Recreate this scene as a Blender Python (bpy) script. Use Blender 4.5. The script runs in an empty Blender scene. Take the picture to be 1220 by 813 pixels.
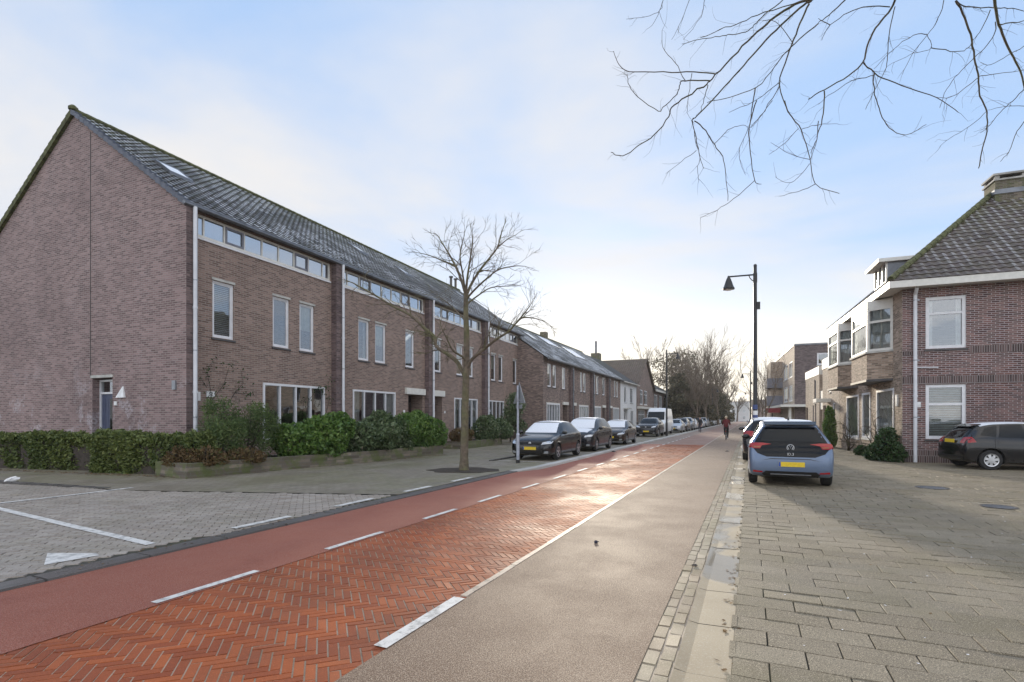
import bpy, bmesh, math, random
import numpy as np
from mathutils import Vector, Matrix
from mathutils.bvhtree import BVHTree
rad = math.radians
S = bpy.context.scene
COL = S.collection
# ---------------------------------------------------------------- camera
H = 1.5; F = 615.0
cam = bpy.data.cameras.new('camera'); cam.sensor_width = 36; cam.lens = 36*F/1220
cam.shift_y = 91.5/1220; cam.clip_end = 3000; cam.clip_start = 0.05
camo = bpy.data.objects.new('camera', cam); COL.objects.link(camo)
camo.location = (0, 0, H); camo.rotation_euler = (rad(90), 0, 0)
S.camera = camo
# ---------------------------------------------------------------- light
SUN_AZ, SUN_EL = 8.0, 10.5
W = bpy.data.worlds.new('World'); S.world = W; W.use_nodes = True
wn = W.node_tree; wn.nodes.clear()
def wnode(t, **k):
    n = wn.nodes.new(t)
    for a, b in k.items(): setattr(n, a, b)
    return n
sky = wnode('ShaderNodeTexSky'); sky.sky_type = 'NISHITA'; sky.sun_disc = False
sky.sun_elevation = rad(SUN_EL); sky.sun_rotation = rad(SUN_AZ); sky.air_density = 1.0; sky.dust_density = 0.6; sky.ozone_density = 2.2
tc = wnode('ShaderNodeTexCoord'); sep = wnode('ShaderNodeSeparateXYZ')
wn.links.new(tc.outputs['Generated'], sep.inputs[0])
zadd = wnode('ShaderNodeMath', operation='ADD'); zadd.inputs[1].default_value = 0.16
zmx = wnode('ShaderNodeMath', operation='MAXIMUM'); zmx.inputs[1].default_value = 0.0
wn.links.new(sep.outputs['Z'], zmx.inputs[0]); wn.links.new(zmx.outputs[0], zadd.inputs[0])
dv = wnode('ShaderNodeVectorMath', operation='DIVIDE'); cz = wnode('ShaderNodeCombineXYZ')
for i in range(3): wn.links.new(zadd.outputs[0], cz.inputs[i])
wn.links.new(tc.outputs['Generated'], dv.inputs[0]); wn.links.new(cz.outputs[0], dv.inputs[1])
mp = wnode('ShaderNodeMapping'); mp.inputs['Scale'].default_value = (0.55, 0.9, 1); mp.inputs['Location'].default_value = (1.7, 0.4, 0); mp.inputs['Rotation'].default_value = (0, 0, rad(35))
wn.links.new(dv.outputs[0], mp.inputs[0])
ns = wnode('ShaderNodeTexNoise'); ns.inputs['Scale'].default_value = 0.9; ns.inputs['Detail'].default_value = 7; ns.inputs['Roughness'].default_value = 0.52; ns.inputs['Distortion'].default_value = 0.5
wn.links.new(mp.outputs[0], ns.inputs['Vector'])
cr = wnode('ShaderNodeMapRange', interpolation_type='SMOOTHSTEP'); cr.inputs['From Min'].default_value = 0.40; cr.inputs['From Max'].default_value = 0.72; cr.inputs['To Min'].default_value = 0.04; cr.inputs['To Max'].default_value = 0.95
wn.links.new(ns.outputs['Fac'], cr.inputs['Value'])
# thin veil everywhere, thicker towards the horizon (real cirrus haze)
hz = wnode('ShaderNodeMapRange', interpolation_type='SMOOTHSTEP'); hz.inputs['From Min'].default_value = -0.02; hz.inputs['From Max'].default_value = 0.36; hz.inputs['To Min'].default_value = 0.60; hz.inputs['To Max'].default_value = 0.0
wn.links.new(sep.outputs['Z'], hz.inputs['Value'])
mxf = wnode('ShaderNodeMath', operation='MAXIMUM'); wn.links.new(cr.outputs[0], mxf.inputs[0]); wn.links.new(hz.outputs[0], mxf.inputs[1])
# clouds made brighter away from the sun, added fill for camera-facing walls
dt = wnode('ShaderNodeVectorMath', operation='DOT_PRODUCT')
sd = Vector((math.sin(rad(SUN_AZ))*math.cos(rad(SUN_EL)), math.cos(rad(SUN_AZ))*math.cos(rad(SUN_EL)), math.sin(rad(SUN_EL))))
nm = wnode('ShaderNodeVectorMath', operation='NORMALIZE'); wn.links.new(tc.outputs['Generated'], nm.inputs[0])
wn.links.new(nm.outputs[0], dt.inputs[0]); dt.inputs[1].default_value = sd
gl = wnode('ShaderNodeMapRange'); gl.inputs['From Min'].default_value = -0.9; gl.inputs['From Max'].default_value = 0.45; gl.inputs['To Min'].default_value = 11.5; gl.inputs['To Max'].default_value = 4.9
wn.links.new(dt.outputs['Value'], gl.inputs['Value'])
cc = wnode('ShaderNodeCombineXYZ')
for i, m in enumerate((1.0, 0.965, 0.93)):
    mm = wnode('ShaderNodeMath', operation='MULTIPLY'); mm.inputs[1].default_value = m
    wn.links.new(gl.outputs[0], mm.inputs[0]); wn.links.new(mm.outputs[0], cc.inputs[i])
# warm bright band of thin cloud low around the sun
wb_ = wnode('ShaderNodeMapRange', interpolation_type='SMOOTHSTEP'); wb_.inputs['From Min'].default_value = 0.72; wb_.inputs['From Max'].default_value = 1.0; wb_.inputs['To Min'].default_value = 0.0; wb_.inputs['To Max'].default_value = 1.0
wn.links.new(dt.outputs['Value'], wb_.inputs['Value'])
wz = wnode('ShaderNodeMapRange', interpolation_type='SMOOTHSTEP'); wz.inputs['From Min'].default_value = 0.0; wz.inputs['From Max'].default_value = 0.30; wz.inputs['To Min'].default_value = 1.0; wz.inputs['To Max'].default_value = 0.0
wn.links.new(sep.outputs['Z'], wz.inputs['Value'])
wm = wnode('ShaderNodeMath', operation='MULTIPLY'); wn.links.new(wb_.outputs[0], wm.inputs[0]); wn.links.new(wz.outputs[0], wm.inputs[1])
# deepen the clear-sky part to a soft pale blue
skm = wnode('ShaderNodeMix', data_type='RGBA'); skm.inputs['Factor'].default_value = 0.8
skm.inputs['B'].default_value = (2.5, 3.65, 5.6, 1)
wn.links.new(sky.outputs[0], skm.inputs['A'])
mix = wnode('ShaderNodeMix', data_type='RGBA')
wn.links.new(mxf.outputs[0], mix.inputs['Factor']); wn.links.new(skm.outputs['Result'], mix.inputs['A']); wn.links.new(cc.outputs[0], mix.inputs['B'])
bg = wnode('ShaderNodeBackground'); bg.inputs['Strength'].default_value = 0.095
mix2 = wnode('ShaderNodeMix', data_type='RGBA'); mix2.inputs['B'].default_value = (7.4, 6.7, 5.5, 1)
wn.links.new(wm.outputs[0], mix2.inputs['Factor']); wn.links.new(mix.outputs['Result'], mix2.inputs['A'])
wn.links.new(mix2.outputs['Result'], bg.inputs['Color'])
wo = wnode('ShaderNodeOutputWorld'); wn.links.new(bg.outputs[0], wo.inputs['Surface'])
sl = bpy.data.lights.new('sun', 'SUN'); sl.energy = 2.2; sl.angle = rad(4.0); sl.color = (1.0, 0.88, 0.70)
so = bpy.data.objects.new('sun', sl); COL.objects.link(so); so.rotation_euler = (-sd).to_track_quat('-Z', 'Y').to_euler()
vs = S.view_settings; vs.view_transform = 'Standard'; vs.look = 'None'; vs.exposure = 1.0; vs.gamma = 1.0
try: vs.use_curve_mapping = False
except Exception: pass
S.cycles.max_bounces = 6; S.cycles.transparent_max_bounces = 8
S.cycles.caustics_reflective = False; S.cycles.caustics_refractive = False
S.cycles.sample_clamp_indirect = 4.0

# ---------------------------------------------------------------- frames
SA, CA = math.sin(rad(24.71)), math.cos(rad(24.71))
def R(u, v, z=0.0): return Vector((u*SA + v*CA, u*CA - v*SA, z))      # along / across the street
def P(px, py, Z): return Vector(((px-610)/F*Z, Z, H + (498-py)/F*Z))   # from measurements on the photograph
ROADROT = math.atan2(CA, SA)                                          # local x along the street
rng = random.Random(7); nr = np.random.default_rng(5)

# ---------------------------------------------------------------- object helpers
def tag(o, label=None, cat=None, group=None, kind=None):
    if label: o['label'] = label
    if cat: o['category'] = cat
    if group: o['group'] = group
    if kind: o['kind'] = kind
    return o
def empty(name, loc=(0, 0, 0), rz=0.0, label=None, cat=None, group=None):
    o = bpy.data.objects.new(name, None); COL.objects.link(o); o.location = loc; o.rotation_euler = (0, 0, rz)
    o.empty_display_size = 0.3
    return tag(o, label, cat, group)
def copy_tree(o, parent=None):
    c = o.copy(); COL.objects.link(c)
    if parent is not None: c.parent = parent
    for ch in o.children: copy_tree(ch, c)
    return c
class MB:
    def __init__(s, M=None): s.v = []; s.f = []; s.m = []; s.M = M; s.mi = 0; s.nuv = {}
    def add(s, vs, fs):
        b = len(s.v)
        s.v += [Vector(p) for p in vs] if s.M is None else [s.M @ Vector(p) for p in vs]
        for f in fs: s.f.append(tuple(i+b for i in f)); s.m.append(s.mi)
        return s
    def quad(s, *p): return s.add(p, [tuple(range(len(p)))])
    def box(s, x0, x1, y0, y1, z0, z1):
        if x0 > x1: x0, x1 = x1, x0
        if y0 > y1: y0, y1 = y1, y0
        if z0 > z1: z0, z1 = z1, z0
        return s.add([(x0,y0,z0),(x1,y0,z0),(x1,y1,z0),(x0,y1,z0),(x0,y0,z1),(x1,y0,z1),(x1,y1,z1),(x0,y1,z1)],
            [(0,3,2,1),(4,5,6,7),(0,1,5,4),(1,2,6,5),(2,3,7,6),(3,0,4,7)])
    def hexa(s, bot, top):
        return s.add(list(bot)+list(top), [(3,2,1,0),(4,5,6,7),(0,1,5,4),(1,2,6,5),(2,3,7,6),(3,0,4,7)])
    def prism(s, poly, z0, z1):
        n = len(poly); vs = [(p[0],p[1],z0) for p in poly] + [(p[0],p[1],z1) for p in poly]
        fs = [tuple(range(n-1,-1,-1)), tuple(range(n,2*n))] + [(i,(i+1)%n,n+(i+1)%n,n+i) for i in range(n)]
        return s.add(vs, fs)
    def tube(s, pts, rs, n=6, cap=True):
        pts = [Vector(p) for p in pts]; vs = []; prev = None
        if not hasattr(rs, '__len__'): rs = [rs]*len(pts)
        for i, p in enumerate(pts):
            d = (pts[min(i+1, len(pts)-1)] - pts[max(i-1, 0)])
            d = d.normalized() if d.length > 1e-9 else Vector((0,0,1))
            if prev is None:
                up = Vector((0,0,1)) if abs(d.z) < .9 else Vector((1,0,0))
                a = d.cross(up).normalized()
            else:
                a = (prev - d*prev.dot(d)); a = a.normalized() if a.length > 1e-6 else d.orthogonal().normalized()
            prev = a; b = d.cross(a)
            for k in range(n):
                t = 2*math.pi*k/n; vs.append(p + (a*math.cos(t)+b*math.sin(t))*rs[i])
        fs = []
        for i in range(len(pts)-1):
            for k in range(n):
                fs.append((i*n+k, i*n+(k+1)%n, (i+1)*n+(k+1)%n, (i+1)*n+k))
        if cap and n > 2:
            fs.append(tuple(range(n-1,-1,-1))); fs.append(tuple((len(pts)-1)*n+k for k in range(n)))
        return s.add(vs, fs)
    def lathe(s, prof, n=16, c=(0,0,0), axis='z'):
        vs = []; m = len(prof)
        for r, z in prof:
            for k in range(n):
                t = 2*math.pi*k/n; x, y = r*math.cos(t), r*math.sin(t)
                p = {'z': (x,y,z), 'y': (x,z,y), 'x': (z,x,y)}[axis]
                vs.append((p[0]+c[0], p[1]+c[1], p[2]+c[2]))
        fs = []
        for i in range(m-1):
            for k in range(n):
                q = (i*n+k, i*n+(k+1)%n, (i+1)*n+(k+1)%n, (i+1)*n+k)
                fs.append(q if axis != 'y' else q[::-1])
        fs.append(tuple(range(n-1,-1,-1)) if axis != 'y' else tuple(range(n)))
        e = tuple((m-1)*n+k for k in range(n)); fs.append(e if axis != 'y' else e[::-1])
        return s.add(vs, fs)
    def build(s, name, mat, parent=None, smooth=False, uv=True, sharp=35, **kw):
        me = bpy.data.meshes.new(name)
        me.from_pydata([tuple(p) for p in s.v], [], s.f)
        mats = mat if isinstance(mat, (list, tuple)) else [mat]
        for m in mats: me.materials.append(m)
        if len(mats) > 1: me.polygons.foreach_set('material_index', s.m)
        if uv: box_uv(me)
        if smooth:
            me.polygons.foreach_set('use_smooth', [True]*len(me.polygons)); me.set_sharp_from_angle(angle=rad(sharp))
        me.update()
        o = bpy.data.objects.new(name, me); COL.objects.link(o)
        if parent is not None: o.parent = parent
        return tag(o, **kw)
def box_uv(me):
    me.update()
    nf = len(me.polygons); nl = len(me.loops)
    co = np.empty(len(me.vertices)*3); me.vertices.foreach_get('co', co); co = co.reshape(-1,3)
    nrm = np.empty(nf*3); me.polygons.foreach_get('normal', nrm); nrm = nrm.reshape(-1,3)
    tot = np.empty(nf, dtype=np.int32); me.polygons.foreach_get('loop_total', tot)
    vi = np.empty(nl, dtype=np.int32); me.loops.foreach_get('vertex_index', vi)
    n = np.repeat(nrm, tot, axis=0); p = co[vi]
    hl = np.maximum(np.hypot(n[:,0], n[:,1]), 1e-6)
    tx, ty = -n[:,1]/hl, n[:,0]/hl
    u = p[:,0]*tx + p[:,1]*ty; v = p[:,2].copy()
    flat = np.abs(n[:,2]) > 0.95
    u[flat] = p[flat,0]; v[flat] = p[flat,1]
    sl_ = (~flat) & (np.abs(n[:,2]) > 0.2); v[sl_] = p[sl_,2]/np.maximum(hl[sl_],.2)
    uvl = me.uv_layers.new(name='UVMap'); uvl.data.foreach_set('uv', np.stack([u, v], 1).ravel().astype(np.float32))

# ---------------------------------------------------------------- materials
class NT:
    def __init__(s, name):
        s.m = bpy.data.materials.new(name); s.m.use_nodes = True; s.t = s.m.node_tree
        s.b = s.t.nodes['Principled BSDF']; s.o = s.t.nodes['Material Output']
    def n(s, t, **k):
        n = s.t.nodes.new(t)
        for a, b in k.items():
            if a in n.inputs: 
                n.inputs[a].default_value = b
            else: setattr(n, a, b)
        return n
    def l(s, a, b): s.t.links.new(a, b)
    def uv(s): return s.n('ShaderNodeTexCoord').outputs['UV']
    def ob(s): return s.n('ShaderNodeTexCoord').outputs['Object']
    def geo(s): return s.n('ShaderNodeNewGeometry').outputs['Position']
    def noise(s, vec, scale, detail=4, rough=.55, dist=0):
        n = s.n('ShaderNodeTexNoise', Scale=scale, Detail=detail, Roughness=rough, Distortion=dist)
        if vec is not None: s.l(vec, n.inputs['Vector'])
        return n.outputs['Fac']
    def rng(s, v, a, b, c=0., d=1., smooth=True):
        n = s.n('ShaderNodeMapRange', **{'From Min': a, 'From Max': b, 'To Min': c, 'To Max': d})
        if smooth: n.interpolation_type = 'SMOOTHSTEP'
        s.l(v, n.inputs['Value']); return n.outputs[0]
    def math(s, op, a, b=None):
        n = s.n('ShaderNodeMath', operation=op)
        for i, x in enumerate((a, b)):
            if x is None: continue
            if hasattr(x, 'links') or hasattr(x, 'is_linked'): s.l(x, n.inputs[i])
            else: n.inputs[i].default_value = x
        return n.outputs[0]
    def mix(s, f, a, b, blend='MIX'):
        n = s.n('ShaderNodeMix', data_type='RGBA', blend_type=blend)
        for k, x in (('Factor', f), ('A', a), ('B', b)):
            if hasattr(x, 'is_linked'): s.l(x, n.inputs[k])
            elif isinstance(x, (tuple, list)): n.inputs[k].default_value = (*x[:3], 1)
            else: n.inputs[k].default_value = x
        return n.outputs['Result']
    def bump(s, h, strength=.5, dist=.01, normal=None):
        n = s.n('ShaderNodeBump', Strength=strength, Distance=dist); s.l(h, n.inputs['Height'])
        if normal is not None: s.l(normal, n.inputs['Normal'])
        s.l(n.outputs[0], s.b.inputs['Normal']); return n.outputs[0]
    def set(s, **k):
        for a, b in k.items():
            a = a.replace('_', ' ')
            if hasattr(b, 'is_linked'): s.l(b, s.b.inputs[a])
            elif isinstance(b, tuple): s.b.inputs[a].default_value = (*b[:3], 1)
            else: s.b.inputs[a].default_value = b
        return s.m
M = {}
def plain(name, col, rough=.6, metal=0., var=.12, scale=6., bump=0., coat=0., spec=.5):
    t = NT(name); f = t.noise(t.ob(), scale, 5, .6)
    c = t.mix(t.rng(f, .3, .7), tuple(x*(1-var) for x in col), tuple(min(1, x*(1+var)) for x in col))
    t.set(Base_Color=c, Roughness=rough, Metallic=metal, Coat_Weight=coat)
    t.b.inputs['Coat Roughness'].default_value = .04; t.b.inputs['Specular IOR Level'].default_value = spec
    if bump: t.bump(t.noise(t.ob(), scale*8, 4, .6), bump, .01)
    M[name] = t.m; return t.m
def brick(name, c1, c2, mortar, bw=.215, bh=.0625, ms=.009, stain=.5, white=0., moss=0., msm=.1, var=.35, rough=.85, bmp=.5):
    t = NT(name); uv = t.uv()
    b = t.n('ShaderNodeTexBrick', Scale=1.0, **{'Mortar Size': ms, 'Mortar Smooth': msm, 'Brick Width': bw, 'Row Height': bh, 'Bias': 0.0})
    wob = t.n('ShaderNodeVectorMath', operation='ADD'); nn = t.n('ShaderNodeTexNoise', Scale=3.0, Detail=2.)
    t.l(uv, nn.inputs['Vector']); sc = t.n('ShaderNodeVectorMath', operation='SCALE', Scale=.0012); t.l(nn.outputs['Color'], sc.inputs[0])
    t.l(uv, wob.inputs[0]); t.l(sc.outputs[0], wob.inputs[1]); t.l(wob.outputs[0], b.inputs['Vector'])
    b.inputs['Color1'].default_value = (*c1, 1); b.inputs['Color2'].default_value = (*c2, 1); b.inputs['Mortar'].default_value = (*mortar, 1)
    # second brick layer: a few very light and very dark bricks
    b2 = t.n('ShaderNodeTexBrick', Scale=1.0, **{'Mortar Size': 0.0, 'Brick Width': bw, 'Row Height': bh, 'Bias': 0.0}); t.l(wob.outputs[0], b2.inputs['Vector'])
    b2.inputs['Color1'].default_value = (0,0,0,1); b2.inputs['Color2'].default_value = (1,1,1,1); b2.inputs['Mortar'].default_value = (.5,.5,.5,1); b2.offset_frequency = 2
    k = t.rng(b2.outputs['Color'], .0, 1., 1-var, 1+var, False)
    cc = t.n('ShaderNodeVectorMath', operation='SCALE'); t.l(b.outputs['Color'], cc.inputs[0]); t.l(k, cc.inputs['Scale'])
    col = t.mix(b.outputs['Fac'], cc.outputs[0], b.outputs['Color'])
    ob = t.ob()
    s1 = t.noise(ob, .35, 6, .62, .4)
    col = t.mix(t.rng(s1, .40, .75, 0, stain), col, tuple(x*.42 for x in c1))
    s2 = t.noise(ob, 1.7, 5, .65)
    col = t.mix(t.rng(s2, .45, .7, 0, .18), col, tuple(min(1, x*1.35) for x in c2))
    sp = t.noise(uv, 45., 2, .5); col = t.mix(t.rng(sp, .62, .75, 0, .35), col, (.5,.46,.44))
    if white:
        s3 = t.noise(ob, .9, 8, .72, .25); s4 = t.n('ShaderNodeSeparateXYZ'); t.l(ob, s4.inputs[0])
        zz = t.rng(s4.outputs['Z'], 1.6, 3.6, 1., .07)
        fw = t.math('MULTIPLY', t.rng(s3, .52, .60, 0, white), zz)
        fw = t.math('MULTIPLY', fw, t.rng(t.noise(uv, 14., 3, .6), .38, .6, .15, 1))
        col = t.mix(fw, col, (.62,.58,.62))
    if moss:
        s5 = t.noise(ob, 2.5, 6, .7); col = t.mix(t.rng(s5, .42, .6, 0, moss), col, (.10,.13,.03))
    h = t.math('SUBTRACT', 1.0, b.outputs['Fac']); h2 = t.math('ADD', h, t.math('MULTIPLY', t.noise(uv, 60., 3), .5))
    t.set(Base_Color=col, Roughness=rough); t.bump(h2, bmp, .008)
    M[name] = t.m; return t.m
brick('brick_row', (.20,.125,.10), (.305,.205,.165), (.345,.295,.26), stain=.28, var=.2, ms=.010)
brick('brick_gable', (.205,.13,.125), (.31,.21,.20), (.35,.295,.28), stain=.3, white=.5, var=.22, ms=.010)
brick('brick_pier', (.13,.085,.085), (.20,.14,.13), (.17,.14,.14), stain=.5, white=.25)
brick('brick_second', (.215,.15,.13), (.30,.215,.18), (.22,.19,.17), stain=.4)
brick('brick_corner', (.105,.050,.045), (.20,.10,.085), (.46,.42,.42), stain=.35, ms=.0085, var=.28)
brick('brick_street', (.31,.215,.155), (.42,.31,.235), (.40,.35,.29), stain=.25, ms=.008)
brick('brick_soldier', (.08,.05,.048), (.14,.09,.085), (.29,.26,.25), bw=.0625, bh=.24, stain=.3)
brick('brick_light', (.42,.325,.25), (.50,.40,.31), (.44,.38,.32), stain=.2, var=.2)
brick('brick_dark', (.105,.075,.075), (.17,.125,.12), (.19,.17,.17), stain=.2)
brick('brick_planter', (.16,.13,.10), (.23,.19,.15), (.15,.14,.12), bh=.1, bw=.6, moss=.75, stain=.5)
brick('render_white', (.74,.74,.74), (.78,.78,.78), (.70,.70,.70), stain=.12, var=.05, bmp=.2)
brick('brick_chimney', (.13,.10,.075), (.20,.16,.12), (.24,.22,.18), moss=.55, stain=.4)
plain('white_paint', (.80,.80,.82), .42, var=.05)
plain('cream_paint', (.76,.74,.68), .45, var=.06)
plain('white_pipe', (.76,.77,.80), .38, var=.08, scale=2)
plain('lintel', (.52,.51,.47), .75, var=.2, scale=3)
plain('sill_dark', (.09,.085,.085), .6)
plain('sash_grey', (.20,.20,.23), .45)
plain('door_brown', (.065,.042,.035), .5)
plain('door_maroon', (.12,.045,.045), .45)
plain('door_blue', (.075,.09,.15), .45)
plain('door_white', (.62,.64,.66), .45)
plain('gutter_zinc', (.20,.21,.23), .45, .6, var=.2, scale=2)
plain('soffit_dark', (.10,.085,.08), .7)
plain('soffit_wood', (.36,.29,.22), .7, var=.2)
plain('black_metal', (.018,.018,.020), .4, var=.2)
plain('steel', (.42,.44,.48), .35, .8)
plain('alu', (.62,.63,.65), .32, .9)
plain('frost', (.82,.85,.90), .65, var=.06, scale=25, bump=.4)
plain('rubber', (.018,.018,.019), .75)
plain('arch_black', (.010,.010,.010), .9)
plain('black_trim', (.015,.015,.016), .45)
plain('gloss_black', (.004,.005,.007), .08, coat=.0, spec=.28)
plain('plate_yellow', (.80,.56,.03), .45, var=.08, scale=20)
plain('plate_blue', (.02,.08,.35), .45)
plain('lamp_red', (.34,.008,.010), .12, coat=.4)
plain('lamp_clear', (.55,.58,.62), .10, .5, coat=.8)
plain('lamp_orange', (.30,.09,.03), .15, coat=.3)
plain('interior_dark', (.03,.027,.025), .9)
plain('curtain_cream', (.62,.62,.50), .9, var=.1)
plain('band_sky_sheet', (.74,.78,.83), .8, var=.04)  # pale sheet behind the band panes, sky reflection put into its colour
plain('curtain_green', (.90,.93,.80), .8, var=.1)
plain('blind_grey', (.50,.54,.52), .7, var=.1)
plain('curtain_white', (.72,.72,.70), .9)
plain('concrete', (.42,.405,.375), .8, var=.25, scale=3, bump=.25)
plain('concrete_light', (.58,.57,.54), .75, var=.15, scale=4, bump=.2)
plain('snow_grit', (.78,.78,.80), .8)
plain('skin', (.55,.34,.25), .6)
plain('cloth_red', (.12,.014,.018), .85)
plain('cloth_black', (.02,.02,.024), .9)
plain('cloth_navy', (.035,.035,.055), .9)
plain('hair_blond', (.58,.50,.36), .7)
plain('hair_dark', (.04,.03,.025), .7)
plain('sign_white', (.82,.82,.82), .4)
plain('sign_red', (.55,.03,.04), .4)
plain('sign_back', (.34,.36,.39), .45, .4)
plain('pole_grey', (.42,.45,.52), .42, .3, var=.15)
plain('sticker_blue', (.05,.08,.22), .4)
plain('awning_red', (.16,.015,.02), .7)
plain('mud', (.045,.034,.025), .95, var=.4, scale=9, bump=.6)
plain('litter', (.80,.79,.78), .6)
plain('dropping', (.06,.05,.045), .9)
def bark(name, col, green=0.):
    t = NT(name); ob = t.ob(); f = t.noise(ob, 9, 6, .7); c = t.mix(t.rng(f,.3,.7), tuple(x*.6 for x in col), tuple(x*1.35 for x in col))
    if green: c = t.mix(t.rng(t.noise(ob, 2.2, 4), .4, .65, 0, green), c, (.13,.15,.045))
    t.set(Base_Color=c, Roughness=.9); t.bump(f, .8, .02); M[name] = t.m
bark('bark', (.14,.11,.08), .45); bark('bark_dark', (.065,.052,.042)); bark('bark_far', (.15,.115,.085)); bark('bark_near', (.10,.078,.055), .3)
def leafmat(name, a, b, c, rough=.45):
    t = NT(name); at = t.n('ShaderNodeAttribute', attribute_name='rnd').outputs['Fac']
    col = t.mix(t.rng(at, 0., .55), a, b); col = t.mix(t.rng(at, .72, 1.), col, c)
    t.set(Base_Color=col, Roughness=rough); t.b.inputs['Specular IOR Level'].default_value = .35
    tr = t.n('ShaderNodeBsdfTranslucent'); t.l(col, tr.inputs['Color']); mx = t.n('ShaderNodeMixShader'); mx.inputs[0].default_value = .25
    t.l(t.b.outputs[0], mx.inputs[1]); t.l(tr.outputs[0], mx.inputs[2]); t.l(mx.outputs[0], t.o.inputs['Surface']); M[name] = t.m
leafmat('leaf_laurel', (.05,.115,.028), (.13,.22,.05), (.28,.38,.10), .35)
leafmat('leaf_varieg', (.05,.085,.04), (.13,.18,.08), (.40,.44,.28), .4)
leafmat('leaf_conifer', (.055,.09,.033), (.11,.16,.055), (.22,.26,.09), .7)
leafmat('leaf_hedge', (.075,.11,.035), (.165,.20,.06), (.31,.33,.11), .5)
leafmat('leaf_rust', (.07,.055,.025), (.16,.10,.045), (.20,.22,.07), .7)
leafmat('leaf_ivy', (.02,.05,.018), (.045,.09,.03), (.10,.15,.05), .35)
leafmat('leaf_far', (.075,.072,.042), (.125,.11,.068), (.19,.155,.09), .8)
leafmat('leaf_dead', (.10,.055,.025), (.20,.12,.05), (.30,.2,.1), .8)
leafmat('leaf_twig', (.10,.078,.055), (.16,.125,.085), (.22,.17,.11), .9)
def tiles(name, a, b, frost, moss):
    t = NT(name); ob = t.ob(); uv = t.uv()
    f = t.noise(ob, 1.2, 5, .6); c = t.mix(t.rng(f, .3, .7), a, b)
    c = t.mix(t.rng(t.noise(ob, 22., 3, .6), .45, .7, 0, .5), c, tuple(x*1.5 for x in b))
    at = t.n('ShaderNodeAttribute', attribute_name='glint').outputs['Fac']
    big = t.rng(t.noise(t.geo(), .40, 4, .6, .5), .38, .56, 0.22, 1.)
    fr = t.math('MULTIPLY', t.rng(at, .30, .55, 0, 1), big); fr = t.math('MULTIPLY', fr, t.rng(t.noise(ob, 16., 3, .6), .35, .55, .2, 1))
    c = t.mix(t.math('MULTIPLY', fr, frost), c, (.68,.70,.74))
    at2 = t.n('ShaderNodeAttribute', attribute_name='ridge').outputs['Fac']
    mo = t.math('MULTIPLY', t.rng(t.noise(ob, 3.5, 6, .7), .38, .62, 0, 1), t.rng(at2, .0, 1., moss*.3, moss))
    c = t.mix(mo, c, (.15,.16,.035))
    t.set(Base_Color=c, Roughness=.55); t.bump(f, .3, .01); M[name] = t.m
tiles('tiles_row', (.028,.025,.025), (.058,.052,.052), .75, .4)
tiles('tiles_corner', (.060,.045,.042), (.115,.09,.085), .38, .45)
tiles('tiles_brown', (.075,.048,.032), (.12,.08,.055), .05, .25)
plain('verge_tile', (.075,.085,.115), .45, var=.25)
plain('ridge_moss', (.10,.105,.045), .9, var=.45, scale=8, bump=.5)
def glass(name, tint, refl, rough=.015):
    t = NT(name); t.t.nodes.remove(t.b)
    tr = t.n('ShaderNodeBsdfTransparent'); tr.inputs[0].default_value = (*tint, 1)
    g = t.n('ShaderNodeBsdfGlossy', Roughness=rough)
    g.inputs['Color'].default_value = (.94,.97,1,1)
    lw = t.n('ShaderNodeFresnel', IOR=1.5); f = t.rng(lw.outputs[0], .0, 1., refl, 1., False)
    wv = t.noise(t.ob(), 1.3, 2); bp = t.n('ShaderNodeBump', Strength=.06, Distance=.05); t.l(wv, bp.inputs['Height']); t.l(bp.outputs[0], g.inputs['Normal'])
    mx = t.n('ShaderNodeMixShader'); t.l(f, mx.inputs[0]); t.l(tr.outputs[0], mx.inputs[1]); t.l(g.outputs[0], mx.inputs[2]); t.l(mx.outputs[0], t.o.inputs['Surface'])
    M[name] = t.m
glass('glass', (.75,.8,.8), .24); glass('glass_mirror', (.6,.65,.7), .50); glass('glass_clear', (.95,.97,.97), .12)
plain('car_glass', (.006,.008,.010), .04, coat=.0, spec=.30, var=.0)
def paint(name, col, metal=.0, rough=.28):
    t = NT(name); f = t.noise(t.ob(), 3, 5, .6)
    c = t.mix(t.rng(f, .35, .7, 0, .25), col, tuple(x*.85+.004 for x in col))
    sp = t.n('ShaderNodeSeparateXYZ'); t.l(t.ob(), sp.inputs[0])
    dirt = t.math('MULTIPLY', t.rng(sp.outputs['Z'], .10, .5, .28, 0), t.rng(t.noise(t.ob(), 8, 5, .7), .3, .7, .3, 1))
    c = t.mix(dirt, c, (.17,.15,.13))
    r = t.math('ADD', t.math('MULTIPLY', dirt, .4), rough)
    t.set(Base_Color=c, Metallic=metal, Roughness=r, Coat_Weight=.35); t.b.inputs['Coat Roughness'].default_value = .05
    M[name] = t.m
paint('paint_blue', (.15,.205,.31), .35); paint('paint_black', (.006,.006,.008), 0, .16); paint('paint_dark', (.014,.015,.02), .0, .2)
paint('paint_silver', (.48,.50,.53), .6); paint('paint_white', (.74,.75,.76)); paint('paint_grey', (.20,.21,.23), .5); paint('paint_brown', (.03,.02,.016), .0, .2); paint('paint_navy', (.02,.03,.07), .3)
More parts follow.
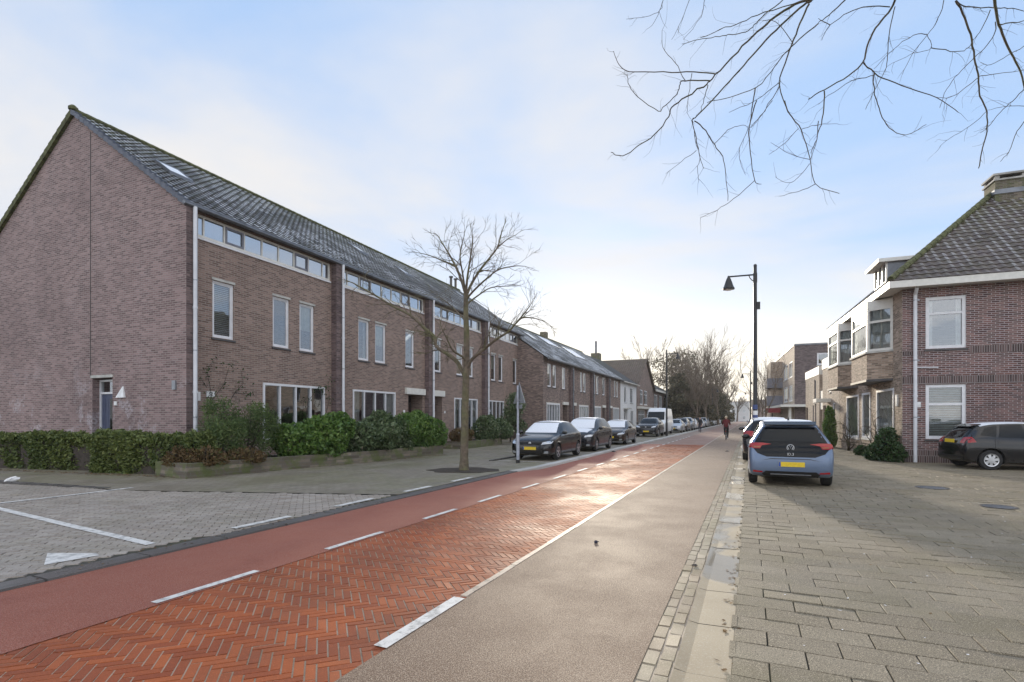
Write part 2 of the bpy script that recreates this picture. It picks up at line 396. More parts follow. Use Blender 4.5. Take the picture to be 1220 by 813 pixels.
# ground materials
def pavermat(name, cols, rough=(.5,.75), wet=0., moss=0., spk=.3, mosscol=(.12,.13,.04), spec=.36, bmp=.35):
    t = NT(name); at = t.n('ShaderNodeAttribute', attribute_name='rnd').outputs['Fac']; g = t.geo()
    c = t.mix(at, cols[0], cols[1])
    c = t.mix(t.rng(t.noise(g, .55, 6, .62, .5), .38, .66, 0, .6), c, cols[2])
    c = t.mix(t.rng(t.noise(g, 150., 2, .5), .5, .72, 0, spk), c, tuple(min(1, x*2.4+.04) for x in cols[1]))
    c = t.mix(t.rng(t.noise(g, 120., 2, .5), .52, .72, 0, spk), c, tuple(x*.3 for x in cols[0]))
    if moss: c = t.mix(t.rng(t.noise(g, 1.1, 7, .7, .6), .42, .66, 0, moss), c, mosscol)
    r = t.rng(t.noise(g, .8, 5, .6, .4), .35, .65, rough[0], rough[1]); t.b.inputs['Specular IOR Level'].default_value = spec
    t.set(Base_Color=c, Roughness=r); t.bump(t.noise(g, 130., 3, .6), bmp, .004)
    M[name] = t.m
pavermat('paver_red', ((.24,.050,.012),(.39,.096,.022),(.15,.05,.024)), (.60,.74), spk=.2, spec=.42, bmp=.15)
pavermat('paver_red_glare', ((.26,.145,.10),(.30,.175,.125),(.22,.125,.09)), (.56,.68), spk=.1, spec=.45, bmp=.05)  # far strip: grazing wet glare put into a paler base colour
pavermat('paver_grey', ((.28,.24,.205),(.385,.34,.295),(.22,.19,.16)), (.5,.8), moss=.12)
pavermat('paver_big', ((.185,.152,.105),(.255,.215,.155),(.15,.125,.088)), (.65,.85), moss=.25, spk=.75, mosscol=(.17,.15,.07))
pavermat('kerb_dark', ((.10,.095,.09),(.14,.13,.125),(.07,.065,.06)), (.25,.5))
pavermat('kerb_light', ((.46,.45,.42),(.56,.55,.52),(.36,.34,.31)), (.55,.8))
pavermat('gutter_brick', ((.22,.165,.11),(.34,.28,.20),(.27,.24,.19)), (.6,.8), moss=.3)
pavermat('joint_sand', ((.42,.34,.26),(.42,.34,.26),(.26,.20,.14)), (.6,.9), moss=.25)
pavermat('joint_dark', ((.05,.045,.035),(.05,.045,.035),(.07,.065,.04)), (.6,.9), moss=.4)
def slabmat():
    t = NT('gutter_slab'); g = t.geo()
    c = t.mix(t.rng(t.noise(g, .9, 6, .6), .35, .65), (.29,.23,.15), (.38,.31,.21))
    c = t.mix(t.rng(t.noise(g, 90., 3), .5, .75, 0, .35), c, (.55,.53,.47))
    t.b.inputs['Specular IOR Level'].default_value = .4; wet = t.rng(t.noise(g, .62, 3, .5, .3), .53, .60, 0, 1)
    c = t.mix(t.math('MULTIPLY', wet, .35), c, (.17,.15,.11))
    r = t.rng(wet, 0, 1, .7, .08, False); t.set(Base_Color=c, Roughness=r)
    n = t.n('ShaderNodeBump', Distance=.004); t.l(t.noise(g, 120., 3), n.inputs['Height']); t.l(t.rng(wet, 0, 1, .35, .01, False), n.inputs['Strength']); t.l(n.outputs[0], t.b.inputs['Normal'])
    M['gutter_slab'] = t.m
slabmat()
def asphalt(name, a, b, spk, rough, lightspk, bmp=.75, spec=.34):
    t = NT(name); g = t.geo()
    c = t.mix(t.rng(t.noise(g, .35, 5, .6, .3), .35, .65), a, b)
    c = t.mix(t.rng(t.noise(g, 160., 2, .6), .48, .60, 0, spk), c, lightspk)
    c = t.mix(t.rng(t.noise(g, 120., 2, .6), .50, .62, 0, spk), c, tuple(x*.35 for x in a))
    c = t.mix(t.rng(t.noise(g, 1.6, 6, .7), .52, .75, 0, .35), c, tuple(x*.7 for x in a))
    r = t.rng(t.noise(g, 1.3, 6, .65), .3, .7, rough[0], rough[1]); t.b.inputs['Specular IOR Level'].default_value = spec
    t.set(Base_Color=c, Roughness=r); t.bump(t.noise(g, 150., 3, .65), bmp, .006); M[name] = t.m
asphalt('asphalt_red', (.27,.072,.038), (.33,.10,.055), .6, (.64,.76), (.42,.24,.19), .35, .4)
asphalt('asphalt_beige', (.180,.112,.072), (.225,.148,.098), .8, (.68,.78), (.50,.39,.29), .6, .36)
asphalt('asphalt_red_glare', (.21,.145,.11), (.25,.175,.135), .3, (.6,.7), (.5,.45,.4), .3, .4)  # far cycle lane: road glare painted in as a paler brown
def walkmat():
    t = NT('walk_pavers'); uv = t.uv(); g = t.geo()
    b = t.n('ShaderNodeTexBrick', Scale=1.0, **{'Mortar Size': .005, 'Brick Width': .21, 'Row Height': .105, 'Mortar Smooth': .2}); t.l(uv, b.inputs['Vector'])
    b.inputs['Color1'].default_value = (.20,.17,.13,1); b.inputs['Color2'].default_value = (.27,.235,.185,1); b.inputs['Mortar'].default_value = (.07,.065,.04,1)
    c = t.mix(t.rng(t.noise(g, .5, 6, .65, .5), .40, .62, 0, .42), b.outputs['Color'], (.17,.165,.075))
    c = t.mix(t.rng(t.noise(g, 60., 3), .5, .75, 0, .3), c, (.34,.32,.28))
    t.set(Base_Color=c, Roughness=t.rng(t.noise(g, .8, 4), .35, .65, .4, .75)); h = t.math('SUBTRACT', 1.0, b.outputs['Fac'])
    t.bump(h, .5, .006); M['walk_pavers'] = t.m
walkmat()
def lawn():
    t = NT('earth'); g = t.geo(); c = t.mix(t.rng(t.noise(g, .05, 6, .6), .3, .7), (.12,.11,.075), (.19,.175,.13)); c = t.mix(t.rng(t.noise(g, 4., 5), .4, .7, 0, .5), c, (.09,.10,.04))
    t.set(Base_Color=c, Roughness=.95); M['earth'] = t.m
lawn()
def linemat(name, col, wear):
    t = NT(name); g = t.geo(); c = t.mix(t.rng(t.noise(g, 9., 8, .75), .46, .64, 0, wear), col, tuple(x*.45 for x in col))
    t.set(Base_Color=c, Roughness=.6); t.bump(t.noise(g, 90., 3), .4, .003); M[name] = t.m
linemat('line_white', (.72,.70,.66), .9); linemat('line_cream', (.46,.38,.30), .9)
# ================================================================ GROUND
def sheet(name, quads, z, mat, kind='structure'):
    mb = MB()
    for q in quads: mb.quad(*[(p[0], p[1], z) for p in q])
    return mb.build(name, M[mat], kind=kind)
def rect(u0, u1, v0, v1): return [R(u0, v0), R(u0, v1), R(u1, v1), R(u1, v0)][::-1]
sheet('ground', [[(-900,-300),(900,-300),(900,1600),(-900,1600)]], -.09, 'earth')
FARU = 420.0
sheet('cycle_lane_road', [rect(-12, 30, -5.82, -4.29)], 0.008, 'asphalt_red')
sheet('cycle_lane_road_far', [rect(30, FARU, -5.82, -4.29)], 0.008, 'asphalt_red_glare')
sheet('road', [rect(-12, FARU, -2.135, -.60)], 0.008, 'asphalt_beige')
sheet('road_bed', [rect(-12, FARU, -4.32, -2.1)], -.001, 'joint_sand')
def pavers(name, cu, cv, hu, hv, ang, z, mat, bev=.004, dep=.012, tilt=.0016, dz=.0012):
    """one mesh of small bevelled blocks; centre (u,v), half sizes along the own axes, angle against u"""
    n = len(cu); cu = np.asarray(cu); cv = np.asarray(cv); ang = np.broadcast_to(np.asarray(ang, float), (n,))
    hu = np.broadcast_to(np.asarray(hu, float), (n,)); hv = np.broadcast_to(np.asarray(hv, float), (n,))
    ca, sa = np.cos(ang), np.sin(ang); sx = np.array([-1,1,1,-1.]); sy = np.array([-1,-1,1,1.])
    vs = np.empty((n, 8, 3))
    tx, ty = nr.normal(0, tilt, n), nr.normal(0, tilt, n); oz = nr.normal(0, dz, n)
    for k in range(8):
        j = k % 4; top = k < 4; b = bev if top else 0.0
        a = sx[j]*(hu-b); c = sy[j]*(hv-b)
        u = cu + a*ca - c*sa; v = cv + a*sa + c*ca
        vs[:,k,0] = u*SA + v*CA; vs[:,k,1] = u*CA - v*SA
        vs[:,k,2] = z + (oz + tx*sx[j] + ty*sy[j] if top else -dep)
    base = (np.arange(n)*8)[:,None]
    # (u,v)->(x,y) flips handedness
    fs = np.concatenate([base + np.array([[3,2,1,0]])] + [base + np.array([[j, (j+1)%4, 4+(j+1)%4, 4+j]]) for j in range(4)], 1).reshape(-1,4)
    me = bpy.data.meshes.new(name); me.vertices.add(n*8); me.vertices.foreach_set('co', vs.ravel())
    me.loops.add(n*20); me.loops.foreach_set('vertex_index', fs.ravel().astype(np.int32))
    me.polygons.add(n*5); me.polygons.foreach_set('loop_start', np.arange(0, n*20, 4, dtype=np.int32))
    me.polygons.foreach_set('use_smooth', [False]*(n*5)); me.update(calc_edges=True); me.validate()
    at = me.attributes.new('rnd', 'FLOAT', 'FACE'); at.data.foreach_set('value', np.repeat(nr.random(n), 5).astype(np.float32))
    me.materials.append(M[mat]); o = bpy.data.objects.new(name, me); COL.objects.link(o); o['kind'] = 'structure'; return o
# herringbone strip at 45 degrees
bw, bh = .20, .10
def herring_np(u0, u1, v0, v1, N=3):
    w = .066; c45 = math.cos(rad(45)); n = int((u1-u0)*1.5/w)+40
    i, j = np.meshgrid(np.arange(-90, n), np.arange(-n, 90), indexing='ij')
    k = (i - j) % (2*N)
    out = []
    for kk, ox, oy, r in ((0, N/2, .5, 0.), (2*N-1, .5, N/2, 90.)):
        m = k == kk; x = (i[m]+ox)*w; y = (j[m]+oy)*w
        uu = u0 + x*c45 - y*c45; vv = v0 + x*c45 + y*c45
        g = (uu >= u0) & (uu <= u1) & (vv >= v0) & (vv <= v1)
        out.append((uu[g], vv[g], np.full(g.sum(), rad(45+r))))
    return [np.concatenate([o[q] for o in out]) for q in range(3)]
cu, cv, an = herring_np(-1.0, 30.3, -4.45, -2.0)
g_ = (cv < -2.0)
pavers('brick_paving_strip', cu[g_], cv[g_], (.198-.007)/2, (.066-.0065)/2, an[g_], 0.004, 'paver_red', bev=.0025, tilt=.0009, dz=.0007)
sheet('brick_paving_strip_far', [rect(30, FARU, -4.3, -2.2)], 0.0045, 'paver_red_glare')
# edge course of the strip + cream centre strip + dashes
uc = np.arange(3.75, 160, .5)
pavers('centre_strip', uc+.25, np.full(len(uc), -2.172), .248, .032, 0., 0.0115, 'line_cream', bev=.003, tilt=.0008)
sheet('centre_line', [rect(2.69, 3.70, -2.235, -2.13), rect(-.6, .9, -2.235, -2.13)], .0135, 'line_white')
sheet('lane_dash', [rect(a, b, -4.40, -4.32) for a, b in [(-1.3,-.3),(.65,1.62),(2.57,3.53),(4.44,5.42),(6.37,7.28),(8.07,8.95)] + [(10+1.93*k, 10.9+1.93*k) for k in range(18)]], .0125, 'line_white')
# left kerb
uk = np.arange(-2, 13.0, .9)
pavers('kerb_stone_left', uk+.45, np.full(len(uk), -5.95), .448, .135, 0., .028, 'kerb_dark', bev=.012, dep=.06, tilt=.001)
uk2 = np.arange(14.0, 130, .9)
pavers('parking_kerb', uk2+.45, np.full(len(uk2), -5.63), .446, .15, 0., .075, 'kerb_light', bev=.02, dep=.12, tilt=.002)
mb = MB(); z0 = -.02
mb.hexa([R(13.0,-6.08,z0),R(13.0,-5.80,z0),R(14.0,-5.48,z0),R(14.0,-5.78,z0)][::-1], [R(13.0,-6.08,.03),R(13.0,-5.80,.03),R(14.0,-5.48,.075),R(14.0,-5.78,.075)][::-1])
mb.build('kerb_ramp', M['kerb_light'], kind='structure')
# kerb white dashes
sheet('kerb_dash', [rect(a, a+.92, -6.27, -6.15) for a in (2.78-1.9, 2.78-3.8, 4.67, 6.53, 8.4, 10.2)], .040, 'line_white')
# parking court pavers, running bond turned against the kerb
th = rad(44.0)
def bond(u0, u1, v0, v1, w, h, th, inside):
    ex, ey = math.cos(th), math.sin(th); n = int(max(u1-u0, v1-v0)*1.6/min(w,h)) + 6
    i, j = np.meshgrid(np.arange(-n, n), np.arange(-n, n), indexing='ij')
    x = (i + .5*(j % 2))*w; y = j*h
    u = (u0+u1)/2 + x*ex - y*ey; v = (v0+v1)/2 + x*ey + y*ex
    g = (u >= u0)&(u <= u1)&(v >= v0)&(v <= v1); u, v = u[g], v[g]
    g = inside(u, v); return u[g], v[g]
def court(u, v): return (v < -6.14) & (u < np.where(v > -11.35, 6.25+.34*(v+11.35), 6.25+.12*(v+11.35)))
def edge_u(v): return 6.25 + (.34 if v > -11.35 else .12)*(v+11.35)
cu, cv = bond(-4, 8.2, -17.5, -6.1, .205, .105, th, court)
pavers('parking_pavers', cu, cv, .0985, .0485, th, .030, 'paver_grey', bev=.004)
mb = MB(); mb.quad(*[R(u, v, .021) for u, v in ((-4,-17.6),(5.6,-17.6),(edge_u(-11.35),-11.35),(edge_u(-6.09),-6.09),(-4,-6.09))][::-1]); mb.build('parking_bed', M['joint_dark'], kind='structure')
# sidewalk of dark mossy clinkers
mb = MB(Matrix.Identity(4))
pl = [(5.55,-17.6),(edge_u(-11.35)+.02,-11.35),(edge_u(-6.09)+.02,-6.085),(13.0,-6.085),(14.0,-5.80),(15.6,-5.80),(15.6,-7.95),(150,-7.95),(150,-30),(60,-30),(40,-30),(20,-36),(5.55,-36)]
mb.quad(*[R(u, v, 0.034) for u, v in pl][::-1]); sw = mb.build('sidewalk', M['walk_pavers'], uv=False, kind='structure')
# uv along the street
me = sw.data; uvl = me.uv_layers.new(name='UVMap')
for lp in me.loops:
    c = me.vertices[lp.vertex_index].co; uvl.data[lp.index].uv = (c.x*SA+c.y*CA, c.x*CA-c.y*SA)
def uv_street(o, rot=0.):
    me = o.data; uvl = me.uv_layers.get('UVMap') or me.uv_layers.new(name='UVMap')
    for lp in me.loops:
        c = me.vertices[lp.vertex_index].co; uvl.data[lp.index].uv = (c.x*SA+c.y*CA, c.x*CA-c.y*SA)
mb = MB(); mb.quad(*[R(u, v, 0.022) for u, v in ((15.6,-7.95),(15.6,-5.78),(150,-5.78),(150,-7.95))][::-1]); o = mb.build('parking_bay', M['walk_pavers'], kind='structure'); uv_street(o)
mb = MB()
for u in np.arange(15.6, 150, .9): 
    if u < 60: mb.prism([R(u+.003,-8.05)[:2], R(u+.003,-7.95)[:2], R(u+.897,-7.95)[:2], R(u+.897,-8.05)[:2]][::-1], -.02, .07)
mb.build('sidewalk_kerb', M['kerb_dark'], kind='structure')
# white bay line under the first car and sidewalk-court kerb line
sheet('bay_line', [rect(16.0, 16.1, -7.9, -5.85), rect(21.2, 21.3, -7.9, -5.85), rect(27.2,27.3,-7.9,-5.85), rect(15.75, 40, -5.93, -5.85)], .027, 'line_white')
mb = MB(); c0, c1 = Vector((-11.9, 11.72)), Vector((-8.5, 10.80)); dd = (c1-c0).normalized(); nn = Vector((-dd.y, dd.x))
for k in range(0, 8):
    p0 = c0 + dd*(k*.45-.02); p1 = c0 + dd*(k*.45+.42); w = nn*.07; hh = .085 - .006*k
    if (p0-c0).length < (c1-c0).length+.2: mb.prism([p0-w, p1-w, p1+w, p0+w], 0, hh)
mb.build('court_kerb', M['kerb_dark'], kind='structure')
# painted bay lines of the parking court
def strip(mb, a, b, w, z):
    a = Vector((a[0], a[1])); b = Vector((b[0], b[1])); d = (b-a).normalized(); n = Vector((-d.y, d.x))*w/2
    mb.quad((a-n).to_3d()+Vector((0,0,z)), (b-n).to_3d()+Vector((0,0,z)), (b+n).to_3d()+Vector((0,0,z)), (a+n).to_3d()+Vector((0,0,z)))
mb = MB(); strip(mb, (-9.6, 7.05), (-8.80,8.87), .11, .0365); strip(mb, (-8.80,8.87), (-8.35, 9.85), .11, .0365); strip(mb, (-8.35,9.85), (-7.98,10.85), .11, .0365)
strip(mb, (-9.6,9.08), (-8.24,8.31), .11, .0365); strip(mb, (-8.24,8.31), (-5.9,6.96), .11, .0365); strip(mb, (-5.9,6.96), (-4.19,5.99), .11, .0365)
mb.quad((-5.03,5.59,.0365),(-4.66,5.14,.0365),(-4.40,5.50,.0365),(-4.49,5.58,.0365)); mb.build('bay_marking', M['line_white'], kind='structure')
# right side: brick courses, gutter slabs, big pavers
ug = np.arange(-1, 70, .21)
pavers('gutter_brick_course', np.concatenate([ug+.1, ug+.2]), np.concatenate([np.full(len(ug), -.56), np.full(len(ug), -.465)]) + nr.normal(0,.003,2*len(ug)), .100, .044, 0., .004, 'gutter_brick', bev=.006, tilt=.0012, dz=.0015)
sheet('gutter_bed', [rect(-12, FARU, -.62, -.40)], -.002, 'joint_sand')
mb = MB()
for k, u in enumerate(np.arange(-1.6, 120, .80)):
    a, b = u+.004, u+.796; s = .002*math.sin(k*2.7)
    prof = [(-.41, .004), (-.30, -.018), (-.14, -.021), (-.105, -.004), (-.095, .012)] if u < 200 else 0
    prof = [(-.41, .008), (-.34, -.004+s), (-.15, .001+s), (-.098, .003)]
    for (v0, z0), (v1, z1) in zip(prof[:-1], prof[1:]): mb.quad(R(a,v0,z0), R(b,v0,z0), R(b,v1,z1), R(a,v1,z1))
    mb.quad(R(a,-.41,.008), R(a,-.41,-.05), R(b,-.41,-.05), R(b,-.41,.008))
    mb.quad(R(a,-.0981,.003), R(b,-.0981,.003), R(b,-.0981,-.05), R(a,-.0981,-.05))
mb.build('gutter_slabs', M['gutter_slab'], kind='structure')
sheet('gutter_underbed', [rect(-12, FARU, -.42, -.09)], -.045, 'joint_dark')
cu, cv = [], []
U = np.arange(-1.5, 34, .25)
cus, cvs, hvs = [], [], []
for r, u in enumerate(U):
    off = (.21 if r % 2 else 0.) + nr.normal(0,.003)
    vv = np.arange(-.1, 24, .42)
    for q in vv:
        c = q + off + .21
        if off and q == -.1: cus.append(u+.125); cvs.append(-.1+off/2); hvs.append(off/2-.004)
        if c > 22: continue
        cus.append(u+.125); cvs.append(c); hvs.append(.2065)
hvs = np.maximum(np.array(hvs), .02)
pavers('pavement_slabs', np.array(cus), np.array(cvs), .1215, hvs, 0., .012, 'paver_big', bev=.003, dep=.007, tilt=.0022, dz=.0012)
sheet('pavement_bed', [rect(-12, 34, -.10, 24)], .001, 'joint_dark')
mb = MB(); mb.quad(*[R(u, v, .012) for u, v in ((34,-.10),(34,30),(200,30),(200,-.10))]); 
mb.quad(*[R(u, v, .010) for u, v in ((-12,24.0),(-12,40),(34,40),(34,24.0))]); o = mb.build('pavement_far', M['paver_big'], kind='structure')
# round manhole covers and other small ground things
def manhole(x, y, label, r=.36):
    t = empty('manhole_cover', (x, y, .017), 0, label, 'manhole cover')
    mb = MB(); mb.lathe([(r, -.02), (r, .004), (r*.86, .004), (r*.86, -.01)], 28); mb.build('rim', M['kerb_dark'], t)
    mb = MB(); mb.lathe([(r*.85, -.02), (r*.85, .002)], 28)
    for k in range(-3, 4): 
        w = math.sqrt(max(0, .7*.7-(k*.2)**2))*r; mb.box(-w, w, k*.2*r-.015, k*.2*r+.015, .002, .006)
    mb.build('lid', M['gutter_zinc'], t)
manhole(8.93, 10.98, 'larger round manhole cover in the pavement behind the blue car to the right', .29)
manhole(8.13, 8.62, 'smaller round manhole cover in the pavement nearer the right edge', .24)
mb = MB(); mb.lathe([(.020,0),(.022,.015),(.018,.028),(.008,.032)], 9, (1.0, 6.15, .008)); mb.tube([(1.0,6.15,.02),(1.03,6.13,.03)], .005, 5)
tag(mb.build('bottle_cap', M['cloth_navy'], smooth=True), 'tiny dark blue cap lying on the beige asphalt lane', 'cap')
def lump(name, x, y, r, mat, label, cat):
    bm = bmesh.new(); bmesh.ops.create_icosphere(bm, subdivisions=2, radius=r)
    for v in bm.verts: v.co = Vector((v.co.x*(1+rng.uniform(-.25,.3)), v.co.y*(1+rng.uniform(-.25,.3)), max(0, v.co.z*.5*(1+rng.uniform(-.2,.3))))) 
    me = bpy.data.meshes.new(name); bm.to_mesh(me); bm.free(); me.materials.append(M[mat]); o = bpy.data.objects.new(name, me); COL.objects.link(o); o.location = (x, y, .012); tag(o, label, cat)
lump('clod', 1.84, 5.21, .028, 'dropping', 'small dark clod of dirt on the gutter slabs', 'clod')
lump('fallen_leaf', 9.55, 22.9, .07, 'dropping', 'dark leaf lump lying in the gutter beside the road further on', 'leaf')
lump('debris', 4.45, 22.6, .09, 'rubber', 'black rag lying at the parking kerb by the second parked car', 'debris')
# crumpled white litter
bm = bmesh.new(); bmesh.ops.create_icosphere(bm, subdivisions=2, radius=.105)
for v in bm.verts: v.co *= rng.uniform(.65, 1.15); v.co.z = v.co.z*.55+.06; v.co.x *= 1.5
me = bpy.data.meshes.new('litter'); bm.to_mesh(me); bm.free(); me.materials.append(M['litter']); o = bpy.data.objects.new('litter', me); COL.objects.link(o); o.location = (-11.25, 11.62, .05); o.rotation_euler = (0,-.3,.4)
tag(o, 'crumpled white paper litter on the kerb at far left', 'litter')

# small dead leaves and grit lying about: nobody could count them
def scatter_litter(name, n, uf, vf, z, sz, mat, label):
    u = uf(n); v = vf(n); c = np.stack([u*SA+v*CA, u*CA-v*SA, np.full(n, z)], 1)
    t = nr.normal(size=(n,3)); t[:,2] *= .12; t /= np.linalg.norm(t,axis=1)[:,None]; b = np.cross(t, np.array([0,0,1.])+nr.normal(0,.15,(n,3))); b /= np.linalg.norm(b,axis=1)[:,None]
    a = t*(sz*(1+nr.normal(0,.35,n)).clip(.3,2))[:,None]; w = b*(sz*.55*(1+nr.normal(0,.3,n)).clip(.4,2))[:,None]
    vs = np.stack([c-a, c+w, c+a, c-w],1).reshape(-1,3); vs[:,2] = np.maximum(vs[:,2], z-.001)+.002
    me = bpy.data.meshes.new(name); me.from_pydata([tuple(p) for p in vs], [], [tuple(range(4*i,4*i+4)) for i in range(n)]); me.materials.append(M[mat])
    me.attributes.new('rnd', 'FLOAT', 'FACE').data.foreach_set('value', nr.random(n).astype(np.float32))
    o = bpy.data.objects.new(name, me); COL.objects.link(o); tag(o, label, 'leaves', kind='stuff')
scatter_litter('gutter_leaves', 260, lambda n: 1.5+nr.random(n)**1.3*24, lambda n: -.13+nr.normal(0,.05,n), .006, .020, 'leaf_dead', 'brown leaf scraps lying in the gutter at the pavement edge')
scatter_litter('pavement_grit', 420, lambda n: 1.5+nr.random(n)**1.2*22, lambda n: .1+nr.random(n)*9, .0155, .011, 'snow_grit', 'pale grit and bits of ice on the right pavement')
scatter_litter('pavement_leaves', 160, lambda n: 2+nr.random(n)*20, lambda n: .2+nr.random(n)*8, .0165, .017, 'leaf_dead', 'few brown leaf scraps on the right pavement')
scatter_litter('kerb_leaves', 300, lambda n: -1+nr.random(n)*16, lambda n: -6.05+nr.normal(0,.10,n), .032, .018, 'leaf_dead', 'brown leaf scraps along the dark left kerb')
# ================================================================ BUILDING HELPERS
def wall_holes(mb, x0, x1, z0, z1, holes, y=0., rev=.12, topf=None):
    """wall face in plane y, normal -y, with rectangular holes and reveals going to y+rev"""
    xs = sorted({x0, x1, *[h[0] for h in holes], *[h[1] for h in holes]}); zs = sorted({z0, z1, *[h[2] for h in holes], *[h[3] for h in holes]})
    for i in range(len(xs)-1):
        for j in range(len(zs)-1):
            cx, cz = (xs[i]+xs[i+1])/2, (zs[j]+zs[j+1])/2
            if any(h[0] < cx < h[1] and h[2] < cz < h[3] for h in holes): continue
            mb.quad((xs[i],y,zs[j]), (xs[i+1],y,zs[j]), (xs[i+1],y,zs[j+1]), (xs[i],y,zs[j+1]))
    for h in holes:
        a, b, c, d = h[:4]; r = h[4] if len(h) > 4 else rev
        mb.quad((a,y,c),(a,y,d),(a,y+r,d),(a,y+r,c)); mb.quad((b,y,c),(b,y+r,c),(b,y+r,d),(b,y,d))
        mb.quad((a,y,d),(b,y,d),(b,y+r,d),(a,y+r,d)); mb.quad((a,y,c),(a,y+r,c),(b,y+r,c),(b,y,c))
def window(parent, x0, x1, z0, z1, y=0., rev=.09, cols=(), rows=(), fw=.07, dp=.06, mat='white_paint', gmat='glass', sill='sill_dark', Mx=None, inner=None, sash=(), curtain=None, lint=None, name='window'):
    """frame set into the reveal; panes behind it; optional sill, curtain"""
    ya, yb = y+rev-dp, y+rev
    mb = MB(Mx)
    mb.box(x0, x0+fw, ya, yb, z0, z1); mb.box(x1-fw, x1, ya, yb, z0, z1)
    mb.box(x0+fw, x1-fw, ya, yb, z1-fw, z1); mb.box(x0+fw, x1-fw, ya, yb, z0, z0+fw)
    xx = [x0+fw] ; mw = fw*.75
    cs = [x0+(x1-x0)*c for c in cols]; rs_ = [z0+(z1-z0)*r for r in rows]
    for c in cs: mb.box(c-mw/2, c+mw/2, ya+.004, yb, z0+fw, z1-fw)
    ex = [x0+fw] + [e for c in cs for e in (c-mw/2, c+mw/2)] + [x1-fw]
    for r in rs_:
        for k in range(0, len(ex), 2): mb.box(ex[k], ex[k+1], ya+.008, yb, r-mw/2, r+mw/2)
    # opening sashes: a slimmer inner frame
    for k in (range(len(cs)+1) if inner is True else (inner or ())):
        a, b = ex[2*k], ex[2*k+1]; iw = .035
        for (p, q) in zip([z0+fw]+[r+mw/2 for r in rs_], [r-mw/2 for r in rs_]+[z1-fw]):
            mb.box(a, a+iw, ya+.02, yb-.005, p, q); mb.box(b-iw, b, ya+.02, yb-.005, p, q); mb.box(a+iw, b-iw, ya+.02, yb-.005, q-iw, q); mb.box(a+iw, b-iw, ya+.02, yb-.005, p, p+iw)
    w = mb.build(name, M[mat], parent)
    g = MB(Mx); g.quad((x0+fw*.5, yb-.02, z0+fw*.5), (x1-fw*.5, yb-.02, z0+fw*.5), (x1-fw*.5, yb-.02, z1-fw*.5), (x0+fw*.5, yb-.02, z1-fw*.5)); g.build('pane', M[gmat], w)
    for k in sash:
        a, b = ex[2*k], ex[2*k+1]; s = MB(Mx); iw = .065
        s.box(a, a+iw, ya-.012, yb-.022, z0+fw, z1-fw); s.box(b-iw, b, ya-.012, yb-.022, z0+fw, z1-fw); s.box(a+iw, b-iw, ya-.012, yb-.022, z1-fw-iw, z1-fw); s.box(a+iw, b-iw, ya-.012, yb-.022, z0+fw, z0+fw+iw)
        s.build('sash', M['sash_grey'], w)
    if sill:
        s = MB(Mx); s.hexa([(x0-.04, y-.045, z0-.075), (x1+.04, y-.045, z0-.075), (x1+.04, yb, z0-.075), (x0-.04, yb, z0-.075)], [(x0-.04, y-.045, z0-.02), (x1+.04, y-.045, z0-.02), (x1+.04, yb, z0-.003), (x0-.04, yb, z0-.003)]); s.build('sill', M[sill], w)
    if lint:
        s = MB(Mx); s.box(x0-.03, x1+.03, y-.03, y+.05, z1+.002, z1+.072); s.build('lintel', M[lint], w)
    if curtain:
        c = MB(Mx); cm, mode = curtain
        if mode == 'flat': c.quad((x0+.02, yb+.0, z0+.02), (x1-.02, yb+.0, z0+.02), (x1-.02, yb+.0, z1-.02), (x0+.02, yb+.0, z1-.02))  # band panes only: sheet painted as reflected sky, not cloth
        elif mode == 'full' or mode == 'half':
            top = z1-.02; bot = z0+.02 if mode == 'full' else z0+(z1-z0)*.45; n = int((x1-x0)/.05); yy = yb+.045
            for k in range(n):
                a = x0 + (x1-x0)*k/n; b = x0+(x1-x0)*(k+1)/n; f = lambda t: yy + .025*math.sin(t*26)+.012*math.sin(t*61)
                c.quad((a, f(a), bot), (b, f(b), bot), (b, f(b), top), (a, f(a), top))
        elif mode == 'sides':
            for (p, q) in ((x0, x0+(x1-x0)*.22), (x1-(x1-x0)*.2, x1)):
                n = 8
                for k in range(n):
                    a = p+(q-p)*k/n; b = p+(q-p)*(k+1)/n; f = lambda t: yb + .10 + .03*math.sin(t*40); c.quad((a, f(a), z0), (b, f(b), z0), (b, f(b), z1), (a, f(a), z1))
        elif mode == 'blinds':
            z = z0+.03
            while z < z1: c.quad((x0, yb+.08, z), (x1, yb+.08, z), (x1, yb+.11, z+.035), (x0, yb+.11, z+.035)); z += .058
        c.build('curtain', M[cm], w)
    return w
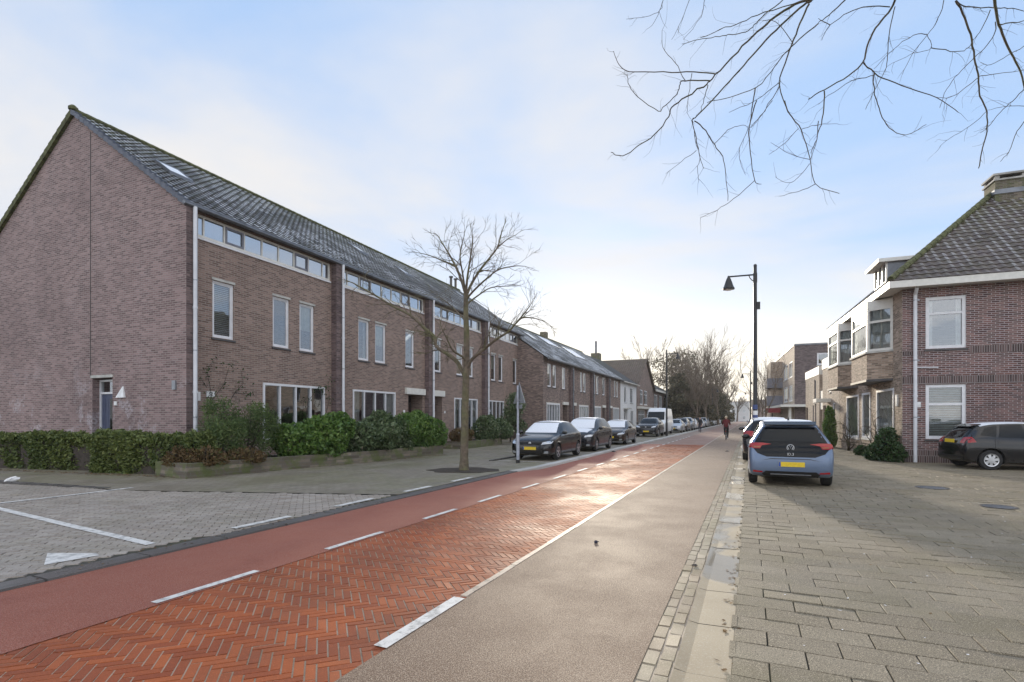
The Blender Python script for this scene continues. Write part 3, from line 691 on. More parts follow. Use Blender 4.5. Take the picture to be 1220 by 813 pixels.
def door(parent, x0, x1, z0, z1, y, mat, trans=.45, Mx=None, frame='white_paint', glz=True, handle_left=True):
    """door leaf with frame, transom light and handle; y is the front of the leaf"""
    d = MB(Mx); fw = .06; zt = z1-trans
    d.box(x0+fw, x1-fw, y+.02, y+.06, z0+.03, zt-.03)
    # vertical boards
    nb = 5; w = (x1-x0-2*fw-.10)/nb
    for k in range(nb): d.box(x0+fw+.05+k*w+.008, x0+fw+.05+(k+1)*w-.008, y+.008, y+.02, z0+.15, zt-.15)
    D = d.build('door', M[mat], parent)
    f = MB(Mx); f.box(x0, x0+fw, y-.02, y+.08, z0, z1); f.box(x1-fw, x1, y-.02, y+.08, z0, z1); f.box(x0+fw, x1-fw, y-.02, y+.08, z1-fw, z1); f.box(x0+fw, x1-fw, y-.02, y+.08, zt-.03, zt+.03)
    f.build('door_frame', M[frame], D)
    g = MB(Mx); g.quad((x0+fw, y+.03, zt+.03), (x1-fw, y+.03, zt+.03), (x1-fw, y+.03, z1-fw), (x0+fw, y+.03, z1-fw)); g.build('transom_pane', M['glass'], D)
    hx = x0+fw+.09 if handle_left else x1-fw-.09
    h = MB(Mx); h.tube([(hx, y+.01, z0+1.0), (hx, y-.03, z0+1.0), (hx+(.1 if handle_left else -.1), y-.035, z0+1.0)], .011, 6); h.box(hx-.02, hx+.02, y+.000, y+.008, z0+.92, z0+1.08); h.build('handle', M['alu'], D)
    return D
def tile_slope(x0, x1, y0, y1, z0, pitch, mat, parent, name='roof', tw=.30, tl=.34, amp=.028, step=.028, nx=6, gk=(1, 2), hip=None, ridge_attr=True, thick=.10):
    """pantile roof plane, rising from (y0,z0) to y1; hip(s)->(xa,xb) gives the x-range at slope fraction s"""
    L = math.hypot(y1-y0, (y1-y0)*pitch); nrow = max(1, round(L/tl)); dy = (y1-y0)/nrow
    nrmy, nrmz = -pitch/math.hypot(1,pitch), 1/math.hypot(1,pitch)
    ncol = max(1, round((x1-x0)/tw)); nX = ncol*nx
    xs = np.linspace(x0, x1, nX+1); ph = (np.arange(nX+1) % nx)/nx
    prof = amp*(np.where(ph < .62, np.sin(ph/.62*math.pi), -.35*np.sin((ph-.62)/.38*math.pi)))
    V = []; Fc = []; gli = []; rnd = []; rdg = []
    for r in range(nrow):
        ya, yb = y0+r*dy, y0+(r+1)*dy
        idx = []
        for (yy, off) in ((ya, -.006), (ya, step), (yb+dy*.08, .0)):
            b = len(V); idx.append(b)
            lo, hi = (hip((yy-y0)/(y1-y0)) if hip else (x0, x1))
            for k in range(nX+1):
                x = min(max(xs[k], lo), hi); h = prof[k]*(1. if off != -.006 else .15) + off
                z = z0 + (min(yy, y1)-y0)*pitch
                V.append((x, min(yy, y1)+nrmy*h, z+nrmz*h))
        for k in range(nX):
            lo, hi = hip((yb-y0)/(y1-y0)) if hip else (x0, x1)
            if xs[k+1] <= lo-.3 or xs[k] >= hi+.3: continue
            q = (rng.random() if r % 1 == 0 else q) if k % nx == 0 else q
            for s in (0, 1):
                Fc.append((idx[s]+k, idx[s]+k+1, idx[s+1]+k+1, idx[s+1]+k)); 
                rnd.append(q if s == 1 else 0.); gli.append(q*.72+.28 if (s == 1 and (k % nx) in gk) else 0.); rdg.append(r/nrow)
    me = bpy.data.meshes.new(name); me.from_pydata(V, [], Fc)
    # drop collapsed faces
    me.attributes.new('rnd', 'FLOAT', 'FACE').data.foreach_set('value', rnd); me.attributes.new('glint', 'FLOAT', 'FACE').data.foreach_set('value', gli); me.attributes.new('ridge', 'FLOAT', 'FACE').data.foreach_set('value', [x**2 for x in rdg])
    me.materials.append(M[mat]); box_uv(me); me.polygons.foreach_set('use_smooth', [True]*len(me.polygons)); me.set_sharp_from_angle(angle=rad(40)); 
    o = bpy.data.objects.new(name, me); COL.objects.link(o); o.parent = parent; return o
def ridge_row(mb, a, b, r=.10, n=0, seg=.34):
    a = Vector(a); b = Vector(b); L = (b-a).length; d = (b-a)/L; k = int(L/seg); up = Vector((0,0,1))
    for i in range(k):
        p = a+d*(i*L/k-.01); q = a+d*((i+1)*L/k+.02); mb.tube([p, q], [r*1.04, r*.92], 8)
def dpipe(parent, x, y, z0, z1, r=.05, Mx=None, mat='white_pipe', joints=(2.2, 4.6), name='downpipe'):
    mb = MB(Mx); mb.tube([(x, y, z0), (x, y, z1)], r, 12)
    for j in joints: mb.lathe([(r+.009, j), (r+.009, j+.07)], 12, (x, y, 0))
    o = mb.build(name, M[mat], parent, smooth=True)
    mb = MB(Mx)
    for j in (1.5, 3.4, 5.4):
        if j < z1: mb.lathe([(r+.006, j), (r+.006, j+.035)], 12, (x, y, 0)); mb.box(x-.015, x+.015, y+r, y+r+.06, j, j+.035)
    mb.build('bracket', M['steel'], o); return o
def gutter(parent, x0, x1, y, z, mat='gutter_zinc', w=.13, h=.12, ends=True):
    mb = MB(); pr = [(-w,h*1.0),(-w,h*.35),(-w*.8,.02),(-w*.2,0),(0,.03),(0,h)]
    for (a, b), (c, d) in zip(pr[:-1], pr[1:]): mb.quad((x0,y+a,z+b),(x0,y+c,z+d),(x1,y+c,z+d),(x1,y+a,z+b))
    mb.quad(*[(x0, y+a, z+b) for a, b in pr][::-1]); mb.quad(*[(x1, y+a, z+b) for a, b in pr])
    mb.box(x0, x1, y-w-.012, y-w+.004, z+h*.85, z+h*1.02)
    return mb.build('gutter', M[mat], parent)

# ================================================================ ROW OF TALL HOUSES (left)
UL = [0, 6.2, 12.85, 19.3, 25.5]
ROT1 = math.atan2(.9195, .3932)
EZ, PT, AP = 7.75, .70, 5.14
O1 = Vector((-9.38, 14.6, 0)); A1 = Vector((.3932, .9195, 0)); P1 = Vector((-.9195, .3932, 0))
PIER = [(0.0, .34), (5.98, 6.42), (12.62, 13.08), (19.08, 19.55)]
HOUSE_LABELS = ['tall brick end house at left with gable wall, hedge and white triangular lamp',
  'second tall brick row house, with four-part white window above the big laurel hedge',
  'third tall brick row house, its white front door beside the bare street tree',
  'last tall brick row house before the lower row, with two tilted band windows']
cfg = [
 dict(up=[(.98,1.70),(3.19,3.90),(4.37,5.07)], gw=(2.78,5.60,.75,2.67), band=(.46,5.88), dr=None),
 dict(up=[(7.55,8.24),(8.65,9.40),(10.92,11.65)], gw=(7.19,10.10,.75,2.67), band=(6.62,12.45), dr=(11.15,12.4,'door_brown')),
 dict(up=[(13.5,14.2),(15.88,16.6),(17.19,17.9)], gw=(15.60,18.45,.65,2.63), band=(13.25,18.9), dr=(13.2,14.3,'door_white')),
 dict(up=[(20.41,21.1),(21.58,22.25),(24.01,24.7)], gw=(20.03,22.4,.75,2.63), band=(19.75,25.2), dr=(23.8,24.9,'door_brown'))]
for i, c in enumerate(cfg):
    xa, xb = UL[i], UL[i+1]; o = O1 + A1*xa
    T = empty('row_house', o, ROT1, HOUSE_LABELS[i], 'house', 'tall brick row houses on the left')
    sx = lambda v: v - xa
    holes = [(sx(a), sx(b), 3.93, 5.65) for a, b in c['up']] + [(sx(c['gw'][0]), sx(c['gw'][1]), c['gw'][2], c['gw'][3]), (sx(c['band'][0]), sx(c['band'][1]), 6.80, 7.46)]
    if c['dr']: holes.append((sx(c['dr'][0]), sx(c['dr'][1]), 0.03, 2.62, .75))
    w = xb-xa; mb = MB()
    wall_holes(mb, 0, w, 0, 7.62, holes)
    rw = MB(); rw.quad((0,10.3,0),(0,10.3,7.7),(w,10.3,7.7),(w,10.3,0)); rw.build('rear_wall', M['brick_row'], T)
    if i == 3:
        mb.quad((w,0,0),(w,10.3,0),(w,10.3,7.6),(w,AP,11.25),(w,0,7.7))
    W_ = mb.build('wall', M['brick_row'], T)
    if i == 0:   # gable with the door in it
        g = MB(Matrix(((0,-1,0,0),(-1,0,0,0),(0,0,1,0),(0,0,0,1))))   # (s,y,z)->(-y,-s,z): wall plane x=0 seen from the court
        g = MB(Matrix(((0,1,0,0),(-1,0,0,0),(0,0,1,0),(0,0,0,1))))
        # param s=-y(local) so that x axis of the wall runs towards the street
        wall_holes(g, -10.3, .25, 0, 7.45, [(-4.15,-3.12,0.03,2.74,.28)])
        g.quad((-10.3,0,7.45),(.25,0,7.45),(.25,0,7.50),(0,0,7.68),(-AP,0,11.27),(-10.3,0,7.66))
        g.build('gable_wall', M['brick_gable'], T)
        g = MB(); g.box(-.012, .03, 4.24-.012, 4.24+.012, 2.8, 10.5); g.build('joint', M['soffit_dark'], T)
        Mg = Matrix(((0,1,0,0),(-1,0,0,0),(0,0,1,0),(0,0,0,1)))
        D = door(T, -4.15, -3.12, .03, 2.70, .22, 'door_blue', .42, Mg)
        k = MB(Mg); k.box(-3.62,-3.50,.205,.222,.6,2.1); k.build('door_glass', M['car_glass'], D)
        k = MB(Mg); k.box(-3.42,-3.22,.205,.222,.95,1.03); k.build('letterbox', M['alu'], D)
        k = MB(Mg); k.box(-4.2,-3.07,-.03,.05,2.745,2.83); k.build('lintel', M['lintel'], D)
        # wall lamp: white triangular prism with slanted front
        tri = MB(Mg); tri.hexa([(-2.86,-.004,2.11),(-2.46,-.004,2.11),(-2.46,-.07,2.11),(-2.86,-.07,2.11)][::-1], [(-2.60,-.004,2.45),(-2.56,-.004,2.45),(-2.56,-.02,2.45),(-2.60,-.02,2.45)][::-1])
        tri.build('wall_lamp', M['sign_white'], T, label='white triangular wall lamp beside the gable door')
        bx = MB(Mg); bx.box(-3.02,-2.88,-.02,-.001,1.88,2.0); bx.build('number_plate', M['sign_white'], T)
        bx = MB(Mg); bx.box(-.30,-.16,-.05,-.002,2.30,2.56); bx.build('meter_box', M['sign_back'], T)
        bx = MB(); bx.box(.47,.58,-.03,-.002,2.0,2.26); bx.build('doorbell', M['sign_white'], T)
        bx = MB(); bx.box(.78,1.04,-.02,-.002,2.12,2.29); npl = bx.build('number_plate', M['sign_white'], T)
        cu_ = bpy.data.curves.new('number', 'FONT'); cu_.body = '52'; cu_.size = .15; cu_.align_x = 'CENTER'; cu_.align_y = 'CENTER'; cu_.extrude = .002
        tmp = bpy.data.objects.new('n', cu_); COL.objects.link(tmp); bpy.context.view_layer.update()
        me = bpy.data.meshes.new_from_object(tmp.evaluated_get(bpy.context.evaluated_depsgraph_get())); bpy.data.objects.remove(tmp)
        me.materials.clear(); me.materials.append(M['black_metal']); no = bpy.data.objects.new('number', me); COL.objects.link(no); no.parent = npl; no.location = (.91,-.024,2.205); no.rotation_euler = (rad(90),0,0)
    # pier on the party line
    a, b = PIER[i]; mb = MB(); mb.box(sx(a)+.0, sx(b), -.25, .02, 0, 7.5) if i else mb.box(.004, sx(b), -.25, .02, 0, 7.5)
    mb.build('pier', M['brick_pier'], T)
    dpipe(T, sx(b)-.13 if i else sx(b)-.12, -.31, .12, 7.50, .055)
    # roof: front slope of tiles, rear slope, gutter, soffit
    tile_slope(0 if i else -.06, w, -.24, AP, EZ-.24*PT, PT, 'tiles_row', T, tw=.245, tl=.29, nx=5, amp=.026, step=.03, gk=(0,))
    mb = MB(); mb.quad((0,AP,EZ+AP*PT-.02),(0,10.7,EZ-.05),(w,10.7,EZ-.05),(w,AP,EZ+AP*PT-.02))
    mb.quad((0,-.02,7.60),(w,-.02,7.60),(w,-.21,7.55),(0,-.21,7.55)); mb.box(0.0 if i else -.02, w, -.225, -.20, 7.46, 7.56)
    mb.quad((0,-.20,7.50),(0,.0,7.53),(w,.0,7.53),(w,-.20,7.50)); mb.build('eaves', M['soffit_dark'], T)
    mb = MB(); ridge_row(mb, (0,AP,EZ+AP*PT+.03), (w,AP,EZ+AP*PT+.03)); mb.build('ridge_tiles', M['ridge_moss'], T, smooth=True)
    gutter(T, -.10 if i == 0 else 0, w, -.235, 7.47, w=.11, h=.11)
    if i == 0:
        mb = MB()
        n = 22; sl = (AP+.28)/n
        for k in range(n):
            y0, y1 = -.28+k*sl, -.28+(k+1)*sl+.03; z = lambda y, o_=0: EZ+y*PT+o_
            y1b = y1-.035
            mb.hexa([(-.10,y0,z(y0,-.07)),(.10,y0,z(y0,-.02)),(.10,y1b,z(y1b,-.02)),(-.10,y1b,z(y1b,-.12))], [(-.10,y0,z(y0,.095)),(.10,y0,z(y0,.095)),(.10,y1,z(y1,.03)),(-.10,y1,z(y1,.03))])
        mb.build('verge_tiles', M['verge_tile'], T)
        mb = MB()
        for k in range(n):
            y0 = AP + k*sl; y1 = y0+sl+.03; z = lambda y, o_=0: EZ+(2*AP-y)*PT+o_
            mb.hexa([(-.10,y0,z(y0,-.15)),(.2,y0,z(y0,-.15)),(.2,y1,z(y1,-.15)),(-.10,y1,z(y1,-.15))], [(-.10,y0,z(y0,.045)),(.2,y0,z(y0,.045)),(.2,y1,z(y1,.085)),(-.10,y1,z(y1,.085))])
        mb.build('verge_tiles', M['ridge_moss'], T)
        lump_ = MB(); lump_.lathe([(.05,0),(.13,.03),(.14,.10),(.06,.18)], 8, (-.02, AP, EZ+AP*PT+.02)); lump_.build('ridge_end', M['ridge_moss'], T, smooth=True)
    # windows
    for a, b in c['up']:
        window(T, sx(a), sx(b), 3.93, 5.65, rev=.10, fw=.06, inner=True, lint='lintel', gmat='glass', curtain=[None, ('curtain_cream','half'), ('blind_grey','blinds'), None, ('curtain_white','sides'), ('curtain_white','half')][int(a*3) % 6])
    g0, g1, gz0, gz1 = c['gw']
    window(T, sx(g0), sx(g1), gz0, gz1, rev=.06, dp=.09, cols=(.25,.5,.75), fw=.075, sill='white_paint', gmat='glass', curtain=('curtain_white','sides') if i in (1,2) else None)
    b0, b1 = c['band']
    cl = [.045,.17,.30,.425,.55,.675,.80,.93]
    window(T, sx(b0), sx(b1), 6.80, 7.46, rev=.05, dp=.05, cols=cl, fw=.07, sill='white_paint', gmat='glass_mirror', curtain=('band_sky_sheet','flat'), mat='cream_paint', sash=(2,6), name='band_window')
    if c['dr']:
        a, b, dm = c['dr']; door(T, sx(a), sx(b), .03, 2.62, .70, dm, .38, frame='door_brown' if dm != 'door_white' else 'white_paint')
        mb = MB(); mb.box(sx(a)-.28, sx(b)+.12, -.12, .02, 2.64, 2.94); mb.build('canopy', M['cream_paint'], T)
        mb = MB(); mb.box(sx(a), sx(b), -.25, .7, 0, .03); mb.build('doorstep', M['concrete'], T)
        mb = MB(); mb.box(sx(a)-.42, sx(a)-.30, -.025, -.002, 1.75, 1.87) if i == 1 else mb.box(sx(b)+.2, sx(b)+.32, -.025, -.002, 1.75, 1.87); mb.build('number_plate', M['sign_white'], T)
    if i == 0: sk = [(1.15, 2.2)]
    elif i == 1: sk = [(5.0, 3.0)]
    elif i == 2: sk = [(1.6, 2.5)]
    else: sk = [(3.0, 3.2)]
    for (x, y) in sk:
        q = EZ + y*PT; ln = .75; mb = MB()
        f = lambda xx, yy, o_: (xx, yy, EZ+yy*PT+o_)
        for (xa_, xb_, ya_, yb_) in ((x,x+.06,y,y+ln),(x+.72,x+.78,y,y+ln),(x+.06,x+.72,y,y+.06),(x+.06,x+.72,y+ln-.06,y+ln)):
            mb.hexa([f(xa_,ya_,.02),f(xb_,ya_,.02),f(xb_,yb_,.02),f(xa_,yb_,.02)], [f(xa_,ya_,.13),f(xb_,ya_,.13),f(xb_,yb_,.13),f(xa_,yb_,.13)])
        s = mb.build('skylight', M['gutter_zinc'], T)
        mb = MB(); mb.quad(f(x+.05,y+.05,.11),f(x+.73,y+.05,.11),f(x+.73,y+ln-.05,.11),f(x+.05,y+ln-.05,.11)); mb.build('pane', M['frost' if i == 0 else 'glass_mirror'], s)
    if i == 3:
        for x in (4.9, 5.6):
            mb = MB(); mb.tube([(x, AP, EZ+AP*PT), (x, AP, EZ+AP*PT+.75)], .10, 8); mb.lathe([(.16, EZ+AP*PT+.72),(.16, EZ+AP*PT+.80)], 10, (x, AP, 0)); mb.build('vent_pipe', M['sill_dark'], T, smooth=True)

# ================================================================ SECOND, LOWER ROW
B2 = R(34.2, -13.3); A2 = Vector((SA, CA, 0))
U2 = [0, 6.07, 12.2, 18.15, 24.1]
E2, P2, D2 = 5.95, .70, 4.5
cf2 = [
 dict(up=[(.84,1.60),(1.95,2.70),(4.06,4.85)], gw=(.65,3.45), dr=(4.25,5.35)),
 dict(up=[(6.55,7.25),(8.80,9.45),(9.72,10.45)], gw=(8.46,11.2), dr=(6.57,7.42)),
 dict(up=[(12.95,13.65),(13.95,14.75),(16.2,17.1)], gw=(12.55,15.5), dr=(16.2,17.2)),
 dict(up=[(18.8,19.6),(21.0,21.7),(22.1,22.9)], gw=(20.6,23.3), dr=(18.9,19.9))]
L2 = ['lower brick row house with plain gable side, right behind the first parked car',
 'lower brick row house, second of its row, behind the second parked car',
 'lower brick row house, third of its row, with white lintels over upper windows',
 'lower brick row house adjoining the small white house']
for i, c in enumerate(cf2):
    xa, xb = U2[i], U2[i+1]; w = xb-xa; T = empty('row_house', B2+A2*xa, ROADROT, L2[i], 'house', 'lower brick row houses')
    sx = lambda v: v-xa
    holes = [(sx(a),sx(b),3.77,5.45) for a,b in c['up']] + [(sx(c['gw'][0]),sx(c['gw'][1]),.7,2.55)]
    holes.append((sx(c['dr'][0]),sx(c['dr'][1]),.03,2.5,.6))
    mb = MB(); wall_holes(mb, 0, w, 0, E2, holes); rw = MB(); rw.quad((0,9,0),(0,9,E2),(w,9,E2),(w,9,0)); rw.build('rear_wall', M['brick_second'], T)
    if i == 0: mb.quad((0,0,0),(0,0,E2),(0,D2,E2+D2*P2-.12),(0,9,E2),(0,9,0))
    if i == 3: mb.quad((w,0,0),(w,9,0),(w,9,E2),(w,D2,E2+D2*P2-.12),(w,0,E2))
    mb.build('wall', M['brick_second'], T)
    if i: mb = MB(); mb.box(-.35,.35,-.22,.02,0,E2-.1); mb.build('pier', M['brick_pier'], T); dpipe(T, .0, -.28, .1, E2-.1, .05, mat='gutter_zinc')
    tile_slope(0 if i else -.12, w, -.35, D2, E2-.35*P2+.05, P2, 'tiles_row', T, nx=4, gk=(0, 3))
    mb = MB(); mb.quad((0,D2,E2+D2*P2+.02),(0,9.35,E2-.2),(w,9.35,E2-.2),(w,D2,E2+D2*P2+.02)); mb.quad((0,0,E2),(w,0,E2),(w,-.34,E2-.22),(0,-.34,E2-.22)); mb.box(0,w,-.36,-.34,E2-.34,E2-.2); mb.build('eaves', M['soffit_dark'], T)
    mb = MB(); ridge_row(mb, (0,D2,E2+D2*P2+.07), (w,D2,E2+D2*P2+.07), .09); mb.build('ridge_tiles', M['ridge_moss'], T, smooth=True)
    gutter(T, -.1 if i == 0 else 0, w, -.36, E2-.30)
    for a, b in c['up']: window(T, sx(a), sx(b), 3.77, 5.45, rev=.09, fw=.06, inner=True, gmat='glass', lint='cream_paint' if i >= 2 else None, curtain=('curtain_white','half'))
    window(T, sx(c['gw'][0]), sx(c['gw'][1]), .7, 2.55, rev=.05, dp=.09, cols=(.2,.4,.6,.8) if i % 2 == 0 else (.25,.5,.75), rows=(), fw=.08, sill='white_paint', lint='cream_paint', curtain=('curtain_white','full' if i else 'sides'))
    a, b = c['dr']; door(T, sx(a), sx(b), .03, 2.5, .55, 'door_maroon' if i < 2 else 'door_brown', .35, frame='door_brown')
    mb = MB(); mb.box(sx(a)-.1, sx(b)+.1, -.10, .02, 2.52, 2.75); mb.build('canopy', M['cream_paint'], T)
    if i in (0, 1, 2):
        x, y, ln, wd = ((4.2,2.5,1.1,1.6),(2.0,2.6,1.3,3.0),(1.0,1.8,1.6,4.0))[i]; f = lambda xx, yy, o_: (xx, yy, E2+yy*P2+.05+o_)
        mb = MB()
        for (p,q,r_,s_) in ((x,x+.07,y,y+ln),(x+wd-.07,x+wd,y,y+ln),(x+.07,x+wd-.07,y,y+.07),(x+.07,x+wd-.07,y+ln-.07,y+ln)): mb.hexa([f(p,r_,.0),f(q,r_,.0),f(q,s_,.0),f(p,s_,.0)],[f(p,r_,.14),f(q,r_,.14),f(q,s_,.14),f(p,s_,.14)])
        s = mb.build('skylight' if i == 0 else 'solar_panel', M['gutter_zinc'], T); mb = MB(); mb.quad(f(x+.05,y+.05,.12),f(x+wd-.05,y+.05,.12),f(x+wd-.05,y+ln-.05,.12),f(x+.05,y+ln-.05,.12)); mb.build('pane', M['frost' if i else 'glass_mirror'], s)
    if i == 1: mb = MB(); mb.box(5.4,6.0,D2-.3,D2+.3,E2+D2*P2-.2,E2+D2*P2+.55); mb.build('chimney', M['brick_chimney'], T)
# white house
T = empty('white_house', B2+A2*24.1, ROADROT, 'small white rendered house between the brick row and the gabled house', 'house'); w = 9.1
mb = MB(); wall_holes(mb, 0, w, 0, 5.8, [(2.0,3.1,3.3,5.2),(5.2,6.9,3.3,5.2),(1.9,3.6,.03,2.5,.3),(5.6,7.2,.5,2.4)]); mb.quad((0,0,0),(0,0,5.8),(0,4.5,8.9),(0,9,5.8),(0,9,0)); mb.quad((w,0,0),(w,9,0),(w,9,5.8),(w,4.5,8.9),(w,0,5.8)); mb.build('wall', M['render_white'], T)
tile_slope(0, w, -.35, 4.5, 5.65, .70, 'tiles_row', T, nx=4); gutter(T, 0, w, -.36, 5.55, 'cream_paint')
mb = MB(); mb.quad((0,4.5,9.0),(0,9.3,5.7),(w,9.3,5.7),(w,4.5,9.0)); mb.quad((0,0,5.8),(w,0,5.8),(w,-.36,5.6),(0,-.36,5.6)); mb.build('eaves', M['soffit_dark'], T)
for a, b, c_, d in ((2.0,3.1,3.3,5.2),(5.2,6.9,3.3,5.2),(5.6,7.2,.5,2.4)): window(T, a, b, c_, d, fw=.07, rev=.1, cols=(.5,) if b-a > 1.5 else (), curtain=('curtain_white','half'))
door(T, 2.2, 3.5, .03, 2.5, .25, 'door_brown', .4); mb = MB(); mb.box(1.7,3.8,-.5,.0,2.52,2.66); mb.build('canopy', M['lintel'], T)
# gabled house behind the white one
T = empty('gabled_house', B2+A2*33.4, ROADROT, 'brown-roofed brick house with pointed gable, chimney and white upper windows', 'house')
gw, ez, az, dep = 12.2, 6.0, 9.7, 13.0
mb = MB(); wall_holes(mb, 0, gw, 0, ez, [(2.2,4.2,3.3,5.3),(5.2,7.6,3.3,5.3),(1.0,5.6,.5,2.6),(7.2,10.8,.5,2.6)]); mb.quad((0,0,ez),(gw,0,ez),(gw/2,0,az)); mb.quad((0,0,0),(0,0,ez),(0,dep,ez),(0,dep,0)); mb.quad((gw,0,0),(gw,dep,0),(gw,dep,ez),(gw,0,ez)); mb.build('wall', M['brick_second'], T)
def slope_quad(mb, a, b, c, d): mb.quad(a, b, c, d)
# roof planes as tiles: built in a rotated child frame
pr = (az-ez)/(gw/2)
rl = tile_slope(-dep-.2, .35, -.35, gw/2, ez-.35*pr+.08, pr, 'tiles_brown', T, nx=4); rl.rotation_euler = (0,0,rad(-90)); rl.location = (0,0,0)
rr = tile_slope(-.35, dep+.2, -.35, gw/2, ez-.35*pr+.08, pr, 'tiles_brown', T, nx=4); rr.rotation_euler = (0,0,rad(90)); rr.location = (gw,0,0)
mb = MB(); mb.box(.9,2.2,7.0,8.2,az-3.6,az+.9) ; mb.M=None; mb = MB(); mb.box(gw/2-.6,gw/2+.7,6.5,7.7,az-1.2,az+1.2); mb.build('chimney', M['brick_chimney'], T)
mb = MB(); mb.tube([(gw/2,7.1,az+1.2),(gw/2,7.1,az+3.0)], .16, 8); mb.build('flue', M['gutter_zinc'], T)
for a, b, c_, d, cs in ((2.2,4.2,3.3,5.3,(.5,)),(5.2,7.6,3.3,5.3,(.5,)),(1.0,5.6,.5,2.6,(.2,.4,.6,.8)),(7.2,10.8,.5,2.6,(.33,.66))): window(T, a, b, c_, d, cols=cs, rows=(.7,), fw=.12, sill='cream_paint', curtain=('curtain_white','half'))
mb = MB(); mb.box(.4,gw-.4,-.5,.02,2.7,3.0); mb.build('canopy', M['cream_paint'], T)
# lower wing with dormered eave
T = empty('brick_wing', B2+A2*45.65, ROADROT, 'low hipped brick wing with a row of white upper windows beside the gabled house', 'house'); w = 17.
wins = [(1.2,4.2),(6.0,9.0),(11.5,15.5)]
mb = MB(); wall_holes(mb, 0, w, 0, 5.9, [(a,b,3.1,5.1) for a,b in wins]+[(a,b,.5,2.4) for a,b in wins]); mb.quad((w,0,0),(w,9,0),(w,9,5.9),(w,0,5.9)); mb.build('wall', M['brick_second'], T)
tile_slope(-.0, w+.3, -.5, 4.5, 5.75, .62, 'tiles_row', T, nx=3, hip=lambda s: (0, w+.3-4.8*s)); mb = MB(); mb.box(0,w+.4,-.6,-.45,5.5,5.8); mb.quad((0,4.5,8.8),(0,9,6),(w,9,6),(w-4.5,4.5,8.8)); mb.quad((w+.3,-.5,5.75),(w+.3,9,5.75),(w-4.5,4.5,8.8)); mb.build('eaves', M['cream_paint'], T)
for a, b in wins:
    window(T, a, b, 3.1, 5.1, cols=(.33,.66), fw=.14, sill='cream_paint', curtain=('curtain_white','half')); window(T, a, b, .5, 2.4, cols=(.5,), fw=.12, sill='cream_paint')

# ================================================================ CORNER HOUSE (right)
q3 = Vector((.932,-.363,0)); a3 = Vector((.363,.932,0)); C3 = Vector((13.16,17.4,0))
# local x runs from the far end towards the camera, y into the house
ROT3 = math.atan2(-.932, -.363); LF, LS = 9.35, 14.0
T = empty('corner_house', C3, ROT3, 'two-storey brick corner house on the right with hipped tile roof and two bay windows', 'house')
X = lambda L: -L
mb = MB(); holes = [(-2.92,-.86,.68,2.56,.10),(-5.0,-3.76,.66,2.54,.10),(-7.75,-5.56,.62,2.52,.10),(-5.1,-4.62,3.85,5.6,.10)]
wall_holes(mb, -LF, 0, 0, 5.85, holes, rev=.10); mb.quad((-LF,0,0),(-LF,0,5.85),(-LF,9,5.85),(-LF,9,0)); mb.quad((-LF,9,0),(-LF,9,5.85),(0,9,5.85),(0,9,0))
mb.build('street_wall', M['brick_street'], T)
Ms = Matrix(((0,-1,0,0),(1,0,0,0),(0,0,1,0),(0,0,0,1)))  # side wall: param x -> local y, param y -> -local x
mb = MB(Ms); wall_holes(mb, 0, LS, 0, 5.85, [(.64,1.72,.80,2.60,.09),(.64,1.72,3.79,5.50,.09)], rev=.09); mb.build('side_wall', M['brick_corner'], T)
mb = MB(Ms)
mb.box(.0,LS,-.014,-.001,2.63,2.88); mb.box(.0,.60,-.012,-.001,3.60,3.72); mb.box(1.80,LS,-.012,-.001,3.60,3.84); mb.build('soldier_course', M['brick_soldier'], T)
mb = MB(Ms); mb.box(-.002,LS,-.02,-.002,0.0,.42); mb.build('plinth', M['brick_soldier'], T)
window(T, .64, 1.72, .80, 2.60, rev=.09, rows=(.64,), fw=.10, Mx=Ms, mat='white_paint', curtain=('blind_grey','blinds'), gmat='glass_clear')
window(T, .64, 1.72, 3.79, 5.50, rev=.09, rows=(.68,), fw=.10, Mx=Ms, mat='white_paint', curtain=('curtain_white','sides'), gmat='glass')
for (a,b,c_,d) in ((-2.92,-.86,.68,2.56),(-5.0,-3.76,.66,2.54),(-7.75,-5.56,.62,2.52)):
    window(T, a, b, c_, d, rev=.04, dp=.065, fw=.085, rows=(), sill='cream_paint', curtain=('curtain_green','full'), gmat='glass_clear')
window(T, -5.1, -4.62, 3.85, 5.6, rev=.08, fw=.06, rows=(.65,), sill='cream_paint')
dpipe(T, .09, .33, .02, 5.62, .055)
mb = MB(Ms); mb.tube([(.33,-.09,5.6),(.31,-.32,5.78)], .055, 8); mb.tube([(.34,-.10,3.18),(.95,-.09,3.16),(.95,-.01,3.16)], .022, 6); mb.build('pipe_bend', M['white_pipe'], T, smooth=True)
bx = MB(Ms); bx.box(.36,.50,-.03,-.002,1.85,2.03); bx.build('number_plate', M['sign_white'], T)
bx = MB(); bx.box(-.55,-.40,-.05,-.002,1.9,2.3); bx.build('doorbell', M['sign_white'], T)
# cornice / box gutter
ov = .50; zc0, zc1 = 5.80, 6.03
mb = MB(); mb.box(-LF-.2, ov, -ov, -ov+.09, zc0, zc1); mb.box(ov-.09, ov, -ov+.09, LS, zc0, zc1)
mb.quad((-LF-.2,-ov+.09,zc0+.03),(ov-.09,-ov+.09,zc0+.03),(0,0,zc0+.03),(-LF-.2,0,zc0+.03)); mb.quad((ov-.09,-ov+.09,zc0+.03),(ov-.09,LS,zc0+.03),(0,LS,zc0+.03),(0,0,zc0+.03)); mb.box(-LF-.2,-LF-.1,-ov+.09,1.,zc0,zc1)
mb.build('box_gutter', M['cream_paint'], T)
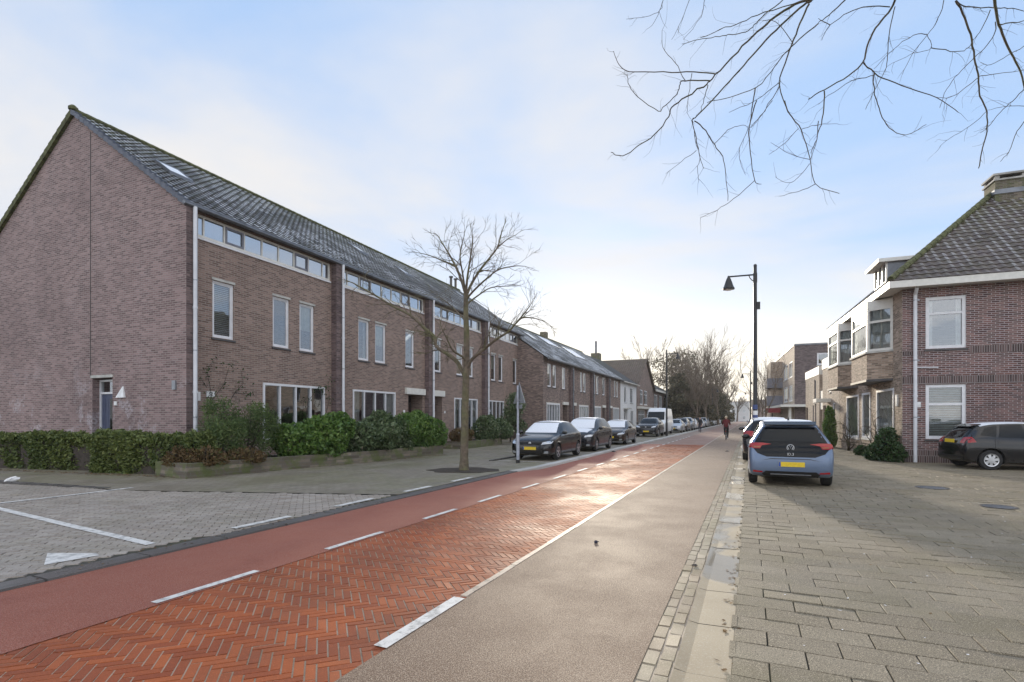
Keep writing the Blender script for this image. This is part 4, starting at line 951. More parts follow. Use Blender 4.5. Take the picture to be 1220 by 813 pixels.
# roof: street slope and side slope meeting at a 45 degree hip
pt = .885; HY = 3.95
r1 = tile_slope(-LF-.2, ov, -ov, HY, zc1-.01, pt, 'tiles_corner', T, nx=5, tl=.27, tw=.25, amp=.022, hip=lambda s: (-LF-.2, ov-(HY+ov)*s))
r2 = tile_slope(-ov, LS, -ov, HY, zc1-.01, pt, 'tiles_corner', T, nx=5, tl=.27, tw=.25, amp=.022, hip=lambda s: (-ov+(HY+ov)*s, LS)); r2.rotation_euler = (0,0,rad(90))
zr = zc1+(HY+ov)*pt
mb = MB(); ridge_row(mb, (ov-.05,-ov+.05,zc1+.07), (-HY,HY,zr+.06), .105, seg=.36); ridge_row(mb, (-HY,HY,zr+.06), (-HY,LS,zr+.06), .105, seg=.36); mb.build('ridge_tiles', M['ridge_moss'], T, smooth=True)
mb = MB(); mb.quad((-HY,HY,zr),(-HY,LS,zr),(-HY*2-.5,LS,zc1),(-HY*2-.5,HY,zc1)); mb.quad((-HY,HY,zr),(-HY*2-.5,HY,zc1),(-LF-.2,2,zc1+2)); mb.quad((-LF-.2,-ov,zc1),(-LF-.2,HY,zr),(-LF-.2,9.3,zc1)); mb.quad((-HY,HY,zr),(-LF-.2,HY,zr),(-LF-.2,9.5,zc1),(-HY,9.5,zc1)); mb.build('rear_roof', M['verge_tile'], T)
# chimney with open cap
cx, cy = -3.9, 4.35; zb = zr-1.0; zt = zr+.62
mb = MB(); mb.box(cx-.42,cx+.42,cy-.50,cy+.42,zb,zt-.20); ch = mb.build('chimney', M['brick_chimney'], T)
mb = MB(); mb.box(cx-.47,cx+.47,cy-.55,cy+.47,zt-.26,zt-.20)
for sx_ in (-1,1):
    for sy_ in (-1,1): mb.box(cx+sx_*.42, cx+sx_*.30, cy-.04+sy_*.46, cy-.04+sy_*.32, zt-.198, zt-.072)
mb.box(cx-.48,cx+.48,cy-.57,cy+.50,zt-.07,zt); mb.build('chimney_cap', M['concrete'], ch)
mb = MB(); mb.box(cx-.45,cx+.45,cy-.53,cy+.45,zr-.14,zr+.03); mb.build('flashing', M['gutter_zinc'], ch)
# bays on the upper floor
def bay(L0, L1, z0, z1, label=None):
    x0, x1 = -L1, -L0; d = .66; s = .52
    b = MB(); pl_ = [(x0,0),(x0+s,-d),(x1-s,-d),(x1,0)]
    b.prism(pl_, z0-.95, z0-.0); o_ = b.build('bay_window', M['brick_street'], T)
    k = MB(); k.prism([(x0-.05,0),(x0+s-.04,-d-.06),(x1-s+.04,-d-.06),(x1+.05,0)], z0, z0+.07); k.build('bay_sill', M['lintel'], o_); k = MB(); k.prism([(x0-.02,0),(x0+s-.02,-d-.03),(x1-s+.02,-d-.03),(x1+.02,0)], z0-1.03, z0-.952); k.build('bay_foot', M['sill_dark'], o_)
    k = MB()
    for (p, q) in zip(pl_[:-1], pl_[1:]):
        p = Vector((*p, 0)); q = Vector((*q, 0)); L = (q-p).length; d_ = (q-p)/L; n_ = Vector((d_.y,-d_.x,0))
        Mx = Matrix(((d_.x,-n_.x,0,p.x),(d_.y,-n_.y,0,p.y),(0,0,1,0),(0,0,0,1)))
        f = MB(Mx); fw = .085; za = z0+.072
        f.box(.002,fw,.0,.08,za,z1); f.box(L-fw,L-.002,.0,.08,za,z1); f.box(fw,L-fw,.004,.08,z1-fw,z1); f.box(fw,L-fw,.004,.08,za,za+fw); zm = za+(z1-za)*.68; f.box(fw,L-fw,.004,.08,zm-.04,zm+.04)
        nm_ = 2 if L > 1.3 else 0
        f.build('window_frame', M['cream_paint'], o_)
        g = MB(Mx); g.quad((fw*.6,.05,za+.04),(L-fw*.6,.05,za+.04),(L-fw*.6,.05,z1-.04),(fw*.6,.05,z1-.04)); g.build('pane', M['glass'], o_)
    k = MB(); k.prism(pl_, z1+.002, z1+.28); k.build('bay_roof', M['cream_paint'] , o_)
    k = MB(); pp = [(x0+.1,.18),(x0+s+.05,-d+.2),(x1-s-.05,-d+.2),(x1-.1,.18)]
    for (p,q) in zip(pp[:-1],pp[1:]):
        n_ = 10
        for t in range(n_): 
            a_ = [p[j]+(q[j]-p[j])*t/n_ for j in (0,1)]; b_ = [p[j]+(q[j]-p[j])*(t+1)/n_ for j in (0,1)]; w_ = .03*(t%2); k.quad((a_[0],a_[1]+w_,z0+.1),(b_[0],b_[1]+.03-w_,z0+.1),(b_[0],b_[1]+.03-w_,z1),(a_[0],a_[1]+w_,z1))
    k.build('curtain', M['curtain_white'], o_)
bay(.98, 4.3, 3.86, 5.50); bay(5.75, 8.9, 3.86, 5.50)
# small stone canopy over the ground window + dormer
mb = MB(); x0,x1 = -3.75,-2.25; y0,y1 = .15,2.6; z0 = zc1+(y0+ov)*pt-.05; z1 = 7.36
mb.box(x0,x1,y0+.03,y1,z0-.3,z1); dm = mb.build('dormer', M['gutter_zinc'], T)
mb = MB(); mb.box(x0-.15,x1+.15,y0-.30,y1-.5,z1,z1+.13); mb.build('dormer_roof', M['cream_paint'], dm)
mb = MB(); 
for k in range(4):
    xx = x0+(x1-x0)*k/3; mb.box(max(x0,xx-.06),min(x1,xx+.06),y0-.03,y0+.028,z0,z1-.002)
mb.box(x0,x1,y0-.025,y0+.026,z0,z0+.1); mb.build('window_frame', M['cream_paint'], dm)
mb = MB(); mb.quad((x0+.06,y0+.015,z0+.1),(x1-.06,y0+.015,z0+.1),(x1-.06,y0+.015,z1),(x0+.06,y0+.015,z1)); mb.build('pane', M['glass'], dm)
# ---------------- light brick houses beyond, flat roof
def lightblock(L0, L1, ztop, label, setb=0.0, tower=None):
    o_ = C3 + a3*L1 + q3*setb; T = empty('flat_roof_house', o_, ROT3, label, 'house', 'light brick flat roof houses on the right'); w = L1-L0
    # local x: 0 at far end ... towards camera
    return T, w
Tl = empty('flat_roof_house', C3 + a3*13.6, ROT3, 'light brick house with white roof band and brown door next to the corner house', 'house', 'light brick flat roof houses')
wl = 13.6-LF-.02
mb = MB(); wall_holes(mb, 0, wl, 0, 4.30, [(1.6,2.3,2.9,4.1),(.12,.95,.03,2.2,.15),(2.6,3.3,.7,2.3)]); mb.quad((0,0,0),(0,0,4.8),(0,8,4.8),(0,8,0)); mb.build('wall', M['brick_light'], Tl)
mb = MB(); mb.box(0,wl,-.03,8,4.30,4.85); mb.build('roof_band', M['cream_paint'], Tl)
mb = MB(); mb.box(.3,wl,1.2,7.5,4.85,6.2); up = mb.build('upper_storey', M['cream_paint'], Tl)
mb = MB(); mb.box(.1,wl+.0,.9,7.7,6.2,6.35); mb.build('upper_roof', M['gutter_zinc'], up)
mb = MB(); mb.box(1.0,3.0,1.17,1.198,5.1,5.8); mb.build('pane', M['car_glass'], up)
window(Tl, 1.6,2.3,2.9,4.1, fw=.06); window(Tl, 2.6,3.3,.7,2.3, fw=.06); door(Tl, .12,.95,.03,2.2,.10,'door_brown',.2,frame='door_brown')
mb = MB(); mb.box(1.3,2.3,-.7,0,2.35,2.55); mb.build('canopy', M['cream_paint'], Tl)
Tl = empty('flat_roof_house', C3 + a3*19.5 , ROT3, 'light brick house with white roof band, further one with two narrow windows', 'house', 'light brick flat roof houses')
wl = 19.5-14.6
mb = MB(); wall_holes(mb, 0, wl, 0, 4.1, [(3.2,3.8,2.4,3.9),(2.7,3.1,.7,2.3),(3.5,3.9,.7,2.3),(.05,.9,.03,2.2,.15)]); mb.quad((wl,0,0),(wl,8,0),(wl,8,4.1),(wl,0,4.1)); mb.build('wall', M['brick_light'], Tl)
mb = MB(); mb.box(0,wl,-.03,8,4.1,4.6); mb.build('roof_band', M['cream_paint'], Tl)
for a,b,c_,d in ((3.2,3.8,2.4,3.9),(2.7,3.1,.7,2.3),(3.5,3.9,.7,2.3)): window(Tl, a,b,c_,d, fw=.05, mat='sash_grey')
door(Tl, .05,.9,.03,2.2,.10,'door_maroon',.2,frame='door_brown')
Tl = empty('garden_wall', C3 + a3*14.6, ROT3, 'dark recessed brick link with white panel between the two light brick houses', 'wall')
mb = MB(); mb.box(0.01,.98,.25,7,0,4.4); mb.build('wall', M['brick_dark'], Tl); mb = MB(); mb.box(.01,.98,.05,.24,.9+1.1,3.1); mb.build('panel', M['cream_paint'], Tl); mb = MB(); mb.box(.1,.9,.18,.248,0.02,1.98); mb.build('door', M['door_maroon'], Tl)
# ---------------- dark brick flats
Z_ = 50.0; F3 = Vector((.5473*Z_, Z_, 0))
T = empty('apartment_building', F3, ROT3, 'dark brick flat-roofed apartment building with white shop canopy, far right', 'building')
wd, hb = 24., 8.5
mb = MB(); mb.quad((0,0,0),(0,0,hb),(-wd,0,hb),(-wd,0,0)); mb.box(-wd,-.0,.0,.01,0,.01)
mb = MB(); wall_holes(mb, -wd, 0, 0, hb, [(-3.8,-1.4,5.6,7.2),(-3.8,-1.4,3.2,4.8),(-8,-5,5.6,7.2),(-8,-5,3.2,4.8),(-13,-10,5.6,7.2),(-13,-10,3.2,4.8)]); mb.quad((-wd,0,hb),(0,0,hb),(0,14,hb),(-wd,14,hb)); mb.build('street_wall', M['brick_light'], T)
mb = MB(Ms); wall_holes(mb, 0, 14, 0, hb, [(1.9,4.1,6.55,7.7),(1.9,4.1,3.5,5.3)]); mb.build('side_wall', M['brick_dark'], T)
window(T, 1.9,4.1,6.55,7.7, cols=(.45,), fw=.14, Mx=Ms, sill='cream_paint'); window(T, 1.9,4.1,3.5,5.3, cols=(.5,), rows=(.5,), fw=.12, Mx=Ms, sill='cream_paint', curtain=('curtain_cream','full'))
for a in (-3.8,-8,-13):
    b = a+(2.4 if a == -3.8 else 3)
    window(T, a,b,5.6,7.2, cols=(.5,), fw=.1, sill='cream_paint'); window(T, a,b,3.2,4.8, cols=(.5,), fw=.1, sill='cream_paint')
mb = MB(); mb.box(-wd,0.05,-.06,.2,hb,hb+.15); mb.box(-.2,.06,.2,14,hb,hb+.15); mb.build('parapet', M['gutter_zinc'], T)
mb = MB(); mb.box(-16,.9,-1.3,3.5,2.55,2.78); mb.build('shop_canopy', M['cream_paint'], T)
mb = MB(); mb.box(-.6,.25,-.5,-.3,0,2.5) ; mb.box(.4,.6,1.3,1.5,0,2.5); mb.build('canopy_post', M['cream_paint'], T)
for (xa_,z_) in ((-9.,4.9),(-9.,2.9)):
    mb = MB(); mb.box(xa_-3.2,xa_,-1.6,0,z_,z_+.15); mb.box(xa_-3.2,xa_,-1.6,-1.52,z_+.15,z_+1.1); mb.box(xa_-.08,xa_,-1.52,0,z_+.15,z_+1.1); mb.build('balcony', M['sash_grey'], T)
mb = MB(); mb.box(-14,-9.5,-1.2,0,0,7.9); mb.build('stair_tower', M['brick_light'], T)
T = empty('shop_sign', F3 + (-q3)*1.6 + a3*-.3, ROT3, 'red shop awning sign with pale lettering under the white canopy', 'sign')
mb = MB(); mb.hexa([(-.1,-.9,2.0),(.1,-.9,2.0),(.1,.35,2.0),(-.1,.35,2.0)],[(-.1,-.9,2.45),(.1,-.9,2.45),(.1,.35,2.45),(-.1,.35,2.45)]); mb.build('panel', M['awning_red'], T)
mb = MB(); mb.tube([(0,-.35,0),(0,-.35,1.95)], .05, 8); mb.build('pole', M['black_metal'], T)
# ---------------- things that close the street far away
def farhouse(u, v, w, d, h, rh, mat, label, roofm='tiles_brown', rot=0.):
    T = empty('distant_house', R(u, v), ROADROT+rot, label, 'house')
    n = max(2, int(w/3.2)); hs = []
    for k in range(n):
        for z in ((.9,2.3),(3.6,5.0)):
            if z[1] < h: hs.append((w*(k+.5)/n-.6, w*(k+.5)/n+.6, *z))
    mb = MB(); wall_holes(mb, 0, w, 0, h, hs); mb.quad((0,0,0),(0,0,h),(0,d,h),(0,d,0)); mb.quad((w,0,0),(w,d,0),(w,d,h),(w,0,h)); mb.quad((0,d,0),(0,d,h),(w,d,h),(w,d,0))
    if rh: mb.quad((0,0,h),(0,d/2,h+rh),(0,d,h)); mb.quad((w,0,h),(w,d,h),(w,d/2,h+rh))
    mb.build('wall', M[mat], T)
    mb = MB()
    if rh:
        mb.hexa([(-.3,-.3,h-.05),(w+.3,-.3,h-.05),(w+.3,d/2,h+rh),(-.3,d/2,h+rh)],[(-.3,-.3,h+.1),(w+.3,-.3,h+.1),(w+.3,d/2,h+rh+.15),(-.3,d/2,h+rh+.15)]); mb.hexa([(-.3,d/2,h+rh),(w+.3,d/2,h+rh),(w+.3,d+.3,h-.05),(-.3,d+.3,h-.05)],[(-.3,d/2,h+rh+.15),(w+.3,d/2,h+rh+.15),(w+.3,d+.3,h+.1),(-.3,d+.3,h+.1)])
    else: mb.box(-.1,w+.1,-.1,d+.1,h,h+.25)
    mb.build('roof', M[roofm if rh else 'gutter_zinc'], T)
    for a, b, c_, e in hs: window(T, a, b, c_, e, fw=.12, sill=None, gmat='glass')
    return T
# end-of-street blocks face back towards the camera (local y away)
RE = ROADROT - rad(90)
farhouse(205, -26, 14, 9, 6, 0, 'brick_light', 'distant grey low block at the end of the street, left of the road', rot=-rad(90))
farhouse(232, -12, 12, 9, 8, 0, 'render_white', 'distant white flat block left of the road end', rot=-rad(90))
farhouse(250, 1, 14, 9, 6.5, 3, 'brick_second', 'distant brown-roofed house at the end of the street', rot=-rad(90))
farhouse(240, 17, 16, 9, 7.5, 0, 'brick_light', 'distant pale flat block right of the road end', rot=-rad(90))
farhouse(150, 22, 12, 9, 6, 2.5, 'render_white', 'distant white gabled house behind the small bare trees on the right', rot=-rad(90))
T = farhouse(96, -30, 12, 9, 6, 3.5, 'brick_second', 'brick house half hidden behind the evergreens on the left')
# ================================================================ PLANTS
def quads_mesh(name, c, n1, n2, sz, mat, rnd, parent=None, asp=.5, fold=.0):
    """leaf-sized diamonds: centres c, axes n1 (length) n2 (width)"""
    n = len(c); a = n1*sz[:,None]; b = n2*(sz*asp)[:,None]
    vs = np.stack([c-a, c+b, c+a, c-b], 1).reshape(-1,3)
    me = bpy.data.meshes.new(name); me.vertices.add(n*4); me.vertices.foreach_set('co', vs.ravel())
    me.loops.add(n*4); me.loops.foreach_set('vertex_index', np.arange(n*4, dtype=np.int32)); me.polygons.add(n); me.polygons.foreach_set('loop_start', np.arange(0, n*4, 4, dtype=np.int32)); me.polygons.foreach_set('use_smooth', [False]*n)
    me.update(calc_edges=True); me.attributes.new('rnd', 'FLOAT', 'FACE').data.foreach_set('value', rnd.astype(np.float32))
    me.materials.append(M[mat]); o = bpy.data.objects.new(name, me); COL.objects.link(o)
    if parent is not None: o.parent = parent
    return o
def unit(n):
    v = nr.normal(size=(n,3)); return v/np.linalg.norm(v, axis=1)[:,None]
def clumps(shapes, n, jitter=.25):
    """points near the surface and inside of a set of ellipsoids (cx,cy,cz,rx,ry,rz)"""
    sh = np.array(shapes); w = (sh[:,3]*sh[:,4]*sh[:,5])**.67; idx = nr.choice(len(sh), n, p=w/w.sum())
    d = unit(n); r = 1 - np.abs(nr.normal(0, jitter, n)); r = np.clip(r, .05, 1.08)
    p = sh[idx,:3] + d*sh[idx,3:6]*r[:,None]; return p, d
def bush(name, loc, shapes, n, sz, mat, label, cat, rz=0., stems=True, asp=.5, group=None, base=None, flat=.0, szv=.3, jit=.22, sub=7):
    T = empty(name, loc, rz, label, cat, group)
    fine = []
    for s in shapes:
        fine.append(s)
        for k in range(sub):
            d = unit(1)[0]; q = rng.uniform(.28,.45); fine.append((s[0]+d[0]*s[3]*.8, s[1]+d[1]*s[4]*.8, s[2]+d[2]*s[5]*.8, s[3]*q, s[4]*q, s[5]*q))
    p, d = clumps(fine, n, jit); p[:,2] = np.abs(p[:,2]-.02)+.02
    t = unit(n); ax = d*.6 + t; ax[:,2] += .1; ax /= np.linalg.norm(ax, axis=1)[:,None]; bx = np.cross(ax, unit(n)+d*.4); bx /= np.maximum(np.linalg.norm(bx, axis=1)[:,None], 1e-3)
    r = np.clip(nr.random(n)*.75 + .25*(np.sin(p[:,0]*3.1)*np.sin(p[:,1]*2.7+p[:,2]*3.3)*.5+.5), 0, 1)
    quads_mesh('foliage', p, ax, bx, sz*(1+nr.normal(0, szv, n)).clip(.4,1.8), mat, r, T, asp)
    if stems:
        mb = MB()
        for s in shapes:
            for k in range(5):
                e = Vector((s[0]+rng.uniform(-.6,.6)*s[3], s[1]+rng.uniform(-.6,.6)*s[4], s[2]+s[5]*rng.uniform(.2,.9))); b = Vector((s[0]*.75+rng.uniform(-.12,.12), s[1]*.75+rng.uniform(-.1,.1), 0)); m = (b+e)/2+Vector((rng.uniform(-.1,.1),rng.uniform(-.1,.1),.08))
                mb.tube([b, m, e], [.022,.014,.006], 5)
        mb.build('stem', M['bark_dark'], T)
    return T
# clipped hedge in two stretches in front of the gable
def hedge(x0, y0, x1, y1, w, h, n, label, seed=0):
    a = Vector((x0,y0)); b = Vector((x1,y1)); L = (b-a).length; ang = math.atan2(b.y-a.y, b.x-a.x)
    T = empty('hedge', (x0,y0,.03), ang, label, 'hedge', 'clipped hedges before the gable wall')
    k = nr.random(n); f = nr.choice(5, n, p=[.34,.30,.12,.12,.12]); p = np.empty((n,3)); nn = np.zeros((n,3))
    u = nr.random(n)*L; v = nr.random(n); dep = np.abs(nr.normal(0,.05,n))
    fr = f == 0; p[fr] = np.stack([u[fr], dep[fr], v[fr]*h],1); nn[fr] = (0,-1,0)
    tp = f == 1; p[tp] = np.stack([u[tp], v[tp]*w, h-dep[tp]],1); nn[tp] = (0,0,1)
    bk = f == 2; p[bk] = np.stack([u[bk], w-dep[bk], v[bk]*h],1); nn[bk] = (0,1,0)
    e0 = f == 3; p[e0] = np.stack([dep[e0], k[e0]*w, v[e0]*h],1); nn[e0] = (-1,0,0)
    e1 = f == 4; p[e1] = np.stack([L-dep[e1], k[e1]*w, v[e1]*h],1); nn[e1] = (1,0,0)
    # ragged face
    wv = .06*np.sin(p[:,0]*2.3)+.045*np.sin(p[:,0]*6.1+1)+.04*np.sin(p[:,2]*7+p[:,0]*3)+.03*np.sin(p[:,0]*13+p[:,2]*5+p[:,1]*9); p += nn*wv[:,None]; p += nr.normal(0,.032,(n,3)); p[:,2] = np.maximum(p[:,2], .02)
    lean = np.clip((p[:,2]/h), 0, 1); p[:,1] += (1-lean)*.10*(nn[:,1] < 0)
    t = unit(n)+nn*.8; t /= np.linalg.norm(t,axis=1)[:,None]; b2 = np.cross(t, unit(n)); b2 /= np.maximum(np.linalg.norm(b2,axis=1)[:,None],1e-3)
    r = np.clip(nr.random(n)*.8+.2*np.sin(p[:,0]*1.7)*np.sin(p[:,2]*3), 0, 1)
    quads_mesh('foliage', p, t, b2, .042*(1+nr.normal(0,.3,n)).clip(.4,1.7), 'leaf_hedge', r, T, .55)
    mb = MB()
    for i in range(int(L/.22)):
        x = .1+i*.22; y = w/2+rng.uniform(-.1,.1); mb.tube([(x,y,0),(x+rng.uniform(-.08,.08),y+rng.uniform(-.05,.05),h*.5),(x+rng.uniform(-.15,.15),y+rng.uniform(-.15,.15),h*.95)], [.018,.012,.004], 5)
        for q in range(4): mb.tube([(x,y,h*(.2+.18*q)),(x+rng.uniform(-.14,.14),y+rng.uniform(-.25,.25),h*(.4+.18*q))], [.008,.003], 4)
    mb.box(.08, L-.08, .12, w-.10, .0, h-.12)
    mb.build('stem', M['bark_dark'], T)
hedge(-16.6, 15.35, -11.45, 14.15, .55, .98, 26000, 'clipped green hedge at far left, left of the gap')
hedge(-11.15, 13.75, -8.02, 12.98, .60, 1.00, 26000, 'clipped green hedge right of the gap, in front of the gable corner')
# planters: low mossy walls
def planter(pts, w, h, label):
    T = empty('planter', (pts[0][0], pts[0][1], .0), 0, label, 'planter', 'low mossy garden planters')
    o_ = Vector((pts[0][0], pts[0][1])); mb = MB(); 
    for (a, b) in zip(pts[:-1], pts[1:]):
        a = Vector(a)-o_; b = Vector(b)-o_; d = (b-a).normalized(); n = Vector((-d.y, d.x))
        mb.prism([a, b, b+n*.12, a+n*.12], 0, h)
    mb.build('edging', M['brick_planter'], T)
    mb = MB(); a = Vector(pts[0])-o_; b = Vector(pts[-1])-o_; d = (b-a).normalized(); n = Vector((-d.y, d.x))
    ps = [(Vector(p)-o_)+n*.06 for p in pts]; mb.prism(ps + [b+n*w, a+n*w], .0, h-.05); mb.build('soil', M['mud'], T)
    d = n; q = Vector((d.y,-d.x))
    mb = MB(); mb.prism([b, b+n*w, b+n*w+q*.10, b+q*.10][::-1], 0, h-.004); mb.build('end_edging', M['brick_planter'], T)
    mb = MB(); mb.prism([a, a+n*w, a+n*w-q*.10, a-q*.10], 0, h-.003); mb.build('end_edging', M['brick_planter'], T)
planter([(-7.76,12.47),(-6.3,14.75),(-4.72,17.08),(-2.85,20.9)], 1.45, .40, 'low mossy planter edging under the laurel bushes')
planter([(-2.2,24.2),(-.6,28.4)], 1.5, .38, 'second low planter edging behind the street tree')
bush('shrub', (-8.1,14.15,.3), [(.1,0,.60,.72,.62,.80),(.65,.9,.75,.75,.7,.90),(-.1,.4,1.25,.5,.5,.6)], 15000, .045, 'leaf_conifer', 'loose dark green needle-leaved shrub at the corner downpipe', 'shrub', asp=.22, flat=.3, szv=.5, jit=.4)
bush('shrub', (-7.75,13.0,.30), [(0,0,.18,.55,.35,.32),(.6,.8,.15,.5,.4,.28),(-.55,-.1,.1,.45,.3,.35)], 7000, .04, 'leaf_rust', 'low rusty brown shrub spilling over the planter end', 'shrub', asp=.35, jit=.4, szv=.5)
bush('laurel_bush', (-5.95,16.1,.3), [(0,0,.55,.85,.7,.75),(-.55,-.6,.45,.6,.5,.62),(.3,.5,.85,.6,.6,.55)], 13000, .062, 'leaf_laurel', 'bright green laurel bush below the big ground floor window', 'bush', 0, group='laurel bushes in the planter')
bush('laurel_bush', (-4.75,18.3,.3), [(0,0,.60,.8,.95,.72),(.4,1.0,.55,.7,.8,.7),(-.35,-1.0,.5,.65,.6,.6)], 16000, .058, 'leaf_varieg', 'pale variegated bush in the middle of the planter', 'bush', 0, group='laurel bushes in the planter')
bush('laurel_bush', (-3.75,20.3,.3), [(0,0,.66,.85,.95,.78),(-.3,-.6,.75,.7,.7,.66),(.55,.8,.55,.6,.7,.62)], 17000, .055, 'leaf_laurel', 'tall laurel bush at the planter end beside the dark entrance', 'bush', 0, group='laurel bushes in the planter')
bush('shrub', (-1.4,27.6,.3), [(0,0,.55,.8,.8,.7),(.7,1.2,.5,.8,.8,.6)], 9000, .06, 'leaf_varieg', 'rounded pale shrub in the second planter behind the tree', 'shrub')
bush('shrub', (-2.5,25.4,.3), [(0,0,.3,.6,.7,.45)], 4500, .045, 'leaf_rust', 'brownish winter shrub in the second planter', 'shrub', asp=.3)
bush('small_tree', (.15,31.0,.0), [(0,0,2.2,.75,.75,.8),(-.3,.1,1.5,.6,.6,.6),(.3,.1,1.0,.5,.5,.5)], 5500, .055, 'leaf_varieg', 'small grey-green tree standing behind the triangular road sign', 'tree', jit=.5)
# climbing twigs on the first facade
def creeper(name, pts, label, leaves=0, leafm='leaf_ivy', r=.012, cat='climber'):
    T = empty(name, pts[0][0], 0, label, cat); o_ = Vector(pts[0][0]); mb = MB(); cs = []
    for line in pts:
        l2 = [Vector(p)-o_ for p in line]; mb.tube(l2, [r*(1-.7*i/(len(l2)-1)) for i in range(len(l2))], 5); cs += l2[1:]
    mb.build('stem', M['bark_dark'], T)
    if leaves:
        c = np.array([list(cs[rng.randrange(len(cs))]) for _ in range(leaves)]) + nr.normal(0,.10,(leaves,3)); t = unit(leaves); b = np.cross(t, unit(leaves)); b /= np.linalg.norm(b,axis=1)[:,None]
        quads_mesh('foliage', c, t, b, np.full(leaves,.045), leafm, nr.random(leaves), T)
def W1(L, z, off=-.06): v = O1 + A1*L + P1*off; return Vector((v.x, v.y, z))
creeper('climber', [[W1(.8,1.2),W1(.9,2.2),W1(.75,2.9),W1(.95,3.2)],[W1(.9,2.0),W1(1.3,2.5),W1(1.5,3.1)],[W1(1.2,1.5),W1(1.7,2.3),W1(2.0,2.6),W1(1.9,3.0)],[W1(.75,2.4),W1(.6,2.6)],[W1(1.7,2.3),W1(2.2,2.2)]], 'thin twiggy climber with few leaves on the brick by the corner downpipe', 150)
creeper('climber', [[W1(4.6,1.2),W1(4.7,2.1),W1(5.2,2.6),W1(5.7,2.75)],[W1(5.5,1.3),W1(5.8,2.2),W1(5.75,2.9)],[W1(5.2,1.9),W1(5.5,2.6)]], 'thin climber around the right edge of the big ground floor window', 120)

# ---------------------------------------------------------------- bare trees
def grow(mb, p, d, L, r, dep, spread=.6, up=.25, n=4, kids=3, curl=.16, rg=rng, sides=5, minr=.004):
    pts = [p]; rs = [r]; q = p.copy(); dd = d.copy()
    for i in range(n):
        dd = (dd + Vector((rg.gauss(0,curl), rg.gauss(0,curl), rg.gauss(0,curl)+up*.12))).normalized(); q = q + dd*(L/n); pts.append(q.copy()); rs.append(max(minr*.6, r*(1-.55*(i+1)/n)))
    mb.tube(pts, rs, max(3, sides), cap=False)
    if dep <= 0: return
    for k in range(kids):
        t = rg.uniform(.30, 1.0) if k else 1.0; i = min(n-1, int(t*n)); f = t*n-i; b = pts[i].lerp(pts[i+1], f) if i < n else pts[-1]
        base = (pts[i+1]-pts[i]).normalized(); ax = base.orthogonal().normalized(); ax.rotate(Matrix.Rotation(rg.uniform(0,6.283), 3, base)); nd = (base*math.cos(spread*rg.uniform(.5,1.25)) + ax*math.sin(spread*rg.uniform(.5,1.25)) + Vector((0,0,up*.35))).normalized()
        grow(mb, b, nd, L*rg.uniform(.52,.78), max(minr, r*rg.uniform(.42,.62)), dep-1, spread, up, n if dep > 1 else 3, kids, curl, rg, max(3, sides-1), minr)
def smooth_line(pts, k=4):
    out = []; n = len(pts)
    for i in range(n-1):
        a, b, c, d = pts[max(i-1,0)], pts[i], pts[i+1], pts[min(i+2,n-1)]
        for q in range(k):
            t = q/k; out.append(.5*((2*b)+(c-a)*t+(2*a-5*b+4*c-d)*t*t+(3*b-a-3*c+d)*t*t*t))
    return out+[pts[-1]]
def along(pts, t):
    k = t*(len(pts)-1); i = min(len(pts)-2, int(k)); return pts[i].lerp(pts[i+1], k-i), (pts[i+1]-pts[i]).normalized()
# street tree on the left pavement
TR = Vector((-1.34, 14.41, 0)); ZT = 14.41
tT = empty('street_tree', TR, 0, 'bare young street tree with low side limbs on the left pavement', 'tree')
rg = random.Random(21)
def Q(px, py, dz=0.): return P(px, py, ZT+dz) - TR
tr_pts = [Vector((0,0,-.05)), Q(553,545), Q(553.5,520), Q(554,490), Q(555,460), Q(556,430), Q(556,400), Q(555,375), Q(555,350)]
mb = MB(); mb.tube(tr_pts, [.155,.115,.108,.102,.098,.09,.08,.072,.060], 12); mb.build('trunk', M['bark'], tT, smooth=True)
limbs = [
 ([Q(554,448),Q(545,432,.1),Q(535,423,.2),Q(520,413,.35),Q(518,402,.4),Q(506,391,.5),Q(489,376,.6),Q(468,365,.7),Q(447,352,.9),Q(425,340,1.1)], .065),
 ([Q(554,436),Q(553,427,-.1),Q(540,418,-.35),Q(533,405,-.5),Q(528,395,-.6)], .04),
 ([Q(556,446),Q(561,430,-.1),Q(577,416,-.3),Q(592,404,-.5),Q(606,395,-.7),Q(615,385,-.8)], .055),
 ([Q(615,385,-.8),Q(622,379,-.8),Q(634,379,-.9),Q(646,382,-1.)], .026),
 ([Q(615,385,-.8),Q(626,372,-.7),Q(633,362,-.6)], .026),
 ([Q(555,352),Q(550,335,.1),Q(543,318,.2),Q(535,303,.3),Q(527,290,.4),Q(519,277,.5)], .045),
 ([Q(543,318,.2),Q(530,312,.4),Q(510,304,.7),Q(490,300,.9)], .026),
 ([Q(555,350),Q(557,330,-.1),Q(560,310,-.2),Q(563,290,-.2),Q(562,270,-.3)], .038),
 ([Q(556,352),Q(562,338,.1),Q(572,322,.2),Q(583,308,.3),Q(592,296,.4),Q(597,280,.5),Q(598,264,.5)], .045),
 ([Q(592,296,.4),Q(605,285,.5),Q(620,278,.6)], .022),
 ([Q(556,356),Q(566,345,-.2),Q(580,332,-.5),Q(595,321,-.8),Q(615,317,-1.)], .033),
 ([Q(557,362),Q(570,352,.3),Q(585,343,.6),Q(605,341,.8)], .028),
 ([Q(555,352),Q(551,325,-.4),Q(548,305,-.7),Q(552,285,-.9)], .03),
 ([Q(556,385),Q(545,372,.4),Q(532,360,.8),Q(520,352,1.1)], .024)]
